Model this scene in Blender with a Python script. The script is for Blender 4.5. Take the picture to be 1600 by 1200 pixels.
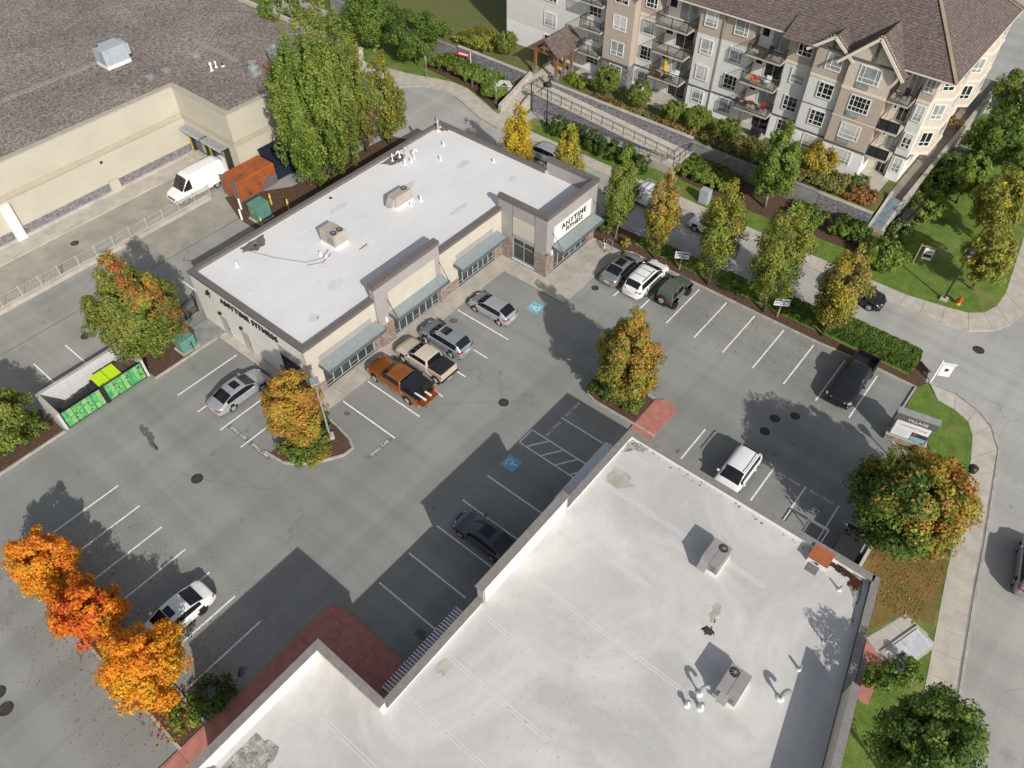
import bpy, bmesh, math, random
import numpy as np
from mathutils import Vector, Matrix, Quaternion
R = math.radians
for o in list(bpy.data.objects): bpy.data.objects.remove(o)
SC = bpy.context.scene
COL = SC.collection
# ------------------------------------------------------------------ camera
PITCH, YAW, ROLL = 0.85012796, 0.68360556, 0.00369182
cam = bpy.data.cameras.new('camera'); camo = bpy.data.objects.new('camera', cam); COL.objects.link(camo)
fw = Vector((math.cos(YAW)*math.cos(PITCH), math.sin(YAW)*math.cos(PITCH), -math.sin(PITCH)))
rt = Vector((math.sin(YAW), -math.cos(YAW), 0)); up = rt.cross(fw)
r2 = rt*math.cos(ROLL)+up*math.sin(ROLL); u2 = up*math.cos(ROLL)-rt*math.sin(ROLL)
mw = Matrix((r2, u2, -fw)).transposed().to_4x4(); mw.translation = (0, 0, 45)
camo.matrix_world = mw
cam.lens = 27.0; cam.sensor_width = 36; cam.clip_end = 2000; cam.clip_start = .5
SC.camera = camo
SC.render.resolution_x = 1024; SC.render.resolution_y = 768
# ------------------------------------------------------------------ light
SUN_AZ, SUN_EL = R(63.5), R(32.5)          # direction the shadows fall, sun elevation
w = bpy.data.worlds.new('World'); SC.world = w; w.use_nodes = True
nt = w.node_tree; bg = nt.nodes['Background']
sky = nt.nodes.new('ShaderNodeTexSky'); sky.sky_type = 'NISHITA'; sky.sun_disc = False
sky.sun_elevation = SUN_EL; sky.sun_rotation = R(206.5); sky.air_density = 1.0; sky.dust_density = 1.5; sky.ozone_density = 1.0
hsv = nt.nodes.new('ShaderNodeHueSaturation'); hsv.inputs['Saturation'].default_value = .5      # hazy, broken-cloud daylight
nt.links.new(sky.outputs[0], hsv.inputs['Color']); nt.links.new(hsv.outputs[0], bg.inputs[0]); bg.inputs[1].default_value = 0.12
sl = bpy.data.lights.new('sun', 'SUN'); sl.energy = 4.4; sl.angle = R(0.53); sl.color = (1, .955, .89)
so = bpy.data.objects.new('sun', sl); COL.objects.link(so); so.location = (0, 0, 80)
tv = Vector((math.cos(SUN_AZ)*math.cos(SUN_EL), math.sin(SUN_AZ)*math.cos(SUN_EL), -math.sin(SUN_EL)))
so.rotation_euler = tv.to_track_quat('-Z', 'Y').to_euler()
SC.view_settings.view_transform = 'Standard'; SC.view_settings.look = 'None'; SC.view_settings.gamma = 1
SC.view_settings.exposure = -0.1
SC.render.engine = 'CYCLES'
# ------------------------------------------------------------------ materials
MATS = {}
def N(nt, t, **k):
    n = nt.nodes.new(t)
    for a, b in k.items(): setattr(n, a, b)
    return n
def mat(name, col, rough=.8, var=.12, scale=3., fine=0., fscale=60., bump=0., bscale=40., metal=0., spec=.4, col2=None, world=False, detail=4., lo=.35, hi=.65, third=None):
    if name in MATS: return MATS[name]
    m = bpy.data.materials.new(name); m.use_nodes = True; nt = m.node_tree
    p = nt.nodes['Principled BSDF']; p.inputs['Roughness'].default_value = rough; p.inputs['Metallic'].default_value = metal
    p.inputs['Specular IOR Level'].default_value = spec
    if world: src = N(nt, 'ShaderNodeNewGeometry').outputs['Position']
    else: src = N(nt, 'ShaderNodeTexCoord').outputs['Object']
    c1 = tuple(col)+(1,)
    c2 = tuple(col2)+(1,) if col2 else tuple(max(0, x*(1-2*var)) for x in col)+(1,)
    out = None
    nz = N(nt, 'ShaderNodeTexNoise'); nz.inputs['Scale'].default_value = scale; nz.inputs['Detail'].default_value = detail; nz.inputs['Roughness'].default_value = .6
    nt.links.new(src, nz.inputs['Vector'])
    rp = N(nt, 'ShaderNodeMapRange'); rp.inputs['From Min'].default_value = lo; rp.inputs['From Max'].default_value = hi
    nt.links.new(nz.outputs['Fac'], rp.inputs['Value'])
    mx = N(nt, 'ShaderNodeMix', data_type='RGBA'); mx.inputs[6].default_value = c1; mx.inputs[7].default_value = c2
    nt.links.new(rp.outputs[0], mx.inputs[0]); out = mx.outputs[2]
    if third:      # (colour, scale, lo, hi) extra blotches
        n3 = N(nt, 'ShaderNodeTexNoise'); n3.inputs['Scale'].default_value = third[1]; n3.inputs['Detail'].default_value = 5
        nt.links.new(src, n3.inputs['Vector'])
        r3 = N(nt, 'ShaderNodeMapRange'); r3.inputs['From Min'].default_value = third[2]; r3.inputs['From Max'].default_value = third[3]
        nt.links.new(n3.outputs['Fac'], r3.inputs['Value'])
        m3 = N(nt, 'ShaderNodeMix', data_type='RGBA'); m3.inputs[7].default_value = tuple(third[0])+(1,)
        nt.links.new(out, m3.inputs[6]); nt.links.new(r3.outputs[0], m3.inputs[0]); out = m3.outputs[2]
    if fine:
        nf = N(nt, 'ShaderNodeTexNoise'); nf.inputs['Scale'].default_value = fscale; nf.inputs['Detail'].default_value = 3
        nt.links.new(src, nf.inputs['Vector'])
        rf = N(nt, 'ShaderNodeMapRange'); rf.inputs['From Min'].default_value = .3; rf.inputs['From Max'].default_value = .7
        rf.inputs['To Min'].default_value = 1-fine; rf.inputs['To Max'].default_value = 1+fine
        nt.links.new(nf.outputs['Fac'], rf.inputs['Value'])
        mf = N(nt, 'ShaderNodeVectorMath', operation='SCALE')
        nt.links.new(out, mf.inputs[0]); nt.links.new(rf.outputs[0], mf.inputs['Scale']); out = mf.outputs[0]
    nt.links.new(out, p.inputs['Base Color'])
    if bump:
        nb = N(nt, 'ShaderNodeTexNoise'); nb.inputs['Scale'].default_value = bscale; nb.inputs['Detail'].default_value = 4
        nt.links.new(src, nb.inputs['Vector'])
        b = N(nt, 'ShaderNodeBump'); b.inputs['Strength'].default_value = bump; b.inputs['Distance'].default_value = .05
        nt.links.new(nb.outputs['Fac'], b.inputs['Height']); nt.links.new(b.outputs[0], p.inputs['Normal'])
    MATS[name] = m
    return m
def stonemat(name, c1, c2, mortar, bw, bh, bump=.6):
    if name in MATS: return MATS[name]
    m = bpy.data.materials.new(name); m.use_nodes = True; nt = m.node_tree; p = nt.nodes['Principled BSDF']
    p.inputs['Roughness'].default_value = .9
    g = N(nt, 'ShaderNodeNewGeometry'); s = N(nt, 'ShaderNodeSeparateXYZ'); nt.links.new(g.outputs['Position'], s.inputs[0])
    a = N(nt, 'ShaderNodeMath', operation='ADD'); nt.links.new(s.outputs[0], a.inputs[0]); nt.links.new(s.outputs[1], a.inputs[1])
    c = N(nt, 'ShaderNodeCombineXYZ'); nt.links.new(a.outputs[0], c.inputs[0]); nt.links.new(s.outputs[2], c.inputs[1])
    nz = N(nt, 'ShaderNodeTexNoise'); nz.inputs['Scale'].default_value = 3; nt.links.new(c.outputs[0], nz.inputs['Vector'])
    vm = N(nt, 'ShaderNodeMix', data_type='RGBA', blend_type='LINEAR_LIGHT'); vm.inputs[0].default_value = .04
    nt.links.new(c.outputs[0], vm.inputs[6]); nt.links.new(nz.outputs['Color'], vm.inputs[7])
    b = N(nt, 'ShaderNodeTexBrick'); b.inputs['Scale'].default_value = 1; b.inputs['Brick Width'].default_value = bw; b.inputs['Row Height'].default_value = bh
    b.inputs['Mortar Size'].default_value = .012; b.inputs['Color1'].default_value = tuple(c1)+(1,); b.inputs['Color2'].default_value = tuple(c2)+(1,); b.inputs['Mortar'].default_value = tuple(mortar)+(1,)
    b.offset = .43; b.squash = .7; b.squash_frequency = 3
    nt.links.new(vm.outputs[2], b.inputs['Vector'])
    n2 = N(nt, 'ShaderNodeTexNoise'); n2.inputs['Scale'].default_value = 5; n2.inputs['Detail'].default_value = 5; nt.links.new(g.outputs['Position'], n2.inputs['Vector'])
    r = N(nt, 'ShaderNodeMapRange'); r.inputs[1].default_value = .3; r.inputs[2].default_value = .7; r.inputs[3].default_value = .6; r.inputs[4].default_value = 1.4
    nt.links.new(n2.outputs[0], r.inputs[0])
    v = N(nt, 'ShaderNodeVectorMath', operation='SCALE'); nt.links.new(b.outputs['Color'], v.inputs[0]); nt.links.new(r.outputs[0], v.inputs['Scale'])
    nt.links.new(v.outputs[0], p.inputs['Base Color'])
    bp = N(nt, 'ShaderNodeBump'); bp.inputs['Strength'].default_value = bump; bp.inputs['Distance'].default_value = .06; bp.invert = True
    nt.links.new(b.outputs['Fac'], bp.inputs['Height']); nt.links.new(bp.outputs[0], p.inputs['Normal'])
    MATS[name] = m; return m
def asphalt(name, base, patch, crack=.6, world=True):
    if name in MATS: return MATS[name]
    m = mat(name, base, rough=.92, scale=.09, col2=patch, fine=.13, fscale=14, bump=.25, bscale=60, world=True, spec=.2, detail=6, lo=.3, hi=.72, third=(tuple(x*.72 for x in base), .8, .66, .8))
    nt = m.node_tree; p = nt.nodes['Principled BSDF']
    src = N(nt, 'ShaderNodeNewGeometry').outputs['Position']
    prev = p.inputs['Base Color'].links[0].from_socket
    # hairline cracks
    nz = N(nt, 'ShaderNodeTexNoise'); nz.inputs['Scale'].default_value = .35; nz.inputs['Detail'].default_value = 5; nt.links.new(src, nz.inputs['Vector'])
    vm = N(nt, 'ShaderNodeMix', data_type='RGBA', blend_type='LINEAR_LIGHT'); vm.inputs[0].default_value = 1.2
    nt.links.new(src, vm.inputs[6]); nt.links.new(nz.outputs['Color'], vm.inputs[7])
    vo = N(nt, 'ShaderNodeTexVoronoi', feature='DISTANCE_TO_EDGE'); vo.inputs['Scale'].default_value = .085; nt.links.new(vm.outputs[2], vo.inputs['Vector'])
    r = N(nt, 'ShaderNodeMapRange'); r.inputs[1].default_value = 0.0; r.inputs[2].default_value = .0035; r.inputs[3].default_value = crack; r.inputs[4].default_value = 0
    nt.links.new(vo.outputs['Distance'], r.inputs[0])
    # break the cracks up
    nk = N(nt, 'ShaderNodeTexNoise'); nk.inputs['Scale'].default_value = .12; nt.links.new(src, nk.inputs['Vector'])
    rk = N(nt, 'ShaderNodeMapRange'); rk.inputs[1].default_value = .52; rk.inputs[2].default_value = .6; nt.links.new(nk.outputs[0], rk.inputs[0])
    mu = N(nt, 'ShaderNodeMath', operation='MULTIPLY'); nt.links.new(r.outputs[0], mu.inputs[0]); nt.links.new(rk.outputs[0], mu.inputs[1])
    mx = N(nt, 'ShaderNodeMix', data_type='RGBA'); mx.inputs[7].default_value = (.06, .06, .055, 1)
    nt.links.new(prev, mx.inputs[6]); nt.links.new(mu.outputs[0], mx.inputs[0])
    # small dark oil spots and pale specks
    last = mx.outputs[2]
    for sc, thr, colr, amt in ((.45, .1, (.1, .098, .094, 1), .45), (.16, .09, (.13, .13, .125, 1), .3), (1.7, .03, (.5, .48, .4, 1), .35)):
        v2 = N(nt, 'ShaderNodeTexVoronoi'); v2.inputs['Scale'].default_value = sc; v2.inputs['Randomness'].default_value = 1
        nt.links.new(src, v2.inputs['Vector'])
        rr = N(nt, 'ShaderNodeMapRange'); rr.inputs[1].default_value = thr*.2; rr.inputs[2].default_value = thr; rr.inputs[3].default_value = amt; rr.inputs[4].default_value = 0
        nt.links.new(v2.outputs['Distance'], rr.inputs[0])
        m2 = N(nt, 'ShaderNodeMix', data_type='RGBA'); m2.inputs[7].default_value = colr
        nt.links.new(last, m2.inputs[6]); nt.links.new(rr.outputs[0], m2.inputs[0]); last = m2.outputs[2]
    for sc in ((.5, .035, 1), (.035, .5, 1)):
        mp = N(nt, 'ShaderNodeMapping'); mp.inputs['Scale'].default_value = sc; nt.links.new(src, mp.inputs['Vector'])
        ns = N(nt, 'ShaderNodeTexNoise'); ns.inputs['Scale'].default_value = 1; ns.inputs['Detail'].default_value = 4; ns.inputs['Distortion'].default_value = .6; nt.links.new(mp.outputs[0], ns.inputs['Vector'])
        rs = N(nt, 'ShaderNodeMapRange'); rs.inputs[1].default_value = .38; rs.inputs[2].default_value = .66; rs.inputs[3].default_value = 1.05; rs.inputs[4].default_value = .9; nt.links.new(ns.outputs['Fac'], rs.inputs[0])
        vs = N(nt, 'ShaderNodeVectorMath', operation='SCALE'); nt.links.new(last, vs.inputs[0]); nt.links.new(rs.outputs[0], vs.inputs['Scale']); last = vs.outputs[0]
    nt.links.new(last, p.inputs['Base Color'])
    return m
def glassmat(name, col=(.02, .025, .03), rough=.06):
    if name in MATS: return MATS[name]
    return mat(name, col, rough=rough, var=.2, scale=1.5, spec=.7)
def paint(name, col, metal=.25, rough=.28):
    if name in MATS: return MATS[name]
    m = mat(name, col, rough=rough, var=.03, scale=2, metal=metal, spec=.5)
    p = m.node_tree.nodes['Principled BSDF']; p.inputs['Coat Weight'].default_value = .6; p.inputs['Coat Roughness'].default_value = .08
    return m
def leafmat(name='leaf'):
    if name in MATS: return MATS[name]
    m = bpy.data.materials.new(name); m.use_nodes = True; nt = m.node_tree; p = nt.nodes['Principled BSDF']
    a = N(nt, 'ShaderNodeAttribute'); a.attribute_name = 'leafcol'
    p.inputs['Roughness'].default_value = .55; p.inputs['Specular IOR Level'].default_value = .25
    nt.links.new(a.outputs['Color'], p.inputs['Base Color'])
    t = N(nt, 'ShaderNodeBsdfTranslucent'); nt.links.new(a.outputs['Color'], t.inputs['Color'])
    mx = N(nt, 'ShaderNodeMixShader'); mx.inputs[0].default_value = .42
    out = nt.nodes['Material Output']
    nt.links.new(p.outputs[0], mx.inputs[1]); nt.links.new(t.outputs[0], mx.inputs[2]); nt.links.new(mx.outputs[0], out.inputs[0])
    MATS[name] = m; return m
A_LOT = asphalt('asphalt_lot', (.288, .29, .27), (.243, .246, .232), crack=.3)
A_ST = asphalt('asphalt_street', (.415, .408, .378), (.35, .345, .32), crack=.25)
A_BACK = asphalt('asphalt_back', (.34, .332, .30), (.285, .28, .258))
CONC = mat('concrete', (.5, .46, .4), var=.12, scale=.8, fine=.08, fscale=25, bump=.1, world=True, third=((.33, .3, .26), 1.7, .6, .78))
CONC_W = mat('concrete_walk', (.53, .48, .41), var=.1, scale=1.2, fine=.07, fscale=22, bump=.1, world=True, third=((.36, .32, .27), .9, .6, .8))
CONC_Y = mat('concrete_yard', (.37, .345, .29), var=.12, scale=.5, fine=.08, fscale=20, bump=.1, world=True, third=((.27, .25, .21), .7, .58, .75))
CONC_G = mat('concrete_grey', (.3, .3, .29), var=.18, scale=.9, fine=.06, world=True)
KERB = mat('kerb_concrete', (.47, .44, .38), var=.15, scale=1.5, fine=.08, fscale=30, world=True)
WHITE_LINE = mat('line_paint', (.88, .87, .84), var=.09, scale=2.5, fine=.1, fscale=40, world=True)
BLUE_LINE = mat('blue_paint', (.19, .5, .66), var=.12, scale=4, fine=.08, world=True)
BRICKRED = mat('red_paving', (.5, .21, .165), var=.12, scale=2, fine=.08, fscale=18, world=True)
GRASS = mat('grass', (.15, .235, .035), rough=.95, col2=(.1, .165, .024), scale=1.2, fine=.4, fscale=16, bump=1., bscale=30, world=True, third=((.25, .235, .08), .35, .55, .72))
GRASS_DRY = mat('grass_dry', (.24, .15, .045), rough=.95, col2=(.16, .125, .035), scale=.9, fine=.3, fscale=14, bump=.9, bscale=30, world=True, third=((.12, .14, .03), .6, .6, .75))
MULCH = mat('bark_mulch', (.13, .07, .045), rough=.95, col2=(.075, .045, .03), scale=6, fine=.35, fscale=14, bump=1., bscale=20, world=True, third=((.3, .13, .05), 5, .62, .72))
CREAM = mat('stucco_cream', (.58, .525, .44), var=.04, scale=.7, fine=.03, world=True, bump=.05, third=((.5, .45, .375), 1.0, .6, .8))
CREAM2 = mat('stucco_ivory', (.51, .475, .385), var=.04, scale=.5, fine=.03, world=True, third=((.44, .41, .33), 1.1, .62, .8))
TANBAND = mat('stucco_tan', (.46, .41, .31), var=.05, scale=.6, world=True)
GREYST = mat('stucco_grey', (.37, .345, .335), var=.05, scale=.7, fine=.03, world=True)
COPING = mat('coping_metal', (.16, .14, .135), rough=.55, var=.08, world=True)
WHITE_ROOF = mat('roof_membrane', (.72, .715, .70), rough=.75, col2=(.66, .655, .64), scale=.25, fine=.025, fscale=6, world=True, third=((.55, .54, .51), 1.6, .7, .82), lo=.3, hi=.7)
OLD_ROOF = mat('roof_old', (.63, .615, .585), rough=.85, col2=(.48, .47, .447), scale=.13, fine=.03, fscale=3, world=True, third=((.5, .49, .46), .7, .6, .8), lo=.36, hi=.64, detail=7)
def warp(m, amt, sc):      # bend the large noise into flow-like swirls
    nt = m.node_tree; nz = [n for n in nt.nodes if n.type == 'TEX_NOISE'][0]; nz.inputs['Distortion'].default_value = amt
warp(OLD_ROOF, 1.6, .1)
GRAVEL = mat('roof_gravel', (.285, .235, .2), rough=.95, col2=(.19, .16, .14), scale=.12, fine=.55, fscale=4.5, bump=1, bscale=8, detail=8, world=True, third=((.1, .088, .08), 5, .56, .66))
STONE = stonemat('ledge_stone', (.42, .32, .26), (.24, .18, .155), (.16, .13, .115), .32, .1)
STONEG = stonemat('ledge_stone_grey', (.36, .34, .36), (.17, .16, .18), (.1, .1, .11), .3, .09)
DSTRIP = stonemat('stone_dado', (.24, .22, .23), (.17, .16, .175), (.12, .12, .12), .5, .2, .3)
METAL_B = mat('metal_black', (.03, .03, .032), rough=.45, var=.1)
METAL_G = mat('metal_grey', (.33, .33, .33), rough=.5, var=.1)
METAL_S = mat('metal_galvanised', (.55, .57, .58), rough=.35, metal=.6, var=.1)
AWN = mat('awning_metal', (.34, .385, .39), rough=.45, var=.06, metal=.2)
AWN_D = mat('awning_fascia', (.13, .15, .155), rough=.5)
AWN_P = mat('awning_lilac', (.52, .52, .56), rough=.5, var=.1)
SHOPFR = mat('shop_frame', (.42, .44, .44), rough=.45, var=.05)
CREAM_W = mat('stucco_pale', (.70, .675, .62), var=.04, scale=.6, fine=.03, world=True, third=((.6, .57, .51), .9, .62, .8))
FRAME = mat('window_frame', (.78, .78, .76), rough=.5, var=.03)
GLASS = glassmat('glass_dark'); GLASS_S = glassmat('glass_shop', (.05, .06, .062), .1)
GLASS_L = glassmat('glass_pale', (.34, .36, .36), .12); GLASS_C = glassmat('glass_curtain', (.5, .5, .47), .2)
BEIGE_UNIT = mat('unit_beige', (.44, .39, .33), rough=.6, var=.08, scale=2)
GREY_UNIT = mat('unit_grey', (.33, .31, .3), rough=.6, var=.08, scale=2)
BLUE_UNIT = mat('unit_blue', (.42, .47, .5), rough=.55, var=.08, scale=2)
DARK = mat('dark_interior', (.012, .012, .013), rough=.9)
RUBBER = mat('rubber', (.018, .018, .018), rough=.85)
RIM = mat('rim_alloy', (.55, .55, .56), rough=.35, metal=.7, var=.05)
WHITE_P = mat('white_plastic', (.8, .8, .79), rough=.5, var=.03)
BARK = mat('bark', (.16, .125, .095), rough=.95, var=.3, scale=8)
BARK_L = mat('bark_pale', (.38, .33, .27), rough=.95, var=.25, scale=8)
LEAF = leafmat()
# ------------------------------------------------------------------ mesh helpers
class MB:
    def __init__(s): s.v = []; s.f = []
    def add(s, vs, fs):
        n = len(s.v); s.v += [tuple(v) for v in vs]; s.f += [tuple(i+n for i in f) for f in fs]; return s
    def box(s, x0, x1, y0, y1, z0, z1):
        return s.add([(x0,y0,z0),(x1,y0,z0),(x1,y1,z0),(x0,y1,z0),(x0,y0,z1),(x1,y0,z1),(x1,y1,z1),(x0,y1,z1)],
                     [(0,3,2,1),(4,5,6,7),(0,1,5,4),(1,2,6,5),(2,3,7,6),(3,0,4,7)])
    def cbox(s, c, d, rz=0):
        cx, cy, cz = c; a, b, h = d[0]/2, d[1]/2, d[2]/2; co, si = math.cos(rz), math.sin(rz)
        vs = [(cx+x*co-y*si, cy+x*si+y*co, cz+z) for z in (-h, h) for x, y in ((-a,-b),(a,-b),(a,b),(-a,b))]
        return s.add(vs, [(0,3,2,1),(4,5,6,7),(0,1,5,4),(1,2,6,5),(2,3,7,6),(3,0,4,7)])
    def prism(s, poly, z0, z1, bottom=False):
        n = len(poly); zz0 = z0 if isinstance(z0, (list, tuple)) else [z0]*n; zz1 = z1 if isinstance(z1, (list, tuple)) else [z1]*n
        vs = [(p[0], p[1], zz0[i]) for i, p in enumerate(poly)]+[(p[0], p[1], zz1[i]) for i, p in enumerate(poly)]
        fs = [tuple(range(n, 2*n))]+[(i, (i+1) % n, n+(i+1) % n, n+i) for i in range(n)]
        if bottom: fs.append(tuple(range(n-1, -1, -1)))
        return s.add(vs, fs)
    def sheet(s, poly, z): return s.add([(p[0], p[1], z if not isinstance(z, (list, tuple)) else z[i]) for i, p in enumerate(poly)], [tuple(range(len(poly)))])
    def quad(s, a, b, c, d): return s.add([a, b, c, d], [(0,1,2,3)])
    def bar(s, a, b, w, h=None):       # rectangular bar between two points
        h = h or w; a = Vector(a); b = Vector(b); d = (b-a).normalized()
        u = d.cross(Vector((0,0,1)));
        if u.length < 1e-4: u = Vector((1,0,0))
        u.normalize(); v = u.cross(d).normalized(); u = u*w/2; v = v*h/2
        vs = [a-u-v, a+u-v, a+u+v, a-u+v, b-u-v, b+u-v, b+u+v, b-u+v]
        return s.add(vs, [(0,3,2,1),(4,5,6,7),(0,1,5,4),(1,2,6,5),(2,3,7,6),(3,0,4,7)])
    def tube(s, pts, rad, n=8, cap=True):
        pts = [Vector(p) for p in pts]; rad = rad if isinstance(rad, (list, tuple)) else [rad]*len(pts); base = len(s.v)
        for i, p in enumerate(pts):
            d = (pts[min(i+1, len(pts)-1)]-pts[max(i-1, 0)]).normalized()
            u = d.cross(Vector((0,0,1)))
            if u.length < 1e-3: u = Vector((1,0,0))
            u.normalize(); v = d.cross(u)
            for k in range(n):
                a = 2*math.pi*k/n; s.v.append(tuple(p+u*math.cos(a)*rad[i]+v*math.sin(a)*rad[i]))
        for i in range(len(pts)-1):
            for k in range(n):
                a = base+i*n+k; b = base+i*n+(k+1) % n; s.f.append((a, b, b+n, a+n))
        if cap:
            s.f.append(tuple(base+k for k in range(n-1, -1, -1))); s.f.append(tuple(base+(len(pts)-1)*n+k for k in range(n)))
        return s
    def cyl(s, c, r, z0, z1, n=16): return s.tube([(c[0], c[1], z0), (c[0], c[1], z1)], r, n)
    def ellipsoid(s, c, r, nu=12, nv=8):
        base = len(s.v)
        for j in range(nv+1):
            ph = math.pi*j/nv
            for i in range(nu):
                th = 2*math.pi*i/nu; s.v.append((c[0]+r[0]*math.sin(ph)*math.cos(th), c[1]+r[1]*math.sin(ph)*math.sin(th), c[2]+r[2]*math.cos(ph)))
        for j in range(nv):
            for i in range(nu):
                a = base+j*nu+i; b = base+j*nu+(i+1) % nu; s.f.append((a, a+nu, b+nu, b))
        return s
def link(o, parent=None):
    COL.objects.link(o)
    if parent is not None: o.parent = parent
    return o
def tag(o, label=None, cat=None, group=None, kind=None):
    if label: o['label'] = label
    if cat: o['category'] = cat
    if group: o['group'] = group
    if kind: o['kind'] = kind
    return o
def build(name, mb, m, parent=None, smooth=False, bevel=0, loc=None):
    me = bpy.data.meshes.new(name); me.from_pydata(mb.v, [], mb.f); me.update()
    if m: me.materials.append(m)
    if bevel:
        bm = bmesh.new(); bm.from_mesh(me)
        bmesh.ops.remove_doubles(bm, verts=bm.verts, dist=1e-5)
        bmesh.ops.bevel(bm, geom=[e for e in bm.edges if len(e.link_faces) == 2 and e.calc_face_angle(0) > .5], offset=bevel, segments=1, affect='EDGES', clamp_overlap=True)
        bm.to_mesh(me); bm.free()
    if smooth: me.polygons.foreach_set('use_smooth', [True]*len(me.polygons))
    o = bpy.data.objects.new(name, me)
    if loc: o.location = loc
    return link(o, parent)
def empty(name, loc=(0,0,0), rz=0, label=None, cat=None, group=None):
    o = bpy.data.objects.new(name, None); o.empty_display_size = .3; o.location = loc; o.rotation_euler = (0, 0, rz); COL.objects.link(o)
    return tag(o, label, cat, group)
def part(name, m, parent, fn, **k):
    b = MB(); fn(b); return build(name, b, m, parent, **k)
def inst(name, mesh, parent, loc, rz=0, rot=None, scale=None):
    o = bpy.data.objects.new(name, mesh); o.location = loc; o.rotation_euler = rot or (0, 0, rz)
    if scale: o.scale = scale
    return link(o, parent)
def boxmesh(name, d, m, bevel=0):      # box with its base centre at the origin
    b = MB(); b.cbox((0, 0, d[2]/2), d); me = bpy.data.meshes.new(name); me.from_pydata(b.v, [], b.f); me.materials.append(m); me.update(); return me
def text_mesh(txt, size, m, extrude=.02, bold=0, align='CENTER', space=1.0):
    cu = bpy.data.curves.new('lettering', 'FONT'); cu.body = txt; cu.size = size; cu.extrude = extrude; cu.align_x = align; cu.align_y = 'CENTER'; cu.offset = bold; cu.space_character = space; cu.resolution_u = 3
    t = bpy.data.objects.new('tmp_text', cu); COL.objects.link(t)
    bpy.context.view_layer.update()
    me = bpy.data.meshes.new_from_object(t.evaluated_get(bpy.context.evaluated_depsgraph_get()))
    bpy.data.objects.remove(t); bpy.data.curves.remove(cu)
    me.materials.clear(); me.materials.append(m); return me
def text(name, txt, size, m, parent, loc, xdir, ydir, **k):
    me = text_mesh(txt, size, m, **k); o = bpy.data.objects.new(name, me)
    x = Vector(xdir).normalized(); y = Vector(ydir).normalized(); z = x.cross(y)
    mt = Matrix((x, y, z)).transposed().to_4x4(); mt.translation = loc; o.matrix_world = mt
    link(o)
    if parent is not None:
        o.parent = parent; bpy.context.view_layer.update(); o.matrix_parent_inverse = parent.matrix_world.inverted()
    return o
# ================================================================== GROUND
def structure(name, fn, m, parent=None, **k):
    o = part(name, m, parent, fn, **k)
    if parent is None: tag(o, kind='structure')
    return o
structure('ground', lambda b: b.sheet([(-400,-400),(500,-400),(500,500),(-400,500)], -.03), GRASS)
structure('street', lambda b: b.sheet([(-60,-70),(150,-70),(150,95),(44,95),(44,50.2),(50.2,50.2),(50.2,-1.5),(30,-1.5),(30,-3),(-60,-12)], -.008), A_ST)
lot = structure('parking_lot', lambda b: b.sheet([(-80,-9),(30,-3.2),(31,-1.4),(50.3,-1.4),(50.3,50.2),(-80,50.2)], 0), A_LOT)
back = structure('back_lane', lambda b: b.sheet([(-60,50.2),(44,50.2),(44,63.3),(-60,63.3)], .0), A_BACK)
yard = structure('loading_yard', lambda b: b.sheet([(-60,63.3),(40,63.3),(40,80),(-60,80)], -.004), CONC_Y)
def slabs(parent, pairs, m, z0, z1, step=1.5, gap=.02, name='slab', cross=1):
    # slabs laid between two matching edge lines
    for (a0, b0), (a1, b1) in zip(pairs, pairs[1:]):
        a0, b0, a1, b1 = (Vector(p) for p in (a0, b0, a1, b1))
        n = max(1, round((((a1-a0).length+(b1-b0).length)/2)/step))
        for i in range(n):
            t0, t1 = i/n, (i+1)/n
            for c in range(cross):
                s0, s1 = c/cross, (c+1)/cross
                q = [a0.lerp(a1, t0).lerp(b0.lerp(b1, t0), s0), a0.lerp(a1, t1).lerp(b0.lerp(b1, t1), s0), a0.lerp(a1, t1).lerp(b0.lerp(b1, t1), s1), a0.lerp(a1, t0).lerp(b0.lerp(b1, t0), s1)]
                cen = sum(q, Vector((0, 0)))/4
                q = [p+(cen-p).normalized()*gap for p in q]
                area = sum(q[k].x*q[(k+1) % 4].y-q[(k+1) % 4].x*q[k].y for k in range(4))
                if area < 0: q = q[::-1]
                dz = RND.uniform(-.004, .004)
                build(name, MB().prism(q, z0, z1+dz), m, parent)
RND = random.Random(7)
def kerb(name, pts, w=.16, z=.13, z0=-.01, parent=None, closed=False):
    b = MB(); n = len(pts)
    P = [Vector(p) for p in pts]
    L = []; Rr = []
    for i, p in enumerate(P):
        a = P[i-1] if (i > 0 or closed) else p; c = P[(i+1) % n] if (i < n-1 or closed) else p
        d = (c-a).normalized(); nn = Vector((-d.y, d.x))*w/2; L.append(p+nn); Rr.append(p-nn)
    rng = range(n if closed else n-1)
    for i in rng:
        j = (i+1) % n; q = [Rr[i], Rr[j], L[j], L[i]]; b.prism(q, z0, z)
    o = build(name, b, KERB, parent)
    if parent is None: tag(o, kind='structure')
    return o
def arc(c, r, a0, a1, n=8): return [(c[0]+r*math.cos(R(a0+(a1-a0)*i/n)), c[1]+r*math.sin(R(a0+(a1-a0)*i/n))) for i in range(n+1)]
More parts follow.
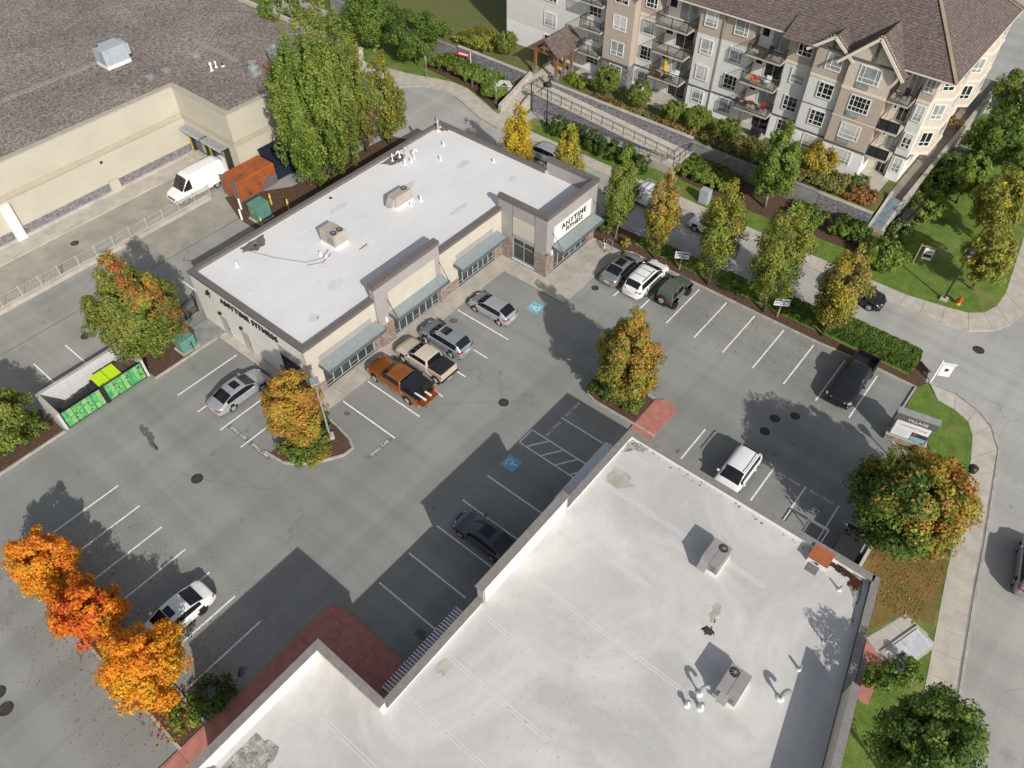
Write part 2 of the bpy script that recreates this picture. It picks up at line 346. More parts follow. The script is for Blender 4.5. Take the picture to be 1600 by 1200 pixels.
# ---- far side of the street: sidewalk, kerb, lawns
FAR = [((56,86),(58.4,86)),((57.5,72),(59.9,72)),((58.7,66.3),(61.2,66)),((60.2,62.7),(62.5,62.4)),((60.86,60.7),(63.0,60.5)),((60.84,58.2),(63.0,58.2)),((59.96,55.6),(62,55.2)),((59,52.8),(60.95,52.1)),((58.6,49.7),(60.4,49.3)),((58.75,38),(60.3,38)),((58.75,27.3),(60.3,27.3)),((58.5,14.3),(60.1,14.3)),((58.48,5),(60.3,5)),((58.86,1.5),(60.9,1.9)),((59.3,-.6),(61.4,.1)),((60.6,-2.15),(62.3,-.95)),((62.2,-3.0),(63.8,-1.5)),((64.5,-3.4),(66,-1.6)),((75,-2.2),(75.5,-.5)),((96,1.2),(96,2.8))]
fs = structure('sidewalk', lambda b: [b.add([(*a0,-.01),(*a1,-.01),(*b1,-.01),(*b0,-.01),(*a0,.1),(*a1,.1),(*b1,.1),(*b0,.1)], [(4,7,6,5),(0,4,5,1),(3,2,6,7)]) for (a0, b0), (a1, b1) in zip(FAR, FAR[1:])], CONC_G)
slabs(fs, FAR, CONC_W, .05, .13, 1.6)
kerb('kerb', [a for a, b in FAR][::-1], z=.12)
lawn_e = [(60.35,31.0),(60.3,27.3),(60.1,14.3),(60.3,5),(60.9,1.9),(61.4,.1),(62.3,-.95),(63.8,-1.5),(66,-1.6),(75.5,-.5),(96,2.8),(96,9.4),(66.9,9.4),(66.9,31.0)]
structure('lawn', lambda b: b.prism(lawn_e, -.02, .14), GRASS)
structure('lawn', lambda b: b.prism([(60.4,49.3),(60.95,52.1),(62,55.2),(63.0,58.2),(63.0,60.5),(62.5,62.4),(61.2,66),(59.9,72),(58.4,86),(66.9,86),(66.9,49.3)][::-1], -.02, .14), GRASS)
structure('lawn', lambda b: b.prism([(48,92),(48,72),(53.6,66.9),(57,65.2),(58.6,66.2),(57.5,72),(56,86),(56,92)], -.02, .12), GRASS)
kerb('kerb', [(48,72),(50.6,69.4),(53.6,66.9),(55.4,65.7),(57,65.1),(58.6,64.5),(60.2,62.7)], z=.125)
# planting beds (soil) on the far side
structure('planting_bed', lambda b: b.prism([(61.2,52.6),(62.2,55.2),(63.15,58.2),(63.15,60.6),(63.5,66),(66.7,66),(66.7,52.6)][::-1], .1, .17), MULCH)
structure('lawn', lambda b: b.prism([(60.36,31.2),(62.78,31.2),(62.78,48.0),(60.42,48.0)], -.02, .15), GRASS)
structure('planting_bed', lambda b: b.prism([(63.0,9.8),(66.7,9.8),(66.7,30.2),(62.9,30.2),(62.4,24)], .1, .17), MULCH)
# ---- strip between lot and street
strip = [(50.05,27.2),(50.05,9),(50.35,3.6),(50.35,.5),(51.2,.1),(52.6,.3),(53.3,1.2),(53.3,12),(53.1,19.3),(52.4,28),(52.3,40),(51.4,47.5),(49.7,49.6),(49.55,49.6),(49.55,27.2)]
structure('planting_strip', lambda b: b.prism(strip, -.02, .11), MULCH)
structure('grass_verge', lambda b: b.prism([(51.1,27),(51.1,1.4),(53.1,1.6),(53.1,12),(52.9,19.3),(52.2,27)], .1, .118), GRASS)
kerb('kerb', [(49.6,27.25),(50.0,26.6),(50.0,9),(50.3,3.6),(50.3,.48),(46.0,.5),(44.6,.42),(44.0,.1),(43.75,-.5),(43.6,-1.1),(42.9,-1.7),(41.8,-2.1)])
kerb('kerb', [(51.3,.02),(52.6,.22),(53.35,1.1),(53.38,12),(53.15,19.3),(52.5,28),(52.4,40),(51.5,47.6),(49.9,49.75)])
# ---- near sidewalk round the corner
NEAR = [((51.4,-.15),(50.0,-1.3)),((51.65,-2.1),(49.85,-2.6)),((51.05,-3.9),(49.35,-3.75)),((50.05,-5.3),(48.2,-4.45)),((48.1,-6.4),(46,-5.05)),((43.5,-7.3),(43.1,-5.55)),((39.6,-8.05),(39.2,-6.2)),((35.3,-8.75),(35,-6.95)),((29,-9.95),(28.6,-8.15)),((10,-13.6),(9.6,-11.8))]
ns = structure('sidewalk', lambda b: [b.add([(*a0,-.01),(*a1,-.01),(*b1,-.01),(*b0,-.01),(*a0,.1),(*a1,.1),(*b1,.1),(*b0,.1)], [(4,7,6,5),(0,4,5,1),(3,2,6,7)]) for (a0, b0), (a1, b1) in zip(NEAR, NEAR[1:])], CONC_G)
slabs(ns, [((Vector(a)+(Vector(b)-Vector(a)).normalized()*.22), Vector(b)) for a, b in NEAR], CONC_W, .05, .13, 1.55)
kerb('kerb', [a for a, b in NEAR][::-1], z=.125)
verge = [(50.25,.4),(44.5,.3),(43.85,-.6),(43.5,-1.2),(42.7,-1.8),(41.6,-2.15),(31,-2.2),(28.95,-3.1),(19.8,-4.85),(9,-6.9),(9.6,-11.8),(28.6,-8.15),(35,-6.95),(39.2,-6.2),(43.1,-5.55),(46,-5.05),(48.2,-4.45),(49.35,-3.75),(49.85,-2.6),(50.0,-1.3),(51.3,-.1)]
structure('grass_verge', lambda b: b.prism(verge, -.02, .11), GRASS)
structure('dry_grass', lambda b: b.prism([(29.3,-3.25),(31,-2.5),(38,-2.4),(39.0,-4),(38.6,-6.2),(35,-6.85),(31.7,-7.4),(31.5,-5.7),(28.6,-4.4)][::-1], .1, .122), GRASS_DRY)
structure('monument_bed', lambda b: b.prism([(45.6,.3),(44.5,.2),(43.95,-.6),(43.7,-1.5),(45.0,-2.6),(46.6,-.6)][::-1], .1, .13), MULCH)
gw = structure('walkway', lambda b: b.prism([(31.4,-5.75),(28.35,-4.5),(27.5,-5.9),(31.0,-7.4)][::-1], .05, .118), CONC_G)
slabs(gw, [((28.4,-4.55),(27.55,-5.85)),((31.35,-5.8),(31.0,-7.35))], CONC, .06, .13, 1.2)
structure('red_path', lambda b: b.prism([(28.7,-3.15),(28.35,-4.45),(27.5,-5.9),(24.6,-6.2),(24.6,-3.95)][::-1], .05, .135), BRICKRED)
# ---- shop-front walks
def grid(parent, x0, x1, y0, y1, nx, ny, z1, m, name='slab', gap=.015, z0=.02):
    for i in range(nx):
        for j in range(ny):
            a0, a1 = x0+(x1-x0)*i/nx+gap, x0+(x1-x0)*(i+1)/nx-gap; b0, b1 = y0+(y1-y0)*j/ny+gap, y0+(y1-y0)*(j+1)/ny-gap
            build(name, MB().box(a0, a1, b0, b1, z0, z1+RND.uniform(-.003, .003)), m, parent)
sw = structure('shop_walk', lambda b: [b.box(19.25,40.5,34.0,35.7,-.01,.1), b.box(40.5,42.3,27.3,35.7,-.01,.1), b.box(42.3,49.55,27.3,30.7,-.01,.1), b.box(19.25,20.05,35.7,46.8,-.01,.1)], CONC_G)
grid(sw, 19.25, 40.5, 34.0, 35.66, 9, 1, .125, CONC); grid(sw, 40.5, 42.2, 27.3, 35.66, 1, 4, .125, CONC); grid(sw, 42.2, 49.5, 27.3, 30.64, 3, 2, .125, CONC); grid(sw, 19.25, 20.0, 35.66, 46.8, 1, 5, .125, CONC)
# ---- islands
isl1 = [(33.35,15.5),(36.2,15.5),(36.3,18.4),(35.9,19.5),(35.2,20.2),(34.3,20.3),(33.6,19.8),(33.35,19.0)]
structure('tree_island', lambda b: b.prism(isl1, -.01, .12), MULCH)
kerb('kerb', [(33.3,13.6),(33.28,19.0),(33.55,19.85),(34.25,20.4),(35.25,20.3),(36.0,19.55),(36.4,18.4),(36.4,15.6)])
rw = structure('red_walk', lambda b: b.prism([(29.0,13.6),(36.2,13.6),(36.75,14.0),(36.8,14.9),(36.3,15.45),(33.4,15.45),(29.0,15.0)], -.01, .1), BRICKRED)
slabs(rw, [((33.4,13.7),(33.4,15.4)),((35.9,13.7),(35.9,15.4)),((36.7,14.1),(36.7,15.0))], BRICKRED, .02, .125, 1.3)
isl2 = [(14.35,34.1),(14.55,32.9),(15.2,31.9),(16.4,30.9),(17.7,30.1),(18.4,30.05),(18.75,30.7),(18.95,32.0),(19.2,34.1)]
structure('tree_island', lambda b: b.prism(isl2, -.01, .12), MULCH)
kerb('kerb', [(14.25,34.6),(14.3,33.9),(14.45,32.8),(15.1,31.8),(16.35,30.75),(17.65,29.95),(18.5,29.92),(18.9,30.65),(19.1,32.0),(19.3,34.0)])
structure('maple_bed', lambda b: b.prism([(-1.5,22.2),(.1,22.2),(.1,38.6),(-.3,39.4),(-1.0,39.4),(-1.5,38.6)], -.01, .11), MULCH)
kerb('kerb', [(.15,22.1),(.2,38.6),(-.25,39.5),(-1.05,39.5),(-1.6,38.6),(-1.6,22.1)])
structure('hedge_bed', lambda b: b.prism([(-30,47.5),(6.0,47.5),(6.0,50.8),(-30,50.8)], -.01, .12), MULCH)
kerb('kerb', [(-30,47.45),(6.1,47.45)])
structure('planting_bed', lambda b: b.prism([(13.4,46.9),(19.0,46.9),(19.0,49.2),(14.5,49.6),(13.4,50.6)], -.01, .12), MULCH)
kerb('kerb', [(13.3,46.85),(19.2,46.85)])
structure('gravel_pad', lambda b: b.box(17.2,19.95,46.95,49.3,-.01,.13), CONC_G)
# red concrete walk round the corner wing of the near building
rw2 = structure('red_walk', lambda b: [b.prism([(-25,18.1),(6.2,18.1),(6.2,13.4),(9.7,13.4),(9.7,21.3),(9.5,21.85),(9.0,22.1),(-25,22.1)], -.01, .1)], BRICKRED)
slabs(rw2, [((-6,20.2),(-6,22.0)),((8.9,20.2),(8.9,22.0))], BRICKRED, .02, .125, 2.0)
slabs(rw2, [((6.3,13.5),(9.6,13.5)),((6.3,20.15),(9.6,20.15))], BRICKRED, .02, .125, 2.3)
slabs(rw2, [((8.95,20.2),(8.95,22.0)),((9.55,20.2),(9.5,21.7))], BRICKRED, .02, .126, 1)
# concrete pad in the back lane
pad = structure('concrete_pad', lambda b: b.prism([(22.45,58.7),(31.5,58.7),(31.5,63.0),(22.45,63.0)], -.01, .004), CONC_G)
grid(pad, 22.45, 31.5, 58.7, 63.0, 3, 1, .012, CONC_Y, z0=0)
structure('utility_bed', lambda b: b.prism([(30.3,55.0),(36.5,53.5),(52,51.8),(50,58),(37,58.8),(31.6,62.5),(30.3,58.5)], -.01, .03), MULCH)
# ------------------------------------------------------------------ painted lines
def line(a, b, wd=.115, z=.004, parent=None, m=None):
    a, b = Vector(a), Vector(b); d = (b-a).normalized(); n = Vector((-d.y, d.x))*wd/2
    build('parking_line', MB().sheet([a-n, b-n, b+n, a+n], z), m or WHITE_LINE, parent or lot)
for x in (21.09, 23.7, 26.28, 28.9, 31.52, 34.2): line((x,28.25),(x,33.85))
for x in (12.3, 15.0, 17.65, 20.27, 22.88): line((x,15.9),(x,20.85))
line((30.4,16.2),(30.4,20.0))
for x in (26.6, 28.1): line((x,15.4),(x,20.95))
line((26.6,20.95),(28.1,20.95))
for y in (20.3, 19.0, 17.7, 16.4): line((26.65,y),(28.05,y-.95))
for y in (24.6, 21.95, 19.28, 16.6, 13.95, 11.27, 8.6, 5.93, 3.26): line((44.1,y),(49.6,y))
for y in (11.05, 8.37, 5.5, 3.06, .62): line((31.2,y),(36.3,y))
for y in (40.2, 37.6, 35.0, 32.35, 29.75, 27.15, 24.6): line((.4,y),(5.9,y))
for y in (44.06, 41.5, 38.76, 36.3): line((13.4,y),(18.95,y))
for x in (8.08, 10.78, 13.5, 21.5): line((x,51.3),(x,55.73), parent=back)
SM = text_mesh('SMALL CAR', .34, WHITE_LINE, extrude=0)
def ground_text(x, y, xd, yd):
    o = bpy.data.objects.new('painted_words', SM); X, Y = Vector(xd), Vector(yd); mt = Matrix((X, Y, X.cross(Y))).transposed().to_4x4(); mt.translation = (x, y, .008); o.matrix_world = mt; link(o, lot)
DARKPATCH = mat('patch_paint', (.2, .2, .19), var=.15, scale=3, world=True)
for x, y, xd, yd in ((14.1,37.5,(0,-1,0),(1,0,0)),(14.1,35.0,(0,-1,0),(1,0,0)),(19.75,28.45,(1,0,0),(0,1,0)),(31.6,19.8,(-1,0,0),(0,-1,0)),(29.2,19.8,(-1,0,0),(0,-1,0)),(36.15,4.27,(0,1,0),(-1,0,0)),(36.2,1.86,(0,1,0),(-1,0,0))):
    ground_text(x, y, xd, yd)
for x, y, a, b in ((14.1,37.5,.2,1.15),(14.1,35.0,.2,1.15),(19.75,28.45,1.15,.2)):
    build('paint_patch', MB().sheet([(x-a,y-b),(x+a,y-b),(x+a,y+b),(x-a,y+b)], .003), DARKPATCH, lot)
def access_symbol(x, y, rz):
    e = build('access_sign', MB().sheet([(x-.58,y-.58),(x+.58,y-.58),(x+.58,y+.58),(x-.58,y+.58)], .004), BLUE_LINE, lot)
    b = MB(); co, si = math.cos(rz), math.sin(rz)
    def pt(u, v): return (x+u*co-v*si, y+u*si+v*co)
    def seg(p, q, w):
        p, q = Vector(p), Vector(q); d = (q-p).normalized(); n = Vector((-d.y, d.x))*w/2
        b.sheet([pt(*(p-n)), pt(*(q-n)), pt(*(q+n)), pt(*(p+n))], .009)
    ring = [(-.03+.24*math.cos(R(a)), -.16+.24*math.sin(R(a))) for a in range(110, 400, 20)]
    for p, q in zip(ring, ring[1:]): seg(p, q, .07)
    seg((-.08,.3),(-.05,-.08),.09); seg((-.05,.1),(.16,.1),.07); seg((-.05,-.08),(.2,-.08),.08); seg((.2,-.08),(.3,-.32),.08); seg((.3,-.32),(.38,-.3),.07)
    b.sheet([pt(-.09+.075*math.cos(R(a)), .4+.075*math.sin(R(a))) for a in range(0, 360, 30)], .009)
    build('access_mark', b, WHITE_LINE, e)
access_symbol(24.76, 20.23, R(180)); access_symbol(38.65, 28.93, R(0))
# manhole covers and drains
IRON = mat('cast_iron', (.045, .04, .036), rough=.7, var=.2, world=True)
def manhole(x, y, r, label, par=None):
    b = MB(); b.cyl((x, y), r, .001, .012, 20)
    o = build('manhole_cover', b, IRON); tag(o, label, 'manhole cover', 'manhole covers')
    b = MB()
    for k in range(-2, 3): b.box(x-r*.7, x+r*.7, y+k*r*.28-.02, y+k*r*.28+.02, .011, .018)
    build('rib', b, mat('iron_rib', (.09,.085,.08), rough=.6), o)
for x, y, r, l in ((28.78,24.26,.4,'round iron manhole in the middle of the lot below the orange pickup'),(9.73,36.44,.42,'round iron manhole on the open asphalt left of the lower-left tree island'),(40.52,7.52,.38,'middle of the three manholes near the black pickup'),(38.93,7.55,.38,'manhole in the tree shadow nearest the white car by the wall'),(41.7,6.47,.36,'manhole closest to the front of the black pickup'),(57.6,-2.0,.45,'manhole in the street near the corner with the hydrant'),(12.4,55.41,.4,'manhole in the back lane between the painted stalls'),(18.32,67.29,.38,'manhole in the concrete loading yard'),(43.94,26.43,.33,'manhole beside the grey sedan at the tower apron'),(-6.6,31.6,.42,'manhole at the bottom left corner of the picture'),(-6.4,32.8,.4,'manhole cut by the left picture edge near the bottom')):
    manhole(x, y, r, l)
# leaf litter
def scatter(name, n, fn, pal, size, label, seed, z=.02):
    rg = np.random.default_rng(seed); P = np.array([fn(rg) for _ in range(n)])
    a = rg.uniform(0, 6.28, n); s = size*rg.uniform(.6, 1.4, n); tl = rg.uniform(-.5, .5, (n, 2))
    V = np.zeros((n, 4, 3))
    for k, (u, v) in enumerate(((-1,-.7),(1,-.7),(1,.7),(-1,.7))):
        X = (u*np.cos(a)-v*np.sin(a))*s; Y = (u*np.sin(a)+v*np.cos(a))*s
        V[:, k, 0] = P[:, 0]+X; V[:, k, 1] = P[:, 1]+Y; V[:, k, 2] = (P[:, 2] if P.shape[1] > 2 else z)+.03+tl[:, 0]*X*.5+tl[:, 1]*Y*.5
    o = leafobj(name, V, np.array(pal)[rg.integers(0, len(pal), n)]*rg.uniform(.7, 1.3, (n, 1)))
    tag(o, label, 'leaves', kind='stuff'); return o
def leafobj(name, V, C, parent=None, m=None):
    n = len(V); me = bpy.data.meshes.new(name)
    me.vertices.add(n*4); me.vertices.foreach_set('co', V.reshape(-1))
    me.loops.add(n*4); me.loops.foreach_set('vertex_index', np.arange(n*4))
    me.polygons.add(n); me.polygons.foreach_set('loop_start', np.arange(0, n*4, 4)); 
    at = me.attributes.new('leafcol', 'FLOAT_COLOR', 'FACE'); c4 = np.ones((n, 4)); c4[:, :3] = np.clip(C*1.18, 0, .9); at.data.foreach_set('color', c4.reshape(-1))
    me.materials.append(m or LEAF); me.update(calc_edges=True)
    o = bpy.data.objects.new(name, me); return link(o, parent)

SEAM = mat('tar_seam', (.09,.088,.084), rough=.8, world=True)
build('tar_seam', MB().sheet([(-20,58.66),(31,58.62),(31,58.68),(-20,58.72)], .0035), SEAM, back)
def crack(par, pts, seed, wd=.022):
    rg = random.Random(seed); out = []
    for a, c_ in zip(pts, pts[1:]):
        a, c_ = Vector(a), Vector(c_); n = max(2, int((c_-a).length/.25))
        for k in range(n): out.append(a.lerp(c_, k/n)+Vector((rg.uniform(-.05,.05), rg.uniform(-.05,.05))))
    b = MB()
    for a, c_ in zip(out, out[1:]):
        d = (c_-a).normalized(); w_ = Vector((-d.y, d.x))*wd*rg.uniform(.3,.8); b.sheet([a-w_, c_-w_, c_+w_, a+w_], .0032)
    o = build('crack', b, mat('crack_dark', (.17,.17,.16), rough=.9, world=True), par); return o
crack(lot, [(9.9,36.2),(11.2,33.6),(13.0,31.0)], 1); crack(lot, [(9.6,36.8),(9.0,38.6)], 2); crack(lot, [(28.6,24.5),(27.0,26.4),(25.4,28.0)], 3); crack(lot, [(29.1,24.1),(30.6,21.8)], 4); crack(lot, [(29.0,24.6),(30.6,26.3),(32.2,26.8)], 5)
# ================================================================== VEGETATION
G1, G2, G3, G4 = (.105,.165,.03), (.165,.235,.042), (.07,.12,.028), (.235,.29,.06)
Y1, Y2, O1, O2, RD = (.55,.4,.035), (.4,.32,.045), (.76,.28,.022), (.64,.18,.022), (.52,.085,.03)
RU, GB = (.42,.2,.045), (.42,.3,.05); OL = (.25,.235,.05); BRN = (.3,.22,.12)
PROF = {
 'oval': lambda t: math.sqrt(max(0., 1-(2*t-1)**2))**.9,
 'egg': lambda t: (min(1, (t/.28)**.6)) if t < .28 else max(.0, 1-((t-.28)/.72)**1.5)**.85,
 'cone': lambda t: min(1, (t/.15)**.6) if t < .15 else max(.03, 1-((t-.15)/.85)**1.15),
 'col': lambda t: min(1, (t/.22)**.7) if t < .3 else max(.04, 1-((t-.3)/.7)**2)**.75,
 'big': lambda t: (min(1, (t/.2)**.6)) if t < .3 else max(.0, 1-((t-.3)/.7)**2.6)**.8,
 'tear': lambda t: (min(1, (t/.22)**.6)) if t < .25 else max(.03, 1-((t-.25)/.75)**1.25)**.95,
 'dome': lambda t: math.sqrt(max(0., 1-t*t)) if t > 0 else 1,
 'round': lambda t: math.sqrt(max(0., 1-(2*t-1)**2))}
def crown(name, parent, H0, H1, Rr, prof, n, leaf, pal, seed, clumps=130, cr=.26, streak=1.0, c=(0,0), sx=1., sy=1., box=None, lean=(0,0), plumes=0, pr=.36):
    rg = np.random.default_rng(seed); f = PROF.get(prof)
    if not box and clumps > 40: clumps = int(clumps*1.5); cr *= .85
    cs = []; cc = []
    axes = []
    for k in range(plumes):
        a = 2.399*k+rg.uniform(-.3, .3); q = math.sqrt((k+.5)/plumes); rad = Rr*.78*q; tt = (.62+.38*(1-q**1.6) if prof not in ('tear', 'cone') else .5+.48*(1-q**1.2))+rg.uniform(-.08, .04)
        axes.append((rad*math.cos(a), rad*math.sin(a), tt))
    for k in range(clumps):
        if plumes and rg.uniform() < .72:
            ax_, ay_, tt = axes[rg.integers(plumes)]; q = rg.uniform(.0, 1)**.7; t = tt*(.12+.88*q); wv = min(1, q*1.5)**.8
            lim = Rr*pr*(.35+.65*math.sin(math.pi*min(1, .15+q*.85)))*(1-.55*max(0, q-.55)/.45); a = rg.uniform(0, 6.283); r_ = lim*rg.uniform(0, 1)**.5
            cs.append(((ax_*wv+r_*math.cos(a))*sx+lean[0]*t, (ay_*wv+r_*math.sin(a))*sy+lean[1]*t, H0+t*(H1-H0))); cc.append((t, math.atan2(ay_*wv+r_*math.sin(a), ax_*wv+r_*math.cos(a))))
            continue
        if box:
            x = rg.uniform(-1, 1)*box[0]; y = rg.uniform(-1, 1)*box[1]; t = rg.uniform(.25, 1)**.6; z = H0+t*(H1-H0)*.92; ang = math.atan2(y, x); rad = 1
            cs.append((x, y, z)); cc.append((t, ang))
            continue
        for _ in range(40):
            t = rg.uniform(0, 1)
            if rg.uniform() < f(t)*.85+.15: break
        ang = rg.uniform(0, 2*math.pi); rr = Rr*f(t)*(rg.uniform(.3, 1)**.5)*rg.uniform(.78, 1.08)*(.8 if plumes else 1)
        cs.append((rr*math.cos(ang)*sx+lean[0]*t, rr*math.sin(ang)*sy+lean[1]*t, H0+t*(H1-H0))); cc.append((t, ang))
    cs = np.array(cs); base = cr*(Rr if not box else 1)*rg.uniform(.6, 1.2, clumps)
    if not box: base *= np.array([max(.45, f(t)) for t, a in cc])**.6
    colr = np.array([pal(t, a, rg) for t, a in cc])
    idx = rg.choice(clumps, n, p=(base**2)/np.sum(base**2))
    d = rg.normal(size=(n, 3)); d /= np.linalg.norm(d, axis=1)[:, None]
    rad = base[idx]*rg.uniform(.35, 1.06, n)**.6
    pos = cs[idx]+d*rad[:, None]*np.array([1, 1, .85*streak])
    ctr = np.array([lean[0]*.5, lean[1]*.5, (H0+H1)/2]); outw = pos-ctr; outw /= np.linalg.norm(outw, axis=1)[:, None]+1e-6
    nm = d*.7+outw*.55+np.array([0, 0, .35])+rg.normal(size=(n, 3))*.45; nm /= np.linalg.norm(nm, axis=1)[:, None]
    ref = rg.normal(size=(n, 3)); u = np.cross(nm, ref); u /= np.linalg.norm(u, axis=1)[:, None]; v = np.cross(nm, u)
    s = leaf*rg.uniform(.55, 1.35, n); u *= s[:, None]; v *= (s*rg.uniform(.55, .95, n))[:, None]
    V = np.stack([pos-u*.5, pos-v*.5+u*.1, pos+u*.6, pos+v*.5+u*.1], axis=1)
    D2_ = ((cs[:, None, :]-cs[None, :, :])**2).sum(-1); nb_ = np.argsort(D2_, 1)[:, :9]
    near = nb_[idx, rg.integers(0, 9, n)]
    mixw = np.where(rg.uniform(size=n) < .42, 1., rg.uniform(0, .3, n))[:, None]     # single leaves differ from their clump
    C = (colr[idx]*(1-mixw)+colr[near]*mixw)*rg.uniform(.72, 1.28, (n, 1))*(1+rg.normal(size=(n, 3))*.05)
    V[:, :, 0] += c[0]; V[:, :, 1] += c[1]
    V[:, :, 2] = np.maximum(V[:, :, 2], .06)
    return leafobj(name, V, C, parent)
def trunk(parent, h, r, seed, crown0, Rr, limbs=7, m=None, lean=(0, 0)):
    rg = random.Random(seed); b = MB()
    pts = [(rg.uniform(-.05,.05)*i+lean[0]*i/5, rg.uniform(-.05,.05)*i+lean[1]*i/5, h*i/5) for i in range(6)]
    b.tube(pts, [r*1.25, r, r*.85, r*.62, r*.4, r*.15], 8)
    for k in range(limbs):
        z = crown0+(h*.75-crown0)*k/limbs; a = k*2.4+rg.uniform(-.3,.3); L = Rr*rg.uniform(.55,.85)*(1-.45*k/limbs)
        cx, cy = lean[0]*z/h, lean[1]*z/h
        b.tube([(cx, cy, z), (cx+L*.5*math.cos(a), cy+L*.5*math.sin(a), z+L*.4), (cx+L*math.cos(a), cy+L*math.sin(a), z+L*.95)], [r*.42, r*.27, r*.08], 5)
    return build('trunk', b, m or BARK, parent, smooth=True)
def mixpal(*items):
    cols = [np.array(c) for c, w in items]; ws = np.array([w for c, w in items], float); ws /= ws.sum()
    return lambda t, a, rg: cols[rg.choice(len(cols), p=ws)]
def gradpal(low, high, lo=.35, hi=.8, side=None, sideamt=0):
    # leaves turn from `low` colours to `high` colours towards the top (and towards one side)
    L = mixpal(*low); H = mixpal(*high)
    def f(t, a, rg):
        p = (t-lo)/(hi-lo)
        if side is not None: p += sideamt*math.cos(a-side)
        return H(t, a, rg) if rg.uniform() < p else L(t, a, rg)
    return f
def tree(name, loc, H0, H1, Rr, prof, n, leaf, pal, seed, label, group, r=.12, cat='tree', tm=None, **k):
    e = empty(name, (loc[0], loc[1], loc[2] if len(loc) > 2 else 0), 0, label, cat, group)
    if name not in ('hornbeam_tree', 'ball_tree'): n = int(n*(1.25 if name == 'park_tree' else 2.2)); leaf *= .8
    trunk(e, H1*.82, r, seed, max(H0, .5), Rr, m=tm, lean=k.get('lean', (0, 0)))
    crown('crown', e, H0, H1, Rr, prof, n, leaf, pal, seed, **k)
    return e
ST = 'columnar trees along the street edge of the lot'
tree('columnar_tree', (51.7,41.5), 1.2, 9.0, 1.85, 'col', 6000, .2, mixpal((Y1,5),(Y2,3),(OL,2),((.56,.4,.03),3)), 11, 'yellow narrow tree behind the roof corner nearest the cul-de-sac', ST, streak=1.5, plumes=5, pr=.58, cr=.3)
tree('columnar_tree', (51.7,35.5), 1.0, 8.9, 1.7, 'col', 6000, .2, mixpal((Y1,3),(Y2,4),(OL,3),(G4,3)), 12, 'yellow-green narrow tree right behind the raised tower parapet', ST, streak=1.5, plumes=5, pr=.58, cr=.3)
tree('columnar_tree', (50.75,28.9), 1.3, 9.5, 1.7, 'col', 7500, .2, mixpal((G2,4),(G4,4),(OL,2)), 13, 'greenest narrow tree, standing at the tower corner by the bicycle rack', ST, streak=1.6, tm=BARK_L, plumes=5, pr=.58, cr=.3)
tree('columnar_tree', (50.5,24.5), 1.6, 9.5, 1.6, 'col', 7000, .2, gradpal([(OL,3),(G4,2),(Y2,2)],[(Y2,3),(BRN,3),((.46,.29,.06),3)],.2,.9), 14, 'brownish yellow narrow tree above the parked grey sedan', ST, streak=1.5, plumes=5, pr=.58, cr=.3)
tree('columnar_tree', (50.5,19.0), 1.6, 10.8, 2.15, 'col', 9000, .2, gradpal([(G2,3),(OL,3),(G4,2)],[(OL,3),(Y2,3)],.3,1.0), 15, 'olive narrow tree just above the green off-roader', ST, streak=1.5, plumes=6, pr=.58, cr=.3)
tree('columnar_tree', (50.5,13.7), 1.5, 11.2, 2.4, 'col', 10000, .2, gradpal([(G2,4),(OL,3),(G1,2)],[(OL,3),(Y2,2),(G4,2)],.3,1.0), 16, 'tallest green narrow tree beside the second notice board', ST, streak=1.5, plumes=6, pr=.58, cr=.3)
tree('columnar_tree', (50.9,8.5), 1.4, 9.4, 2.1, 'col', 9000, .2, gradpal([(OL,3),(G2,2),(Y2,2)],[(Y2,3),(BRN,2),(OL,2)],.1,.9), 17, 'olive and bronze narrow tree nearest the clipped hedge end', ST, streak=1.4, plumes=6, pr=.58, cr=.3)
tree('hornbeam_tree', (39.8,56.7), .4, 17.0, 4.9, 'big', 62000, .2, gradpal([(G2,5),(G4,4),(G1,2)],[(OL,2),(G4,5),(G2,3)],.3,1.1), 21, 'huge bright green tree behind the white-roofed building', 'tall trees behind the long building', r=.32, clumps=520, cr=.105, streak=3.0, plumes=22, pr=0.24)
tree('hornbeam_tree', (44.3,58.2), .6, 16.6, 3.8, 'big', 30000, .2, mixpal((G2,4),(OL,3),(G4,3)), 22, 'olive tall tree squeezed between the huge green tree and the brown one', 'tall trees behind the long building', r=.26, clumps=300, cr=.14, streak=2.8, plumes=12, pr=0.30)
tree('hornbeam_tree', (46.3,57.6), .6, 10.2, 2.0, 'egg', 10000, .2, mixpal((BRN,4),((.16,.135,.06),3),(OL,1)), 23, 'half bare brownish tree behind the long building', 'tall trees behind the long building', r=.2, clumps=160, cr=.2, streak=2.2, plumes=6, pr=0.42)
tree('hornbeam_tree', (48.9,57.0), .5, 11.8, 2.2, 'cone', 10000, .22, mixpal((G2,3),(OL,4),(Y2,1)), 24, 'slim olive tree at the edge of the cul-de-sac', 'tall trees behind the long building', r=.2, clumps=180, cr=.24, streak=1.8, plumes=6, pr=0.42)
tree('maple_tree', (14.7,48.7), 1.0, 10.9, 3.7, 'tear', 22000, .24, gradpal([(G2,4),(G1,2),(OL,3)],[(RU,3),(OL,2),(GB,2),((.34,.1,.05),1),(G4,1)],.35,1.05, side=R(-60), sideamt=.3), 31, 'large green tree turning red at the top, beside the bin enclosure', 'maples in the lot', r=.2, clumps=260, cr=.22, plumes=12, pr=0.4)
tree('maple_tree', (2.6,49.3), .8, 5.9, 3.0, 'egg', 13000, .22, gradpal([(G2,4),(G4,3),(OL,2)],[(RU,3),((.34,.1,.05),1),(OL,3)],.35,1.0, side=R(150), sideamt=.5), 32, 'green and orange tree left of the bin enclosure at the picture edge', 'maples in the lot', r=.16, clumps=170, cr=.25, plumes=9, pr=0.36)
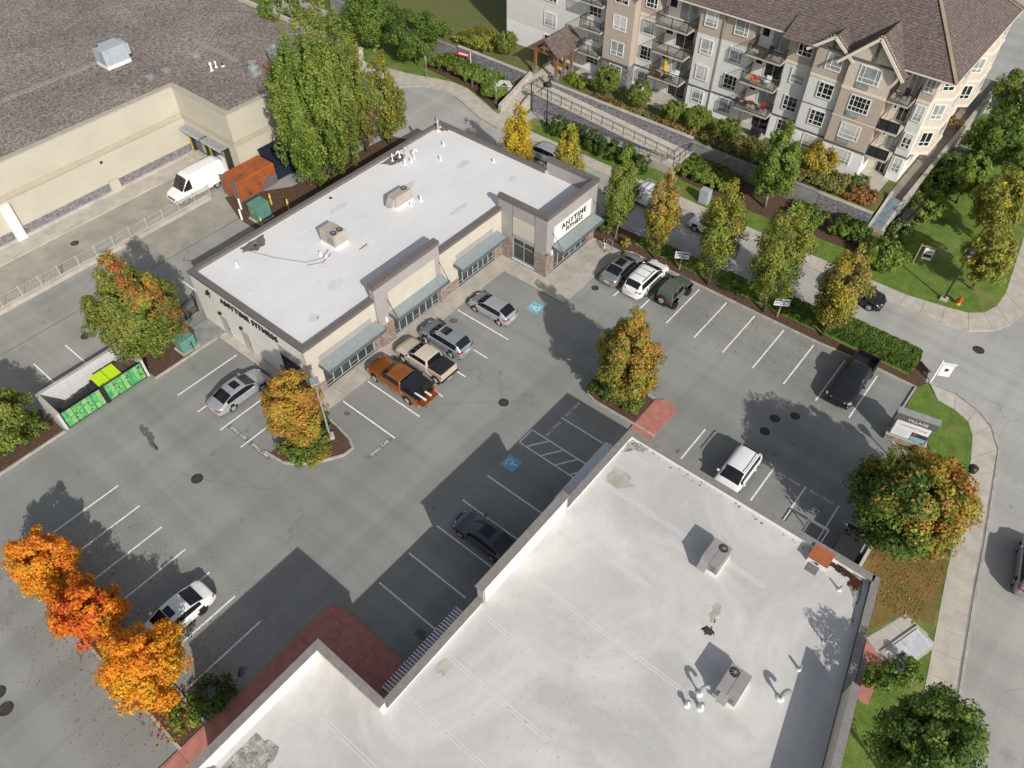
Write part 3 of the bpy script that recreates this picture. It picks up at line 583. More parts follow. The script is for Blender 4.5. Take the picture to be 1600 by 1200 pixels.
tree('maple_tree', (34.7,17.4), 1.0, 9.6, 2.9, 'tear', 17000, .22, gradpal([(OL,4),(G4,3),(Y2,2)],[(RU,4),(OL,2),(GB,3)],.25,1.0, side=R(-70), sideamt=.25), 33, 'egg-shaped olive and orange tree on the island by the red paving', 'maples in the lot', r=.17, clumps=230, cr=.24, plumes=9, pr=0.44)
tree('maple_tree', (16.7,33.0), .8, 7.2, 2.35, 'oval', 14000, .2, mixpal((GB,5),((.5,.29,.04),4),(OL,3),(RU,3)), 34, 'golden tree on the island at the corner of the white-roofed building', 'maples in the lot', r=.15, clumps=190, cr=.25, plumes=8, pr=0.46)
MP = 'orange maples in the strip at the lower left'
tree('maple_tree', (-.4,36.6), .9, 4.9, 2.2, 'egg', 10000, .2, gradpal([(Y1,3),((.74,.36,.03),5)],[(O1,5),((.7,.27,.04),4),(O2,2)],.15,.9), 35, 'uppermost of the three orange maples, closest to the open asphalt', MP, r=.13, clumps=130, cr=.27, plumes=8, pr=0.45, sy=1.12)
tree('maple_tree', (-.5,31.5), .7, 5.0, 2.4, 'egg', 8500, .2, gradpal([(Y2,2),(OL,2),(O1,2),(RD,1)],[(RD,2),(O2,5),(O1,3)],.0,.7), 36, 'reddest and thinnest maple, middle of the row, bare twigs showing', MP, r=.13, clumps=90, cr=.25, plumes=7, pr=0.42, sy=1.15)
tree('maple_tree', (-.2,25.9), .7, 6.0, 2.55, 'egg', 14000, .2, gradpal([(Y1,3),((.74,.37,.03),6)],[(O1,6),((.68,.28,.03),3)],.1,.95), 37, 'lowest and fullest of the three orange maples, by the white sedan nose', MP, r=.14, clumps=170, cr=.26, plumes=10, pr=0.44, sy=1.12)
tree('maple_tree', (35.3,-2.9), .8, 8.9, 4.1, 'oval', 26000, .25, gradpal([(G1,4),(G2,4),(G3,2)],[(RU,4),(GB,3),(OL,3),(G2,1)],.02,.95, side=R(-35), sideamt=.55), 38, 'broad green tree with orange patches between sidewalk and near building', 'trees by the corner sidewalk', r=.24, clumps=300, cr=.2, plumes=14, pr=0.36)
tree('maple_tree', (38.3,-3.5), 1.0, 7.0, 2.1, 'oval', 9000, .24, gradpal([(G1,4),(OL,3)],[(RU,4),(GB,3),(OL,2)],.1,1.0), 39, 'smaller orange-tipped tree behind the lit notice pylon', 'trees by the corner sidewalk', r=.14, clumps=120, cr=.26, plumes=7, pr=0.40)
tree('round_tree', (21.6,-8.3), 2.2, 9.8, 2.8, 'oval', 15000, .2, mixpal((G1,4),(G3,4),(G2,2)), 40, 'dark green round tree at the bottom right by the sidewalk', 'trees by the corner sidewalk', r=.15, clumps=180, cr=.24, plumes=10, pr=0.34)
tree('lawn_tree', (63.9,20.4), 1.6, 9.6, 2.7, 'cone', 13000, .22, mixpal((G2,4),(G4,4),((.12,.2,.05),3)), 41, 'fresh green conical tree on the lawn before the grey apartments', 'trees on the apartment grounds', r=.14, clumps=190, cr=.24, tm=BARK_L, streak=1.2, plumes=9, pr=0.42)
PK = 'trees in the small park at the right'
for i, (x, y, h, r_, lab, pl) in enumerate(((64.6,.9,6.6,2.7,'park tree with a thin yellow-green crown over the street lamp',((OL,4),(G4,4),(Y2,2))),(71.8,2.6,7.4,2.9,'yellow-green park tree at the right picture edge',((OL,4),(Y2,3),(G4,3))),(82.3,6.1,8.0,3.3,'dark green park tree beside the top of the side path',((G1,4),(G2,4),(G3,2))),(91.3,6.6,8.5,3.6,'leafy park tree nearest the far parking area',((G2,4),(G4,2),(G1,3))),(79.5,1.8,6.5,2.9,'low wide olive park tree at the right edge',((G2,3),(OL,4),(G4,2))),(76.6,6.2,5.6,2.2,'small park tree in front of the side retaining wall',((G2,4),(G4,3))),(97.5,4.5,7.5,3.0,'park tree beyond the side steps',((G1,4),(G2,4))))):
    tree('park_tree', (x, y), 1.2, h, r_*.9, 'oval', 11000, .26, mixpal(*pl), 50+i, lab, PK, r=.15, clumps=110, cr=.24, plumes=8, pr=.36)
tree('park_tree', (63.4,66.9), 1.5, 6.2, 3.2, 'oval', 10000, .25, mixpal((G1,4),(G2,4),(G3,3)), 60, 'dark round tree on the lawn at the end of the cul-de-sac', 'trees at the top', r=.14, tm=BARK_L, clumps=130, cr=.25)
tree('park_tree', (62.5,73.5), 1.5, 7.2, 3.2, 'oval', 9000, .27, mixpal((G1,4),(G2,4)), 61, 'green tree behind the dark round lawn tree', 'trees at the top', r=.14, clumps=120, cr=.26)
tree('park_tree', (53.0,77), 1.0, 9.0, 3.5, 'oval', 9000, .3, mixpal((G1,3),(G2,4),(OL,2)), 62, 'green tree beyond the cul-de-sac at the top of the picture', 'trees at the top', r=.18, clumps=120, cr=.26)
# ---- shrubs and hedges
def shrub(loc, h, r_, n, pal, seed, label, name='shrub', leaf=.16, sx=1., sy=1., group=None, prof='round', cat='shrub', H0=.0, clumps=None, cr=.3):
    e = crown(name, None, H0, h, r_, prof, n, leaf, pal, seed, clumps=clumps or max(30, int(n/80)), cr=cr, sx=sx, sy=sy)
    e.location = (loc[0], loc[1], loc[2] if len(loc) > 2 else .1); return tag(e, label, cat, group)
def hedge(x0, x1, y0, y1, h, n, pal, seed, label, leaf=.15, z=.1, cr=.34, name='hedge', group=None, rz=0, clip=False):
    if clip:
        rg = np.random.default_rng(seed); a, b_ = (x1-x0)/2, (y1-y0)/2; A = np.array([4*a*b_, 2*a*h, 2*a*h, 2*b_*h, 2*b_*h]); fc = rg.choice(5, n, p=A/A.sum()); u = rg.uniform(-1, 1, n); v = rg.uniform(0, 1, n)
        pos = np.where((fc == 0)[:, None], np.stack([u*a, (2*v-1)*b_, np.full(n, h)], 1), np.where((fc == 1)[:, None], np.stack([u*a, np.full(n, -b_), v*h], 1), np.where((fc == 2)[:, None], np.stack([u*a, np.full(n, b_), v*h], 1), np.where((fc == 3)[:, None], np.stack([np.full(n, -a), u*b_, v*h], 1), np.stack([np.full(n, a), u*b_, v*h], 1)))))
        nrm = np.array([(0,0,1),(0,-1,0),(0,1,0),(-1,0,0),(1,0,0)], float)[fc]
        wob = .07*np.sin(pos[:, 0]*4+1)*np.sin(pos[:, 1]*3.1)+.06*np.sin(pos[:, 1]*7+pos[:, 2]*5)
        pos = pos-nrm*(np.abs(rg.normal(0, .07, n))-wob)[:, None]; pos[:, 2] = np.maximum(pos[:, 2], .04)
        k = np.sqrt((np.abs(pos[:, 0])/a)**8+(np.abs(pos[:, 1])/b_)**8+(pos[:, 2]/h)**8); pos *= np.where(k > 1, k**-.12, 1)[:, None]
        nm = nrm+rg.normal(size=(n, 3))*.55; nm /= np.linalg.norm(nm, axis=1)[:, None]; uu = np.cross(nm, rg.normal(size=(n, 3))); uu /= np.linalg.norm(uu, axis=1)[:, None]; vv = np.cross(nm, uu); s_ = leaf*rg.uniform(.6, 1.3, n)
        uu *= s_[:, None]; vv *= (s_*.75)[:, None]; V = np.stack([pos-uu*.5, pos-vv*.5, pos+uu*.6, pos+vv*.5], 1)
        e = leafobj(name, V, np.array([pal(0, 0, rg) for _ in range(n)])*rg.uniform(.7, 1.3, (n, 1)))
    else:
        n = int(n*1.5); e = crown(name, None, 0.05, h, 1, None, n, leaf, pal, seed, clumps=max(60, int((x1-x0)*(y1-y0)*11)), cr=cr*.85, box=((x1-x0)/2-.12, (y1-y0)/2-.12))
    e.location = ((x0+x1)/2, (y0+y1)/2, z); e.rotation_euler = (0, 0, rz); return tag(e, label, 'hedge', group)
GREEN = mixpal((G1,4),(G2,4),(G3,2)); FRESH = mixpal((G2,3),(G4,4),(G1,1)); DARKG = mixpal((G3,5),(G1,3))
hedge(51.35,53.2,1.3,8.9,1.3,15000,mixpal((G1,4),(G2,3),((.12,.2,.04),3)),70,'clipped green hedge beside the rear of the black pickup',clip=True,leaf=.13)
hedge(51.2,53.0,9.4,13.0,.8,5000,GREEN,71,'low hedge piece under the tallest narrow tree',clip=True,leaf=.13)
hedge(51.3,52.6,14.6,18.2,.7,4200,FRESH,72,'low bright hedge piece between the two notice boards',clip=True,leaf=.13)
hedge(51.2,52.3,20.4,26.6,.7,5600,FRESH,73,'low bright hedge along the kerb behind the parked white minivan',clip=True,leaf=.13)
shrub((50.4,27.6),.8,.55,500,mixpal((Y2,3),(OL,3)),74,'yellow rounded shrub below the bicycle rack')
shrub((51.2,30.4),1.3,.9,900,GREEN,75,'green shrub behind the tower wall corner')
shrub((51.3,32.6),1.4,.9,900,mixpal((RU,2),(OL,3),(G1,3)),76,'reddish shrub behind the tower between the narrow trees')
shrub((51.0,38.4),1.2,.9,900,GREEN,77,'shrub behind the long roof edge between the yellow trees')
hedge(33.5,36.1,15.7,20.1,.75,4200,mixpal((G1,4),(G2,3),(OL,2),(G3,3)),78,'shrubs filling the island under the egg-shaped tree',leaf=.17)
hedge(14.7,18.0,31.2,34.0,.8,3000,mixpal((G1,4),(G2,4),(OL,2)),79,'shrubs filling the island under the golden tree',leaf=.17)
hedge(15.3,17.4,30.6,31.6,.5,900,mixpal((OL,3),(Y2,2),(G2,2)),80,'low yellowing groundcover at the island front edge',leaf=.15)
shrub((18.4,33.2),1.1,.75,700,GREEN,81,'green shrub next to the island lamp')
hedge(-8,5.6,47.7,50.5,1.2,11000,mixpal((G1,3),(G2,4),(G4,2)),82,'long bushy hedge left of the bin enclosure',leaf=.17)
shrub((1.2,22.9),1.7,1.35,2600,DARKG,83,'dark green shrub at the foot of the lowest orange maple',prof='oval')
shrub((-.4,23.2),.8,.9,900,FRESH,84,'small light green shrub left of the dark one by the maples')
shrub((27.6,-6.9),1.0,1.05,1300,GREEN,85,'green shrub between the near building sign and the white vault lid')
shrub((26.2,-5.9),1.0,.9,1000,GREEN,86,'green shrub under the street-side lettering')
shrub((44.2,-1.9),.7,.6,500,GREEN,87,'low plant at the foot of the notice pylon')
shrub((36.0,54.5),1.0,1.0,1300,DARKG,88,'round clipped bush below the huge green tree')
for i, (x, y, s_) in enumerate(((61.3,33.0,1.5),(61.5,35.0,1.6),(61.4,37.0,1.5),(61.6,39.2,1.6),(61.5,41.4,1.6),(61.6,43.8,1.5))):
    shrub((x, y), s_*1.45, 1.1, 3000, mixpal((G1,5),(G3,4),((.05,.1,.03),3)), 90+i, ('rightmost','second from right','third from right','third from left','second from left','leftmost')[i]+' of the dark round bushes below the ramp railing', group='bushes in front of the ramp', prof='oval')
hedge(62.9,66.6,23.8,30.2,1.0,7500,FRESH,100,'bright leafy hedge below the ramp landing',leaf=.2)
hedge(63.6,66.6,10.3,14.0,1.1,4200,GREEN,101,'green planting below the stone retaining wall',leaf=.2)
hedge(61.9,66.5,14.8,18.2,.8,4200,FRESH,102,'loose green planting right of the conical lawn tree',leaf=.2)
shrub((63.0,8.3),2.1,1.9,7500,mixpal((G2,4),(G4,3),(G1,2)),103,'big bright green bush by the corner of the lawn',leaf=.2,prof='oval')
shrub((67.6,8.4),1.7,1.3,3600,mixpal((G2,3),((.3,.32,.2),2),(G1,3)),104,'white-flecked bush beside the glazed stair roof',leaf=.18)
shrub((72.5,8.0),2.4,1.9,3500,FRESH,105,'green bush against the side path wall',leaf=.22)
shrub((76.4,8.4),2.8,2.1,4000,GREEN,106,'taller bush further up the side path wall',leaf=.22)
shrub((79.8,8.3),3.0,2.0,3600,mixpal((G2,3),((.07,.13,.05),4)),107,'bluish green bush at the upper end of the side path wall',leaf=.22)
hedge(63.4,66.4,55.0,64.6,1.6,9000,mixpal((G1,3),(G2,4),(G4,3)),108,'thick shrub bank before the stone wall by the cul-de-sac',leaf=.2,cr=.4)
hedge(62.1,65.4,52.9,55.6,1.5,3600,FRESH,109,'bright shrubs round the hexagonal name board',leaf=.2,cr=.4)
# ================================================================== BUILDINGS
def window(parent, axis, c, a0, a1, z0, z1, vm=(.5,), hm=(.35,), pane=None, frame=None, fw_=.07, out=.05, grille=0, blind=0):
    """framed window; axis 'x': in a wall facing -X, 'y': facing -Y, 'X' / 'Y': facing +X / +Y"""
    def bx(b, u0, u1, w0, w1, d0, d1):
        s = -1 if axis in 'xy' else 1; lo, hi = sorted((c+s*d0, c+s*d1))
        if axis in 'xX': b.box(lo, hi, u0, u1, w0, w1)
        else: b.box(u0, u1, lo, hi, w0, w1)
    b = MB(); L = a1-a0; Hh = z1-z0
    bx(b, a0, a1, z0, z0+fw_, -.02, out); bx(b, a0, a1, z1-fw_, z1, -.02, out)
    bx(b, a0, a0+fw_, z0+fw_, z1-fw_, -.02, out); bx(b, a1-fw_, a1, z0+fw_, z1-fw_, -.02, out)
    for v in vm: bx(b, a0+L*v-fw_*.35, a0+L*v+fw_*.35, z0+fw_, z1-fw_, -.02, out*.8)
    for h in hm: bx(b, a0+fw_, a1-fw_, z0+Hh*h-fw_*.35, z0+Hh*h+fw_*.35, -.02, out*.75)
    for g in range(grille):
        u = a0+fw_+(L-2*fw_)*(g+1)/(grille+1); bx(b, u-.012, u+.012, z0+fw_, z1-fw_, .012, .03)
    if grille:
        for h in (.68,): bx(b, a0+fw_, a1-fw_, z0+Hh*h-.012, z0+Hh*h+.012, .012, .03)
    o = build('window', b, frame or FRAME, parent)
    b = MB(); bx(b, a0+fw_*.5, a1-fw_*.5, z0+fw_*.5, z1-fw_*.5, .002, .012); build('pane', b, pane or GLASS, o)
    if blind:
        b = MB(); bx(b, a0+fw_, a1-fw_, z1-fw_-(Hh-2*fw_)*blind, z1-fw_, .013, .018); build('blind', b, BLIND, o)
    return o
BLIND = mat('blind_cloth', (.58,.57,.53), rough=.7, var=.05)
def boxes(name, m, parent, *bs, join=False, **k):
    if parent is None or join or len(bs) == 1:
        b = MB()
        for q in bs: b.box(*q)
        return build(name, b, m, parent, **k)
    o = None
    for q in bs:
        p_ = build(name, MB().box(*q), m, parent, **k); o = o or p_
    return o
# ------------------------------------------------------------------ long white-roofed building
B1 = empty('commercial_building', (20,35.65,0), 0, 'long cream commercial building with a white flat roof and grey tower front', 'building')
B1.location = (0, 0, 0)
HZ = 5.2; HT = 6.45; DK = 4.9
boxes('roof_deck', WHITE_ROOF, B1, (20.25,49.1,35.9,49.15,DK-.2,DK), (42.45,49.3,30.9,35.9,DK-.2,DK))
boxes('wall', CREAM_W, B1, (20.0,20.3,35.95,49.4,0,HZ))
boxes('wall', CREAM, B1, (20.3,49.0,49.1,49.4,0,HZ)); boxes('wall', CREAM, B1, (49.0,49.3,35.95,49.4,0,HZ))
# street front: piers and headers around the shop windows
def front(x0, x1, o0, o1, y, top, m, pier, name='wall', y1=35.95, pz=2.4):
    boxes(name, m, B1, (x0,x1,y,y1,2.75,top))
    for a, b_ in ((x0,o0),(o1,x1)):
        if b_-a > .02:
            boxes(name, m, B1, (a,b_,y,y1,pz if pier else 0,2.75))
            if pier: boxes('stone_pier', STONE, B1, (a,b_,y-.06,y1,0,pz)); boxes('pier_cap', CONC, B1, (a-.0,b_,y-.09,y1,pz,pz+.07))
front(20.0, 26.95, 21.2, 26.35, 35.65, HZ, CREAM, False)
boxes('stone_pier', STONE, B1, (20.0,21.2,35.58,35.65,0,1.1), (26.35,26.95,35.58,35.65,0,2.3))
front(26.95, 34.1, 28.45, 33.85, 35.45, HT+.1, GREYST, True)
front(34.1, 42.2, 36.35, 41.15, 35.65, HZ, CREAM, True, pz=1.3)
boxes('sign_panel', CREAM, B1, (28.25,33.5,35.41,35.449,3.25,5.2))
boxes('wall_panel', GREYST, B1, (21.1,26.4,35.62,35.649,3.0,3.72), (36.2,41.0,35.62,35.649,3.0,3.72))
# tower
boxes('wall', GREYST, B1, (42.2,42.5,30.94,31.9,2.4,HT), (42.2,42.5,31.9,34.35,2.7,HT), (42.2,42.5,34.35,35.65,2.4,HT), (42.2,42.5,31.9,34.35,0,.42))
boxes('stone_pier', STONE, B1, (42.14,42.5,30.58,31.9,0,2.4), (42.14,42.5,34.35,35.64,0,2.4))
boxes('wall', GREYST, B1, (42.2,49.5,30.64,30.94,2.75,HT), (42.5,43.3,30.64,30.94,2.4,2.75), (48.65,49.5,30.64,30.94,2.4,2.75))
boxes('stone_pier', STONE, B1, (42.5,43.3,30.58,30.94,0,2.4), (48.65,49.5,30.58,30.94,0,2.4))
boxes('wall', GREYST, B1, (49.2,49.5,30.94,36.1,0,HT), (42.2,42.5,35.65,35.95,DK,HT))
boxes('sign_panel', mat('sign_cream', (.8,.79,.74), var=.02), B1, (43.2,48.6,30.6,30.639,3.25,4.95))
boxes('sign_panel', CREAM, B1, (42.17,42.199,31.95,34.32,3.15,4.9))
boxes('joint', AWN_D, B1, (42.18,42.2,31.9,31.93,2.7,HT-.3), (42.18,42.2,34.33,34.36,2.7,HT-.3))
def cop(x0, x1, y0, y1, z, h=.22):
    boxes('coping', COPING, B1, (x0,x1,y0,y1,z,z+.06), (x0,x1,y0,y0+.04,z-h,z), (x0,x0+.04,y0+.04,y1,z-h,z))
cop(19.93,20.38,35.6,49.45,HZ); cop(20.38,49.35,49.02,49.45,HZ); cop(48.95,49.36,36.15,49.02,HZ)
cop(20.38,26.95,35.58,36.02,HZ); cop(34.1,42.2,35.58,36.02,HZ)
cop(26.88,34.17,35.37,36.02,HT+.1,.3); cop(42.12,42.56,31.0,36.0,HT,.3); cop(42.12,49.58,30.56,31.0,HT,.3); cop(49.14,49.58,31.0,36.15,HT,.3)
def shopfront(x0, x1, y, n, extra=None):
    for i in range(n):
        a, b_ = x0+(x1-x0)*i/n, x0+(x1-x0)*(i+1)/n
        window(B1, 'y', y, a, b_, .13, 2.75, vm=(), hm=(.8,) if i % 3 else (.8,.14), pane=GLASS_S, fw_=.04, frame=SHOPFR)
shopfront(21.2, 26.35, 35.85, 6); shopfront(28.45, 33.85, 35.75, 7); shopfront(36.35, 41.15, 35.85, 7); shopfront(43.3, 48.65, 30.85, 6)
window(B1, 'x', 42.3, 31.9, 34.35, .42, 2.7, vm=(.5,), hm=(.72,), pane=GLASS_S, frame=SHOPFR)
boxes('window_sill', FRAME, B1, (42.1,42.3,31.85,34.4,.36,.42))
# red punching bags seen through the first shop window
REDB = mat('bag_red', (.4,.03,.04), rough=.5)
part('punch_bag', REDB, B1, lambda b: [b.cyl((25.3,36.6), .18, .9, 2.3, 10), b.cyl((25.95,36.5), .18, .9, 2.3, 10)])
def awning(parent, x0, x1, yb, yf, zb, zf, m=AWN, fm=AWN_D, ax='y', rods=True, pitch=.19):
    b = MB(); n = int((x1-x0)/pitch)
    b.add([(x0,yf,zf),(x1,yf,zf),(x1,yb,zb),(x0,yb,zb),(x0,yf,zf-.04),(x1,yf,zf-.04),(x1,yb,zb-.04),(x0,yb,zb-.04)], [(0,1,2,3),(7,6,5,4),(0,4,5,1),(1,5,6,2),(2,6,7,3),(3,7,4,0)])
    for i in range(n+1):
        x = x0+(x1-x0)*i/n; b.bar((x,yf,zf+.02),(x,yb,zb+.02),.035,.05)
    o = build('awning', b, m, parent)
    s = -1 if yf < yb else 1
    boxes('fascia', fm, o, (x0-.06,x1+.06,min(yf,yf+s*.07),max(yf,yf+s*.07),zf-.2,zf+.05), (x0-.06,x0,min(yb,yf),max(yb,yf),zf-.2,zf+.03), (x1,x1+.06,min(yb,yf),max(yb,yf),zf-.2,zf+.03))
    if rods:
        for x in (x0+.02, x1-.02): build('tie_rod', MB().bar((x,yf,zf),(x,yb,zb+1.35),.035), METAL_B, o)
    return o
awning(B1, 20.95, 26.75, 35.6, 34.45, 3.15, 2.98, rods=False); awning(B1, 28.1, 34.0, 35.4, 34.4, 3.25, 3.08); awning(B1, 35.85, 41.5, 35.6, 34.45, 3.15, 2.98, rods=False); awning(B1, 42.95, 49.0, 30.55, 29.4, 3.15, 2.98)
SGN = mat('sign_black', (.025,.022,.025), rough=.5)
text('sign_lettering', 'ANYTIME FITNESS', .78, SGN, B1, (19.97,42.15,4.3), (0,-1,0), (0,0,1), extrude=.05, bold=.012, space=1.13)
text('sign_lettering', 'ANYTIME', .74, SGN, B1, (46.0,30.57,4.38), (1,0,0), (0,0,1), extrude=.04, bold=.0, space=1.2)
text('sign_lettering', 'FITNESS', .6, SGN, B1, (46.1,30.57,3.75), (1,0,0), (0,0,1), extrude=.04, bold=.0, space=1.2)
text('house_number', '440', .32, FRAME, B1, (44.4,30.78,2.55), (1,0,0), (0,0,1), extrude=.01)
def runner(y, z, s):     # running-figure emblem on the end wall
    b = MB(); q = lambda u, v: (19.93, y-u*s, z+v*s)
    def limb(*p): b.tube([q(*a) for a in p], [.075*s]*len(p), 6)
    b.ellipsoid(q(.18,.42), (.05,.13*s,.13*s), 10, 6)
    limb((.08,.25),(-.05,-.05)); limb((-.05,-.05),(.2,-.12),(.1,-.42)); limb((-.05,-.05),(-.22,-.3),(-.45,-.3)); limb((.08,.22),(.3,.12),(.42,.25)); limb((.06,.22),(-.18,.18),(-.28,-.02))
    build('running_emblem', b, SGN, B1, smooth=True)
runner(47.25, 4.12, .85)
# end wall: two doors with canopies' lamps and a tall window
for y in (46.2, 43.5):
    d = boxes('door', mat('door_grey', (.45,.43,.41), rough=.6), B1, (19.96,20.0,y-.5,y+.5,.13,2.15)); boxes('handle', METAL_B, d, (19.92,19.96,y-.4,y-.34,1.0,1.15))
    boxes('wall_lamp', METAL_B, B1, (19.8,20.0,y+.08,y+.32,2.4,2.6))
boxes('wall_panel', GREYST, B1, (19.965,19.999,36.45,38.85,2.9,3.85))
boxes('stone_pier', STONE, B1, (19.94,19.999,38.9,39.5,0,1.2), (19.94,19.999,35.65,36.4,0,1.2))
window(B1, 'x', 19.99, 36.45, 38.85, .3, 2.9, vm=(.5,), hm=(.75,), pane=GLASS, frame=METAL_B)
boxes('wall_lamp', FRAME, B1, (27.6,27.8,35.3,35.42,2.5,3.0)); boxes('wall_lamp', FRAME, B1, (42.8,42.98,30.48,30.62,2.2,2.75))
# membrane seams and scuffs on the deck
b = MB()
for y in (38.4, 41.1, 43.8, 46.5): b.box(20.4,48.9,y,y+.06,DK,DK+.006)
build('membrane_seam', b, WHITE_ROOF, B1)
DIRT = mat('roof_dirt', (.2,.185,.16), rough=.95, var=.25, scale=1.6, fine=.3, fscale=10, world=True)
def blotch(parent, poly, z, m=DIRT, name='ponding_stain', seed=1):
    rg = random.Random(seed); n = len(poly); out = []
    for i in range(n):
        a, c_ = Vector(poly[i]), Vector(poly[(i+1) % n])
        for k in range(5): out.append(a.lerp(c_, k/5)+Vector((rg.uniform(-.12,.12), rg.uniform(-.12,.12)))*(0 if k == 0 else 1))
    build(name, MB().sheet(out, z), m, parent)
blotch(B1, [(40.4,48.95),(42.9,48.95),(43.1,48.2),(42.2,47.7),(41.2,47.9)], DK+.005)
blotch(B1, [(24.6,48.95),(27.0,48.9),(26.2,47.7),(25.2,47.6),(24.4,48.2)], DK+.005, seed=2)
blotch(B1, [(47.9,48.9),(49.0,48.9),(49.0,47.9),(48.4,48.3)], DK+.005, mat('rust_stain',(.3,.17,.1),var=.2,world=True), seed=3)
FAINT = mat('roof_faint_stain', (.65,.645,.625), rough=.8, var=.08, scale=1, world=True)
for i, (x, y, a, c_) in enumerate(((33.5,46.8,1.1,.4),(26.5,39.5,.8,.5),(45.4,43.0,.9,.35),(40.0,38.6,1.2,.35),(31.2,41.2,.5,.3),(39.3,44.4,1.3,.5),(23.0,38.0,.5,.5),(46.5,38.0,.6,.3))):
    blotch(B1, [(x-a,y-c_*.4),(x-a*.3,y-c_),(x+a*.6,y-c_*.7),(x+a,y+c_*.2),(x+a*.2,y+c_),(x-a*.7,y+c_*.6)], DK+.004+i*.0002, FAINT, 'faint_stain', 40+i)
b = MB(); rg = random.Random(12)
for i in range(60):
    x, y = rg.uniform(20.8,48.6), rg.uniform(36.4,48.7); s = rg.uniform(.02,.06); b.sheet([(x-s,y-s*.5),(x+s,y-s*.7),(x+s*.7,y+s*.6),(x-s*.8,y+s*.5)], DK+.0065)
o = build('roof_debris', b, mat('speck_grey', (.4,.38,.36)), B1); tag(o, kind='stuff')
for x, y in ((25.6,48.2),(42.0,48.3),(34.0,48.4)): part('roof_drain', METAL_B, B1, lambda b: b.cyl((x,y), .14, DK+.006, DK+.06, 12))
# ------------------------------------------------------------------ rooftop equipment
def hvac(x0, x1, y0, y1, z, h, m, label, fans, hood=None, grp='rooftop air units', curb=.25):
    e = empty('rooftop_unit', ((x0+x1)/2,(y0+y1)/2,z), 0, label, 'air unit', grp); cx, cy = (x0+x1)/2, (y0+y1)/2
    bb = lambda n, mm, q, p=e, bv=0: build(n, MB().box(q[0]-cx,q[1]-cx,q[2]-cy,q[3]-cy,q[4],q[5]), mm, p, bevel=bv)
    bb('kerb_base', WHITE_P, (x0-.03,x1+.03,y0-.03,y1+.03,0,curb)); c_ = bb('cabinet', m, (x0,x1,y0,y1,curb,h), bv=.02)
    bb('seam', COPING, (x0-.006,x1+.006,(y0+y1)/2-.012,(y0+y1)/2+.012,curb+.02,h+.004), c_)
    for k in range(5):
        zz = curb+.15+k*(h-curb-.3)/5; bb('louvre', COPING, (x0-.012,x0+.1,y0+.15,cy-.1,zz,zz+.05), c_)
    for fx, fy, fr in fans:
        b = MB(); b.cyl((fx-cx,fy-cy), fr, h, h+.05, 18); f = build('fan', b, METAL_B, e)
        b = MB()
        for k in range(4):
            a = k*math.pi/4; b.bar((fx-cx-fr*.9*math.cos(a),fy-cy-fr*.9*math.sin(a),h+.06),(fx-cx+fr*.9*math.cos(a),fy-cy+fr*.9*math.sin(a),h+.06),.02,.02)
        b.cyl((fx-cx,fy-cy), fr*.28, h+.05, h+.09, 10); build('grille', b, METAL_S, f)
    if hood:
        hx0, hx1, hy0, hy1 = hood; b = MB()
        b.add([(hx0-cx,hy0-cy,h*.35),(hx1-cx,hy0-cy,h*.35),(hx1-cx,hy1-cy,h*.35),(hx0-cx,hy1-cy,h*.35),(hx0-cx+(.35 if hx1<=x0+.01 else 0),hy0-cy,h*.9),(hx1-cx,hy0-cy,h*.9),(hx1-cx,hy1-cy,h*.9),(hx0-cx+(.35 if hx1<=x0+.01 else 0),hy1-cy,h*.9)], [(0,3,2,1),(4,5,6,7),(0,1,5,4),(1,2,6,5),(2,3,7,6),(3,0,4,7)])
        build('intake_hood', b, m, e)
    return e
hvac(29.4,30.75,42.6,44.4,DK,1.35,BEIGE_UNIT,'beige two-fan unit on the white roof, nearer the end-wall lettering',[(29.75,42.98,.27),(30.4,42.98,.27)])
hvac(36.45,38.4,42.6,43.55,DK,1.2,BEIGE_UNIT,'beige one-fan unit with a side hood in the middle of the white roof',[(38.0,43.2,.27)],hood=(35.95,36.44,42.75,43.45))
hvac(23.25,24.85,4.0,5.15,5.0,1.1,GREY_UNIT,'grey unit with one fan on the near roof, upper of the pair',[(24.5,4.4,.25)],hood=(22.85,23.24,4.6,5.1))
hvac(17.4,19.0,-.3,.86,5.0,1.1,GREY_UNIT,'grey unit with one fan on the near roof, lower of the pair',[(18.6,.5,.25)],hood=(17.05,17.39,.1,.6))
hvac(32.7,35.3,80.0,82.0,7.0,1.9,BLUE_UNIT,'big blue-grey unit on the gravel roof',[(33.0,81.7,.3)],hood=(35.31,35.7,80.2,81.8),curb=.35)
def pipe_vent(x, y, z, h, r, label, kind='pipe', m=WHITE_P, d=0.):
    b = MB()
    if kind == 'goose':
        pts = [(0,0,0),(0,0,h*.7)]+[(math.cos(d)*(.9*h*.22*(1-math.cos(R(a)))), math.sin(d)*(.9*h*.22*(1-math.cos(R(a)))), h*.7+h*.25*math.sin(R(a))) for a in (40,80,120,160,190)]
        b.tube(pts, r, 9)
    elif kind == 'cap': b.cyl((0,0), r, 0, h*.75, 12); b.tube([(0,0,h*.7),(0,0,h*.82),(0,0,h)], [r*1.7, r*1.6, r*.4], 14)
    else: b.cyl((0,0), r, 0, h, 10)
    o = build('roof_vent', b, m, smooth=False, loc=(x, y, z)); tag(o, label, 'vent', 'vents on the roofs')
    b = MB(); b.tube([(0,0,0),(0,0,.03),(0,0,.12)], [r*1.5+.05, r*1.4+.04, r*1.12], 12); build('flashing', b, WHITE_P, o)
    return o
pipe_vent(48.2,48.7,DK,1.3,.14,'big curved silver vent at the far corner of the white roof','goose',METAL_S,d=R(60))
pipe_vent(41.65,48.4,DK,.75,.05,'thin white pipe standing in the dark puddle mark on the white roof')
pipe_vent(42.5,48.3,DK,.7,.07,'hooked white vent at the puddle mark edge','goose',WHITE_P,d=R(160))
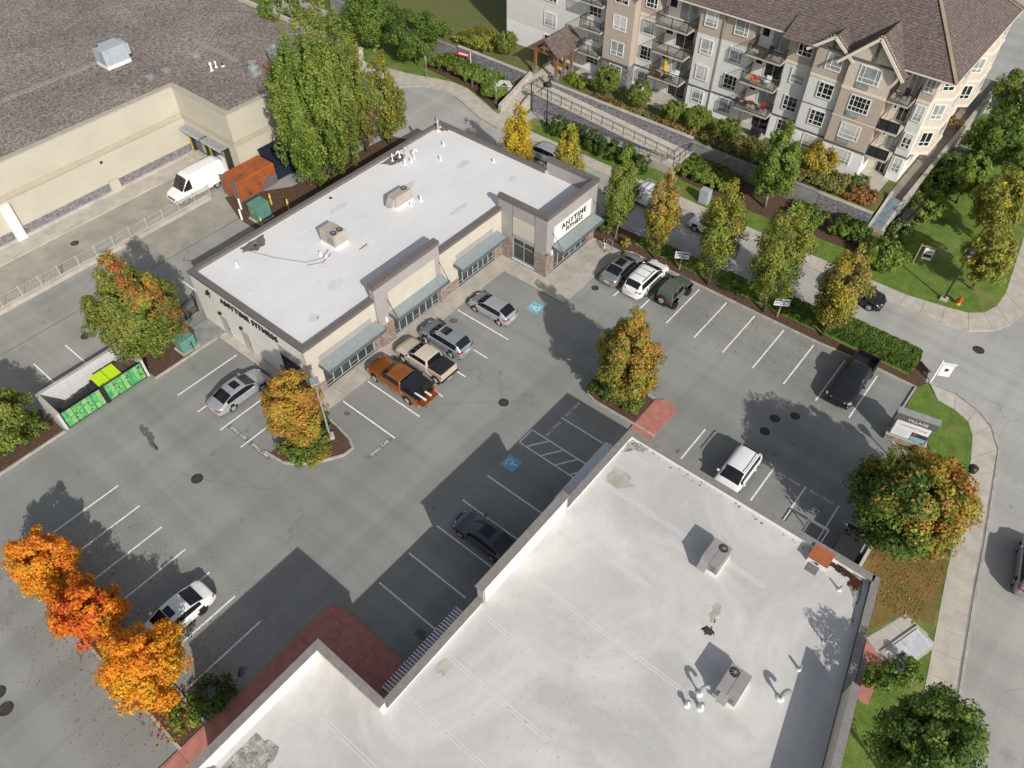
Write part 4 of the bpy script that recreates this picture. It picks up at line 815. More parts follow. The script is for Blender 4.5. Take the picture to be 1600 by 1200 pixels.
pipe_vent(42.4,47.6,DK,1.4,.06,'tall thin galvanised pipe of the vent cluster','goose',METAL_S,d=R(-20))
pipe_vent(41.95,47.1,DK,.4,.08,'short white stub of the vent cluster')
pipe_vent(42.6,46.9,DK,.45,.08,'white stub right of the short one in the cluster')
pipe_vent(43.2,47.1,DK,.95,.06,'hooked white vent at the right of the cluster','goose',WHITE_P,d=R(-20))
pipe_vent(44.6,45.05,DK,.45,.07,'lone white stub below the vent cluster')
pipe_vent(46.6,46.5,DK,.45,.07,'lone white stub toward the far roof corner')
pipe_vent(38.8,42.0,DK,.5,.08,'white stub right of the one-fan unit')
pipe_vent(37.7,42.15,DK,.4,.08,'white stub in front of the one-fan unit')
pipe_vent(47.5,41.0,DK,.35,.07,'lone white stub near the back edge of the white roof')
pipe_vent(23.0,47.2,DK,.5,.07,'lone white stub near the end wall of the white roof')
pipe_vent(28.2,43.1,DK,.4,.08,'white stub left of the two-fan unit')
pipe_vent(28.3,42.5,DK,.35,.08,'low white stub by the pipes of the two-fan unit')
o = part('gas_pipe', METAL_G, None, lambda b: [b.tube([(28.9,42.9,DK+.25),(28.0,42.6,DK+.1),(26.8,43.2,DK+.08),(25.6,45.6,DK+.06),(24.9,47.6,DK+.06)], .035, 6), b.tube([(28.8,42.5,DK+.08),(27.6,42.2,DK+.06),(26.6,42.9,DK+.06)], .05, 6)]); tag(o, 'grey pipes running over the white roof to the two-fan unit', 'pipe')
pipe_vent(16.4,1.0,5.0,.6,.1,'silver capped vent left of the lower near-roof unit','cap',METAL_S)
pipe_vent(17.0,1.4,5.0,.95,.1,'hooked silver vent beside the capped one','goose',METAL_S,d=R(-40))
pipe_vent(16.1,1.6,5.0,.5,.09,'second silver capped vent on the near roof','cap',METAL_S)
pipe_vent(19.4,-1.9,5.0,.9,.12,'grey gooseneck vent right of the lower near-roof unit','goose',METAL_G,d=R(-30))
part('roof_drain', METAL_B, B2 if 'B2' in globals() else None, lambda b: b.cyl((20.3,2.75), .12, 5.0, 5.07, 12)) if 'B2' in globals() else None
pipe_vent(27.0,-1.75,5.0,.5,.06,'small black-topped pipe near the street corner of the near roof','pipe',METAL_G)
pipe_vent(21.4,-2.0,5.0,.5,.07,'small pipe beside the shadow on the near roof','pipe',METAL_G)
pipe_vent(23.6,-2.4,5.0,.9,.07,'thin hooked pipe inside the tree shadow on the near roof','goose',METAL_G,d=R(-20))
e = empty('roof_hatch', (28.1,-.08,5.0), 0, 'orange-lidded hatch at the edge of the near roof', 'hatch')
boxes('hatch_curb', WHITE_P, e, (-.55,.46,-.56,.56,0,.42)); boxes('hatch_lid', mat('lid_orange',(.42,.13,.05),rough=.6,var=.1), e, (-.58,.5,-.6,.6,.42,.5)); boxes('handle', METAL_B, e, (-.66,-.58,-.1,.1,.3,.36))
o = boxes('walk_mat', mat('mat_grey',(.2,.18,.17),var=.1), None, (26.95,27.55,-.33,.3,5.004,5.04)); tag(o, 'dark square mat below the orange hatch', 'mat')
# ------------------------------------------------------------------ near building
B2 = empty('commercial_building', (0,0,0), 0, 'near flat-roofed building with a dirty white roof filling the bottom right', 'building')
D2 = 5.0
sl_ = lambda x: -3.05+(x-28.85)*(1.70/9.05)       # slanted street wall
deckpoly = [(28.6,13.3),(6.1,13.3),(6.1,17.9),(-1.8,17.9),(-1.8,sl_(-1.8)+.2),(28.6,sl_(28.6)+.2)]
part('roof_deck', OLD_ROOF, B2, lambda b: b.prism(deckpoly, D2-.2, D2))
boxes('wall', CREAM, B2, (28.55,28.85,-2.9,13.5,0,5.3)); boxes('wall', CREAM, B2, (21.45,28.55,13.2,13.5,0,5.3)); boxes('wall', CREAM, B2, (6.3,13.7,13.2,13.5,0,5.3)); boxes('wall', GREYST, B2, (13.7,21.45,13.15,13.55,0,6.6))
boxes('wall', CREAM, B2, (6.0,6.3,13.5,18.1,0,6.1), (-2.0,6.0,17.8,18.1,0,6.1), (-2.0,-1.7,-8.6,17.8,0,6.1)); boxes('wall', WHITE_P, B2, (6.0,6.3,13.2,13.5,5.0,6.1))
LIN = mat('parapet_lining', (.8,.79,.77), rough=.7, var=.05, world=True)
boxes('parapet_lining', LIN, B2, (13.9,21.3,13.13,13.149,D2,6.58), (-1.68,5.98,17.78,17.799,D2,6.08), (28.53,28.549,-2.7,13.18,D2,5.28), (21.5,28.5,13.18,13.199,D2,5.28), (6.32,13.6,13.18,13.199,D2,5.28))
def swall(x0, x1, top, m, inner=True):
    part('wall', m, B2, lambda b: b.prism([(x0,sl_(x0)-.15),(x1,sl_(x1)-.15),(x1,sl_(x1)+.15),(x0,sl_(x0)+.15)], 0, top))
swall(25.0,28.85,5.3,CREAM); swall(21.6,25.0,5.3,GREYST); swall(-1.7,21.6,6.7,CREAM)
COP2 = mat('coping_taupe', (.27,.245,.23), rough=.6, var=.1, world=True)
boxes('coping', COP2, B2, (28.45,28.92,-3.0,13.58,5.3,5.36), (21.5,28.45,13.12,13.58,5.3,5.36), (6.3,13.65,13.12,13.58,5.3,5.36), (13.6,21.52,13.08,13.63,6.6,6.66), (6.0-.08,6.38,13.15,18.18,6.1,6.16), (-2.08,5.92,17.74,18.18,6.1,6.16), (-2.08,-1.62,-8.6,17.74,6.1,6.16))
for x0, x1, z in ((21.6,28.9,5.3),(-1.7,21.6,6.7)):
    part('coping', COP2, B2, lambda b: b.prism([(x0,sl_(x0)-.22),(x1,sl_(x1)-.22),(x1,sl_(x1)+.2),(x0,sl_(x0)+.2)], z, z+.06))
SLAT = mat('slat_grey', (.74,.74,.78), rough=.5, var=.05)
def slat_canopy(x0, x1, yb, yf, zb, zf, n, fill):
    o = boxes('canopy_frame', AWN_D, B2, (x0,x1,yf-.08,yf,zf-.14,zf-.02), (x0,x1,yb,yb+.06,zb-.14,zb-.02), (x0,x0+.06,yb+.06,yf-.08,zf-.14,zf-.02), (x1-.06,x1,yb+.06,yf-.08,zf-.14,zf-.02), join=True)
    w_ = (x1-x0)/n
    for i in range(n): build('slat', MB().bar((x0+(i+.5)*w_,yf+.02,zf+.02),(x0+(i+.5)*w_,yb,zb+.02),w_*fill,.05), SLAT, o)
slat_canopy(7.2,13.25,13.52,14.85,3.3,3.1,30,.5); slat_canopy(22.7,28.5,13.52,14.95,3.3,3.1,34,.8); slat_canopy(14.2,21.0,13.58,13.9,3.3,3.2,34,.7)
for x0, x1 in ((7.0,13.2),(14.4,20.8),(22.4,28.2)):
    n = 5
    for i in range(n): window(B2, 'Y', 13.52 if x0 != 14.4 else 13.57, x0+(x1-x0)*i/n, x0+(x1-x0)*(i+1)/n, .13, 2.8, vm=(), hm=(.8,), pane=GLASS_S)
# street-side sign band with white lettering
part('sign_band', mat('sign_band_grey', (.1,.1,.105), rough=.6), B2, lambda b: b.prism([(22.0,sl_(22.0)-.3),(25.05,sl_(25.05)-.3),(25.05,sl_(25.05)-.16),(22.0,sl_(22.0)-.16)], 4.2, 5.28, bottom=True))
sd = Vector((9.05,1.70,0)).normalized()
text('sign_lettering', 'Moo  Dragon  Lane', .36, mat('sign_white', (.85,.85,.84)), B2, (23.5,sl_(23.5)-.34,4.75), sd, (0,0,1), extrude=.03, bold=.008)
part('canopy_slab', COP2, B2, lambda b: b.prism([(21.7,sl_(21.7)-1.0),(25.2,sl_(25.2)-1.0),(25.2,sl_(25.2)-.2),(21.7,sl_(21.7)-.2)], 3.2, 3.35, bottom=True))
# lap seams, patches and stains on the old membrane
b = MB()
for (x0, y0, x1, y1) in ((24.5,12.9,24.5,1.5),(20.4,12.9,20.4,6.5),(16.6,12.9,16.6,2),(13.2,12.8,13.2,9.3),(10.3,12.8,10.3,6),(7.4,12.8,7.4,5.5),(4.0,17,4.0,10)):
    for d in (-.09, .09): b.box(x0+d-.02, x0+d+.02, y1, y0, D2, D2+.012)
build('membrane_seam', b, mat('seam_pale', (.74,.73,.7), var=.1, world=True), B2)
PALE = mat('roof_pale_flow', (.74,.73,.71), rough=.8, var=.04, scale=.6, world=True)
OLIVE = mat('roof_algae', (.5,.49,.4), rough=.9, var=.15, scale=1.5, world=True)
GRIT = mat('roof_grit', (.42,.4,.37), rough=.95, var=.3, scale=2.5, fine=.4, fscale=9, world=True)
blotch(B2, [(27.2,13.1),(28.5,13.1),(28.5,11.8),(28.0,12.0),(27.7,12.6)], D2+.012, GRIT, 'grit_patch', 4)
blotch(B2, [(24.9,12.6),(26.0,12.7),(26.1,11.9),(25.5,10.9),(24.7,11.6)], D2+.009, OLIVE, 'ponding_stain', 5)
blotch(B2, [(9.3,12.8),(10.1,12.7),(10.0,12.1),(9.3,12.2)], D2+.009, OLIVE, 'ponding_stain', 6)
blotch(B2, [(-1.5,17.5),(1.4,17.4),(1.7,16.0),(.4,15.5),(-1.5,16)], D2+.009, GRIT, 'grit_patch', 7)
blotch(B2, [(20.15,3.05),(20.45,2.95),(20.6,2.6),(20.35,2.4),(20.05,2.5),(19.98,2.8)], D2+.01, mat('drain_sludge', (.07,.06,.045), var=.2, world=True), 'drain_sludge', 8)
blotch(B2, [(21.6,3.3),(21.95,3.2),(21.9,2.8),(21.4,2.75),(20.8,2.7),(20.8,2.95)], D2+.008, OLIVE, 'ponding_stain', 9)
blotch(B2, [(25.2,-3.2),(28.4,-2.6),(28.5,-1.2),(28.2,-.9),(28.0,-2.0),(26.6,-2.7)], D2+.009, GRIT, 'grit_patch', 10)
rg = random.Random(5); b = MB()
for i in range(260):
    if i < 200: x, y = rg.gauss(12.5,3.2), rg.gauss(5.6,2.6)
    else: x, y = rg.uniform(5,28), rg.uniform(-2,12.8)
    if not (6.5 < x < 28.2 and sl_(x)+.5 < y < 12.9): continue
    s = rg.uniform(.01,.03); b.sheet([(x-s,y-s*.6),(x+s,y-s),(x+s*.8,y+s),(x-s,y+s*.7)], D2+.008)
for i in range(26):
    y = rg.uniform(-1,12); s = rg.uniform(.03,.09); x = 28.3+rg.uniform(-.15,.15); b.sheet([(x-s,y-s*.6),(x+s,y-s),(x+s*.8,y+s),(x-s,y+s*.7)], D2+.011)
o = build('roof_debris', b, GRIT, B2); tag(o, kind='stuff')
# leaf clump caught in the street corner of the near roof
rg = np.random.default_rng(9); n = 700
Pp = np.stack([28.35-np.abs(rg.normal(0,.12,n))+0*rg.uniform(size=n), rg.uniform(-2.6,-.6,n)], 1); Pp[:, 0] -= (Pp[:, 1] < -2.0)*rg.uniform(0,.6,n)
it = iter(Pp.tolist()); scatter('fallen_leaves', n, lambda r_: (*next(it), 5.0), [(.1,.03,.03),(.06,.04,.03),(.14,.06,.03)], .05, 'dark fallen leaves heaped in the street corner of the near roof', 91)
# ------------------------------------------------------------------ big store, upper left
B3 = empty('store_building', (0,0,0), 0, 'large ivory store with a brown gravel roof and loading docks', 'building')
ZS = 7.4; DS = 7.0
part('roof_deck', GRAVEL, B3, lambda b: b.prism([(-40,71.8),(34.7,71.8),(34.7,63.1),(52,63.1),(52,110),(-40,110)], DS-.3, DS))
boxes('wall', CREAM2, B3, (-40,34.5,71.6,71.95,0,ZS)); boxes('wall', CREAM2, B3, (34.5,52,62.9,63.25,0,ZS)); boxes('wall', CREAM2, B3, (34.5,34.85,63.25,64.2,0,ZS), (34.5,34.85,64.2,71.95,3.4,ZS), (34.5,34.85,71.2,71.6,0,3.4)); boxes('wall', CREAM2, B3, (51.7,52,63.25,110,0,ZS))
COP3 = mat('coping_tan', (.46,.41,.34), rough=.7, var=.06, world=True)
boxes('coping', COP3, B3, (-40,34.9,71.5,72.1,ZS,ZS+.07), (34.4,34.98,63.35,71.5,ZS,ZS+.07), (34.4,52.1,62.8,63.35,ZS,ZS+.07))
boxes('wall_band', TANBAND, B3, (-40,34.45,71.5,71.6,4.1,4.62), (34.4,34.5,62.8,71.5,4.1,4.62), (34.5,52,62.8,62.9,4.1,4.62))
boxes('wall_reveal', mat('reveal',(.3,.27,.22)), B3, (-40,34.4,71.57,71.6,4.02,4.06), (34.5,52,62.87,62.9,4.02,4.06))
boxes('stone_dado', DSTRIP, B3, (-40,24.9,71.52,71.6,.4,1.15), (25.9,34.4,71.52,71.6,.4,1.15)); boxes('base_kerb', CONC, B3, (-40,24.9,71.3,71.6,0,.4), (25.9,34.4,71.3,71.6,0,.4))
boxes('pilaster', CREAM2, B3, (24.9,25.9,71.25,71.6,0,1.45)); boxes('pilaster', WHITE_P, B3, (15.1,16.0,71.25,71.6,0,3.8))
boxes('service_walk', CONC, B3, (-40,34.4,69.3,71.25,-.02,.12))
boxes('wall_vent', METAL_B, B3, (25.0,25.25,71.55,71.6,3.3,3.55))
# dock doors on the return wall
DOCK = mat('dock_grey', (.16,.17,.175), rough=.6, var=.1)
for y0, y1 in ((64.4,67.6),(67.9,71.1)):
    d = boxes('dock_door', DOCK, B3, (34.56,34.62,y0+.4,y1-.4,.9,3.0))
    boxes('dock_seal', mat('seal_black',(.03,.03,.03),rough=.8), d, (34.2,34.6,y0,y0+.4,.7,3.2), (34.2,34.6,y1-.4,y1,.7,3.2), (34.2,34.6,y0+.4,y1-.4,2.9,3.3))
    boxes('dock_canopy', METAL_S, d, (33.6,34.5,y0,y1,3.36,3.46)); boxes('dock_canopy_edge', BLUE_UNIT, d, (33.55,33.6,y0,y1,3.2,3.5))
    boxes('guard_post', mat('safety_yellow',(.55,.38,.03),rough=.6), d, (34.1,34.2,y1-.35,y1-.2,.7,2.9)); boxes('dock_curtain', mat('curtain_tan',(.5,.4,.27)), d, (34.5,34.56,y0+.8,y0+1.5,.9,2.9))
boxes('dock_platform', CONC, B3, (33.6,34.5,64.2,71.2,0,.62))
# roof furniture of the store: pavers, hatches, vents
PAVER = mat('roof_paver', (.33,.29,.25), var=.12, world=True); pm = boxmesh('roof_paver', (.75,.62,.06), PAVER)
for i in range(18): inst('roof_paver', pm, B3, (22.2+i*.86, 82.5+RND.uniform(-.06,.06), DS), RND.uniform(-.08,.08))
for i in range(9): inst('roof_paver', pm, B3, (42.3+RND.uniform(-.05,.05), 78.4-i*.8, DS), R(90)+RND.uniform(-.08,.08))
for i, (x, y, c_) in enumerate(((34.35,75.15,'left of the two small green roof boxes on the gravel'),(36.2,75.1,'right of the two small green roof boxes on the gravel'),(40.1,75.7,'grey square roof box nearer the paver path'))):
    o = boxes('roof_box', (mat('box_green',(.22,.26,.22)) if i < 2 else METAL_G), None, (-.35,.35,-.35,.35,0,.3), bevel=.03); o.location = (x, y, DS); tag(o, c_, 'roof box', 'small boxes on the gravel roof'); boxes('lid', METAL_G, o, (-.39,.39,-.39,.39,.3,.34))
pipe_vent(39.4,71.9,DS,.9,.1,'left of the twin white pipes on the gravel roof','cap'); pipe_vent(40.1,72.1,DS,.7,.08,'right of the twin white pipes on the gravel roof','cap'); pipe_vent(40.7,71.8,DS,.3,.1,'short black stub beside the twin white pipes','pipe',METAL_B)
e = empty('exhaust_fan', (41.8,68.0,DS), 0, 'white mushroom exhaust fan on the gravel roof', 'fan'); boxes('fan_curb', METAL_G, e, (-.5,.5,-.5,.5,0,.35)); part('fan_body', METAL_S, e, lambda b: b.tube([(0,0,.35),(0,0,.5),(0,0,.75),(0,0,.9),(0,0,1.25),(0,0,1.3)], [.55,.6,.58,.38,.42,.3], 18))
e = empty('roof_blower', (44.6,67.6,DS), 0, 'round blue-grey blower with a red base beside the huge tree', 'fan'); part('drum', BLUE_UNIT, e, lambda b: b.tube([(-.35,0,1.05),(.75,0,1.05)], 1.0, 22)); boxes('base_plate', mat('base_red',(.33,.13,.09)), e, (-1.5,.2,-.6,.6,.1,.35))
# ================================================================== APARTMENT SITE
TZ = 2.0
structure('terrace', lambda b: b.prism([(67.0,11.45),(70.3,11.45),(70.3,9.7),(96,9.7),(96,100),(67.0,100)], -.02, TZ), mat('terrace_soil', (.15,.15,.05), rough=.95, col2=(.11,.14,.03), scale=1.5, fine=.3, fscale=12, bump=.8, world=True, third=((.22,.1,.04), 2.5, .58, .7)))
structure('side_path', lambda b: b.box(70.2,100,9.95,11.4,TZ-.1,TZ+.03), CONC_G)
sp = bpy.data.objects['side_path']
PATHB = mat('path_brown', (.3,.25,.2), var=.12, scale=1, fine=.06, world=True)
grid(sp, 70.2, 99, 9.95, 11.4, 18, 1, TZ+.06, PATHB, z0=TZ)
def wallbox(name, label, q, m, cap=None, capm=None, z1=None, cat='wall'):
    o = boxes(name, m, None, q); tag(o, label, cat)
    if cap: boxes('wall_cap', capm or CONC, o, (q[0]-.06,q[1]+.06,q[2]-.03,q[3]+.03,q[5],q[5]+cap))
    return o
wallbox('retaining_wall', 'grey stone retaining wall with pale cap above the ramp', (66.7,67.0,30.6,49.3,0,2.35), STONEG, .1)
wallbox('retaining_wall', 'mottled stone retaining wall behind the shrub bank by the cul-de-sac', (66.7,67.0,52.6,63.0,0,2.3), STONEG, .1)
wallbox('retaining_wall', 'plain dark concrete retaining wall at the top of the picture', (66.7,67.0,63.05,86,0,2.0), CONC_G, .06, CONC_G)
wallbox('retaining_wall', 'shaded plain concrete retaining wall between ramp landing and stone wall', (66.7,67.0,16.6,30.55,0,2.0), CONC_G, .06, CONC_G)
wallbox('retaining_wall', 'pale stone retaining wall piece at the lawn corner', (66.7,67.0,11.4,16.55,0,1.95), STONEG, .1)
wallbox('retaining_wall', 'long concrete retaining wall along the side path', (69.9,100,9.6,9.9,0,2.55), CONC, .08)
# ramp: upper run between the stone walls, landing, lower run
structure('ramp', lambda b: b.prism([(64.3,31.6),(66.7,31.6),(66.7,49.2),(64.3,49.2)], 0, [.95,.95,2.0,2.0]), CONC_W)
structure('ramp_landing', lambda b: b.box(63.1,66.7,30.5,31.6,-.01,.95), CONC_W)
structure('ramp', lambda b: b.prism([(63.1,31.6),(64.0,31.6),(64.0,46.5),(63.1,46.5)], 0, [.95,.95,.14,.14]), CONC_W)
o = part('ramp_wall', STONEG, None, lambda b: b.prism([(64.0,31.8),(64.3,31.8),(64.3,49.5),(64.0,49.5)], 0, [1.0,1.0,2.1,2.1])); tag(o, 'sloping stone wall between the two ramp runs', 'wall')
part('wall_cap', CONC, o, lambda b: b.prism([(63.95,31.75),(64.35,31.75),(64.35,49.55),(63.95,49.55)], [1.0,1.0,2.1,2.1], [1.1,1.1,2.2,2.2]))
o = part('ramp_wall', CONC, None, lambda b: b.prism([(62.8,30.4),(63.1,30.4),(63.1,47.0),(62.8,47.0)], 0, [1.05,1.05,.3,.3])); tag(o, 'low outer ramp wall behind the dark round bushes', 'wall')
o = boxes('ramp_wall', CONC, None, (63.1,66.7,30.2,30.5,0,1.05)); tag(o, 'short end wall of the ramp landing', 'wall')
def railing(pts, label, h=1.0, post=1.4, mid=True, m=METAL_B, t=.045, pick=0, name='railing'):
    e = empty(name, pts[0], 0, label, 'railing'); o = Vector(pts[0]); b = MB(); posts = []
    for p, q in zip(pts, pts[1:]):
        p, q = Vector(p)-o, Vector(q)-o; n = max(1, round((q-p).length/post))
        b.bar(p+Vector((0,0,h)), q+Vector((0,0,h)), t)
        if mid: b.bar(p+Vector((0,0,h-.16)), q+Vector((0,0,h-.16)), t*.7)
        for i in range(n+1): posts.append(p.lerp(q, i/n))
        if pick:
            b.bar(p+Vector((0,0,.1)), q+Vector((0,0,.1)), t*.7); k = int((q-p).length/pick)
            bb = MB()
            for i in range(k): c_ = p.lerp(q, (i+.5)/k); bb.bar(c_+Vector((0,0,.1)), c_+Vector((0,0,h)), .022)
            build('picket_row', bb, m, e)
    build('rail', b, m, e); pm_ = boxmesh('post', (t, t, h), m)
    for p in posts: inst('post', pm_, e, p)
    return e
railing([(64.15,49.6,2.2),(64.15,31.8,1.1),(64.15,31.0,1.0)], 'black railing on the sloping wall between the ramp runs')
railing([(62.95,46.8,.3),(62.95,30.35,1.05),(66.5,30.35,1.05)], 'black railing on the outer ramp wall')
railing([(64.2,49.7,2.1),(66.3,49.7,2.05)], 'short black railing at the head of the ramp')
# entrance stairs
st = empty('entrance_stairs', (62.0,50.0,0), 0, 'concrete entrance stairs climbing from the sidewalk to the porch', 'stairs')
for i in range(12): boxes('step', CONC_W, st, (i*.4,5.0,0,1.7,i*.1667 if i else 0,(i+1)*.1667))
boxes('landing', CONC_W, st, (5.0,9.0,-.4,2.1,1.6,2.02)); 
part('stair_wall', CONC, st, lambda b: b.prism([(-.6,1.75),(5.0,1.75),(5.0,2.15),(-.6,2.15)], 0, [.9,2.6,2.6,.9])); part('stair_wall', CONC, st, lambda b: b.prism([(-.2,-.35),(2.6,-.35),(2.6,-.05),(-.2,-.05)], 0, [.7,1.9,1.9,.7]))
structure('stair_approach', lambda b: b.prism([(60.3,49.4),(62.1,49.6),(62.1,51.9),(60.8,51.7)], 0, .15), CONC_W)
# porch
WOOD = mat('porch_timber', (.3,.13,.045), rough=.6, var=.2, scale=4); SHING = stonemat('shingle_brown', (.17,.13,.112), (.115,.09,.078), (.06,.048,.042), .34, .16, .35); SHING_L = mat('shingle_tan', (.3,.235,.18), rough=.9, var=.1, scale=1, fine=.1, fscale=12, world=True)
pc = empty('entry_porch', (68.0,48.9,TZ), 0, 'timber entry porch with a pitched brown roof at the stair head', 'porch')
for x, y in ((.1,.3),(.1,3.3),(3.0,.3),(3.0,3.3),(1.6,.3)): boxes('post', WOOD, pc, (x-.14,x+.14,y-.14,y+.14,0,2.75)); boxes('pier', STONEG, pc, (x-.24,x+.24,y-.24,y+.24,0,.75))
boxes('beam', WOOD, pc, (-.1,4.6,.18,.42,2.75,3.0), (-.1,4.6,3.18,3.42,2.75,3.0), (0,.22,.42,3.18,2.75,3.0))
part('roof', SHING, pc, lambda b: [b.add([(-.5,-.3,2.85),(5,-.3,2.85),(5,1.8,4.35),(-.5,1.8,4.35),(-.5,3.9,2.85),(5,3.9,2.85),(-.5,-.3,2.95),(5,-.3,2.95),(5,1.8,4.48),(-.5,1.8,4.48),(-.5,3.9,2.95),(5,3.9,2.95)], [(6,7,8,9),(9,8,11,10),(0,3,2,1),(3,4,5,2),(0,6,9,3),(3,9,10,4),(0,1,7,6),(4,10,11,5)])])
part('truss', WOOD, pc, lambda b: [b.bar((-.3,0,3.0),(-.3,1.8,4.2),.14), b.bar((-.3,3.6,3.0),(-.3,1.8,4.2),.14), b.bar((-.3,1.8,3.0),(-.3,1.8,4.2),.14)])
# ------------------------------------------------------------------ apartment block
AP = empty('apartment_building', (0,0,0), 0, 'four-storey apartment block with taupe siding bays, balconies and brown shingle roofs', 'apartments')
Z0, Z1, Z2, Z3, Z4 = 2.0, 4.65, 7.4, 10.15, 12.9
AW = mat('apt_white', (.8,.8,.79), var=.04, world=True, fine=.03); AG = mat('apt_grey', (.68,.665,.63), var=.05, world=True, fine=.03); ACR = mat('apt_trim', (.74,.66,.55), var=.04, world=True); ADK = mat('apt_dark_trim', (.13,.135,.14), rough=.6)
SID = mat('lap_siding', (.46,.375,.31), rough=.75, var=.06, world=True); SIDC = mat('lap_siding_cream', (.6,.51,.42), rough=.75, var=.06, world=True)
def siding(parent, x, y0, y1, z0, z1, m, face='x', step=.19):
    b = MB(); n = int((z1-z0)/step)
    for i in range(n):
        a, c_ = z0+(z1-z0)*i/n, z0+(z1-z0)*(i+1)/n
        if face == 'x': b.add([(x-.05,y0,a),(x-.05,y1,a),(x-.012,y1,c_),(x-.012,y0,c_),(x,y0,a),(x,y1,a)], [(0,3,2,1),(0,1,5,4)])
        else: b.add([(y0,x-.05,a),(y1,x-.05,a),(y1,x-.012,c_),(y0,x-.012,c_),(y0,x,a),(y1,x,a)], [(0,1,2,3),(0,4,5,1)])
    return build('siding', b, m, parent)
# volumes (butted, each set forward or back of its neighbour)
def vol(x, y0, y1, floors, x1=76.0, pre=''):
    for (a, c_, m) in floors: boxes('wall', m, AP, (x,x1,y0,y1,a,c_))
vol(71.3,41.8,45.3,[(Z0,Z1,STONEG),(Z1,Z4,SID)]); siding(AP,71.3,41.8,45.3,Z1+.15,Z4,SID)
vol(72.4,45.35,60,[(Z0,Z1,AW),(Z1,Z4,AG)]); vol(72.4,39.6,41.75,[(Z0,Z1,AW),(Z1,Z3,AG),(Z3,Z4,SID)])
vol(73.6,34.95,39.55,[(Z0,Z4,AG)]); vol(72.4,32.2,34.9,[(Z0,Z1,AW),(Z1,Z3,AG),(Z3,Z4,SID)]); vol(72.55,29.0,32.15,[(Z0,Z1,AW),(Z1,Z3,AG),(Z3,Z4,SID)])
vol(73.6,25.3,28.95,[(Z0,Z4,AG)]); vol(72.5,22.35,25.25,[(Z0,Z1,AW),(Z1,Z3,AG),(Z3,Z4,SID)]); vol(71.6,19.1,22.3,[(Z0,Z1,AW),(Z1,Z3,AG),(Z3,Z4,SID)])
vol(71.2,14.9,19.05,[(Z0,Z1,AW),(Z1,Z4,SID)]); vol(73.8,12.85,14.85,[(Z0,Z4,CREAM)]); vol(73.1,11.6,12.8,[(Z0,Z1,AW),(Z1,Z3,AG),(Z3,Z4,SID)],90)
siding(AP,71.2,14.95,19.0,Z1+.15,Z2-.1,SID); siding(AP,71.2,14.95,19.0,Z2+.12,Z3-.12,SID); siding(AP,71.2,14.95,19.0,Z3+.12,Z4,SIDC); siding(AP,71.6,19.1,22.3,Z3+.12,Z4,SID); siding(AP,72.5,22.35,25.25,Z3+.12,Z4,SID); siding(AP,73.1,11.62,12.8,Z3+.12,Z4,SID)
boxes('wall', ACR, AP, (76.0,90,12.85,60,Z0,Z4))
def trim(x, y0, y1, z, m, h=.2): boxes('trim_band', m, AP, (x-.07,x,y0,y1,z-h/2,z+h/2))
for x, y0, y1 in ((71.3,41.8,45.3),(72.4,39.6,41.75),(72.4,32.2,34.9),(72.55,29.0,32.15),(72.5,22.35,25.25),(71.6,19.1,22.3),(71.2,14.9,19.05),(73.1,11.6,12.8)):
    trim(x, y0, y1, Z1, ADK, .16)
for x, y0, y1 in ((72.5,22.35,25.25),(71.6,19.1,22.3),(71.2,14.9,19.05),(73.1,11.6,12.8),(72.4,39.6,41.75)): trim(x, y0, y1, Z3, ACR, .24)
trim(71.2,14.9,19.05,Z2,ACR,.1); trim(71.6,19.1,22.3,Z2,ADK,.04)
PN = (GLASS, GLASS_L, GLASS_C, GLASS)
def col(x, y0, y1, sills, panes, grille=2, vm=(.3,), floors=(1,2,3,4), zt=1.55):
    for fl, s_, p_ in zip(floors, sills, panes):
        window(AP, 'x', x-.055 if fl > 1 else x-.005, y0, y1, s_, s_+zt, vm=vm, hm=(.3,), pane=p_, grille=grille if p_ is GLASS else 0, fw_=.09, blind=RND.choice((0,0,.25,.45,.6,.85)) if p_ is not GLASS else RND.choice((0,0,0,.3)))
S = (2.9,5.5,8.25,11.0)
col(71.2,16.0,17.95,S,(GLASS_L,GLASS_C,GLASS,GLASS_L),grille=4,vm=(.22,.78)); col(71.6,19.7,21.2,S,(GLASS_L,GLASS,GLASS,GLASS_L),vm=(.68,)); col(72.5,22.9,24.4,S,(GLASS,GLASS,GLASS_L,GLASS),vm=(.68,))
col(72.55,29.6,31.1,S,(GLASS_L,GLASS,GLASS_L,GLASS_L),vm=(.3,)); col(72.4,32.9,34.3,S,(GLASS_L,GLASS_C,GLASS_C,GLASS_L),vm=(.3,)); col(72.4,39.8,41.2,S,(GLASS_L,GLASS,GLASS_L,GLASS),vm=(.3,)); col(71.3,42.6,44.3,S,(GLASS_L,GLASS_L,GLASS_C,GLASS),vm=(.5,))
col(73.1,11.75,12.6,S,(GLASS_L,GLASS,GLASS_L,GLASS_L),vm=(.5,)); col(72.4,46.5,48.2,S,(GLASS,GLASS_L,GLASS,GLASS_L)); col(72.4,52.6,54.3,S,(GLASS,GLASS_L,GLASS,GLASS_L))
for z in (4.95,7.7,10.45): boxes('ac_panel', GLASS_L, AP, (71.08,71.14,16.7,17.9,z,z+.5))
part('downpipe', METAL_G, AP, lambda b: b.bar((72.33,32.17,Z0),(72.33,32.17,Z4),.09))
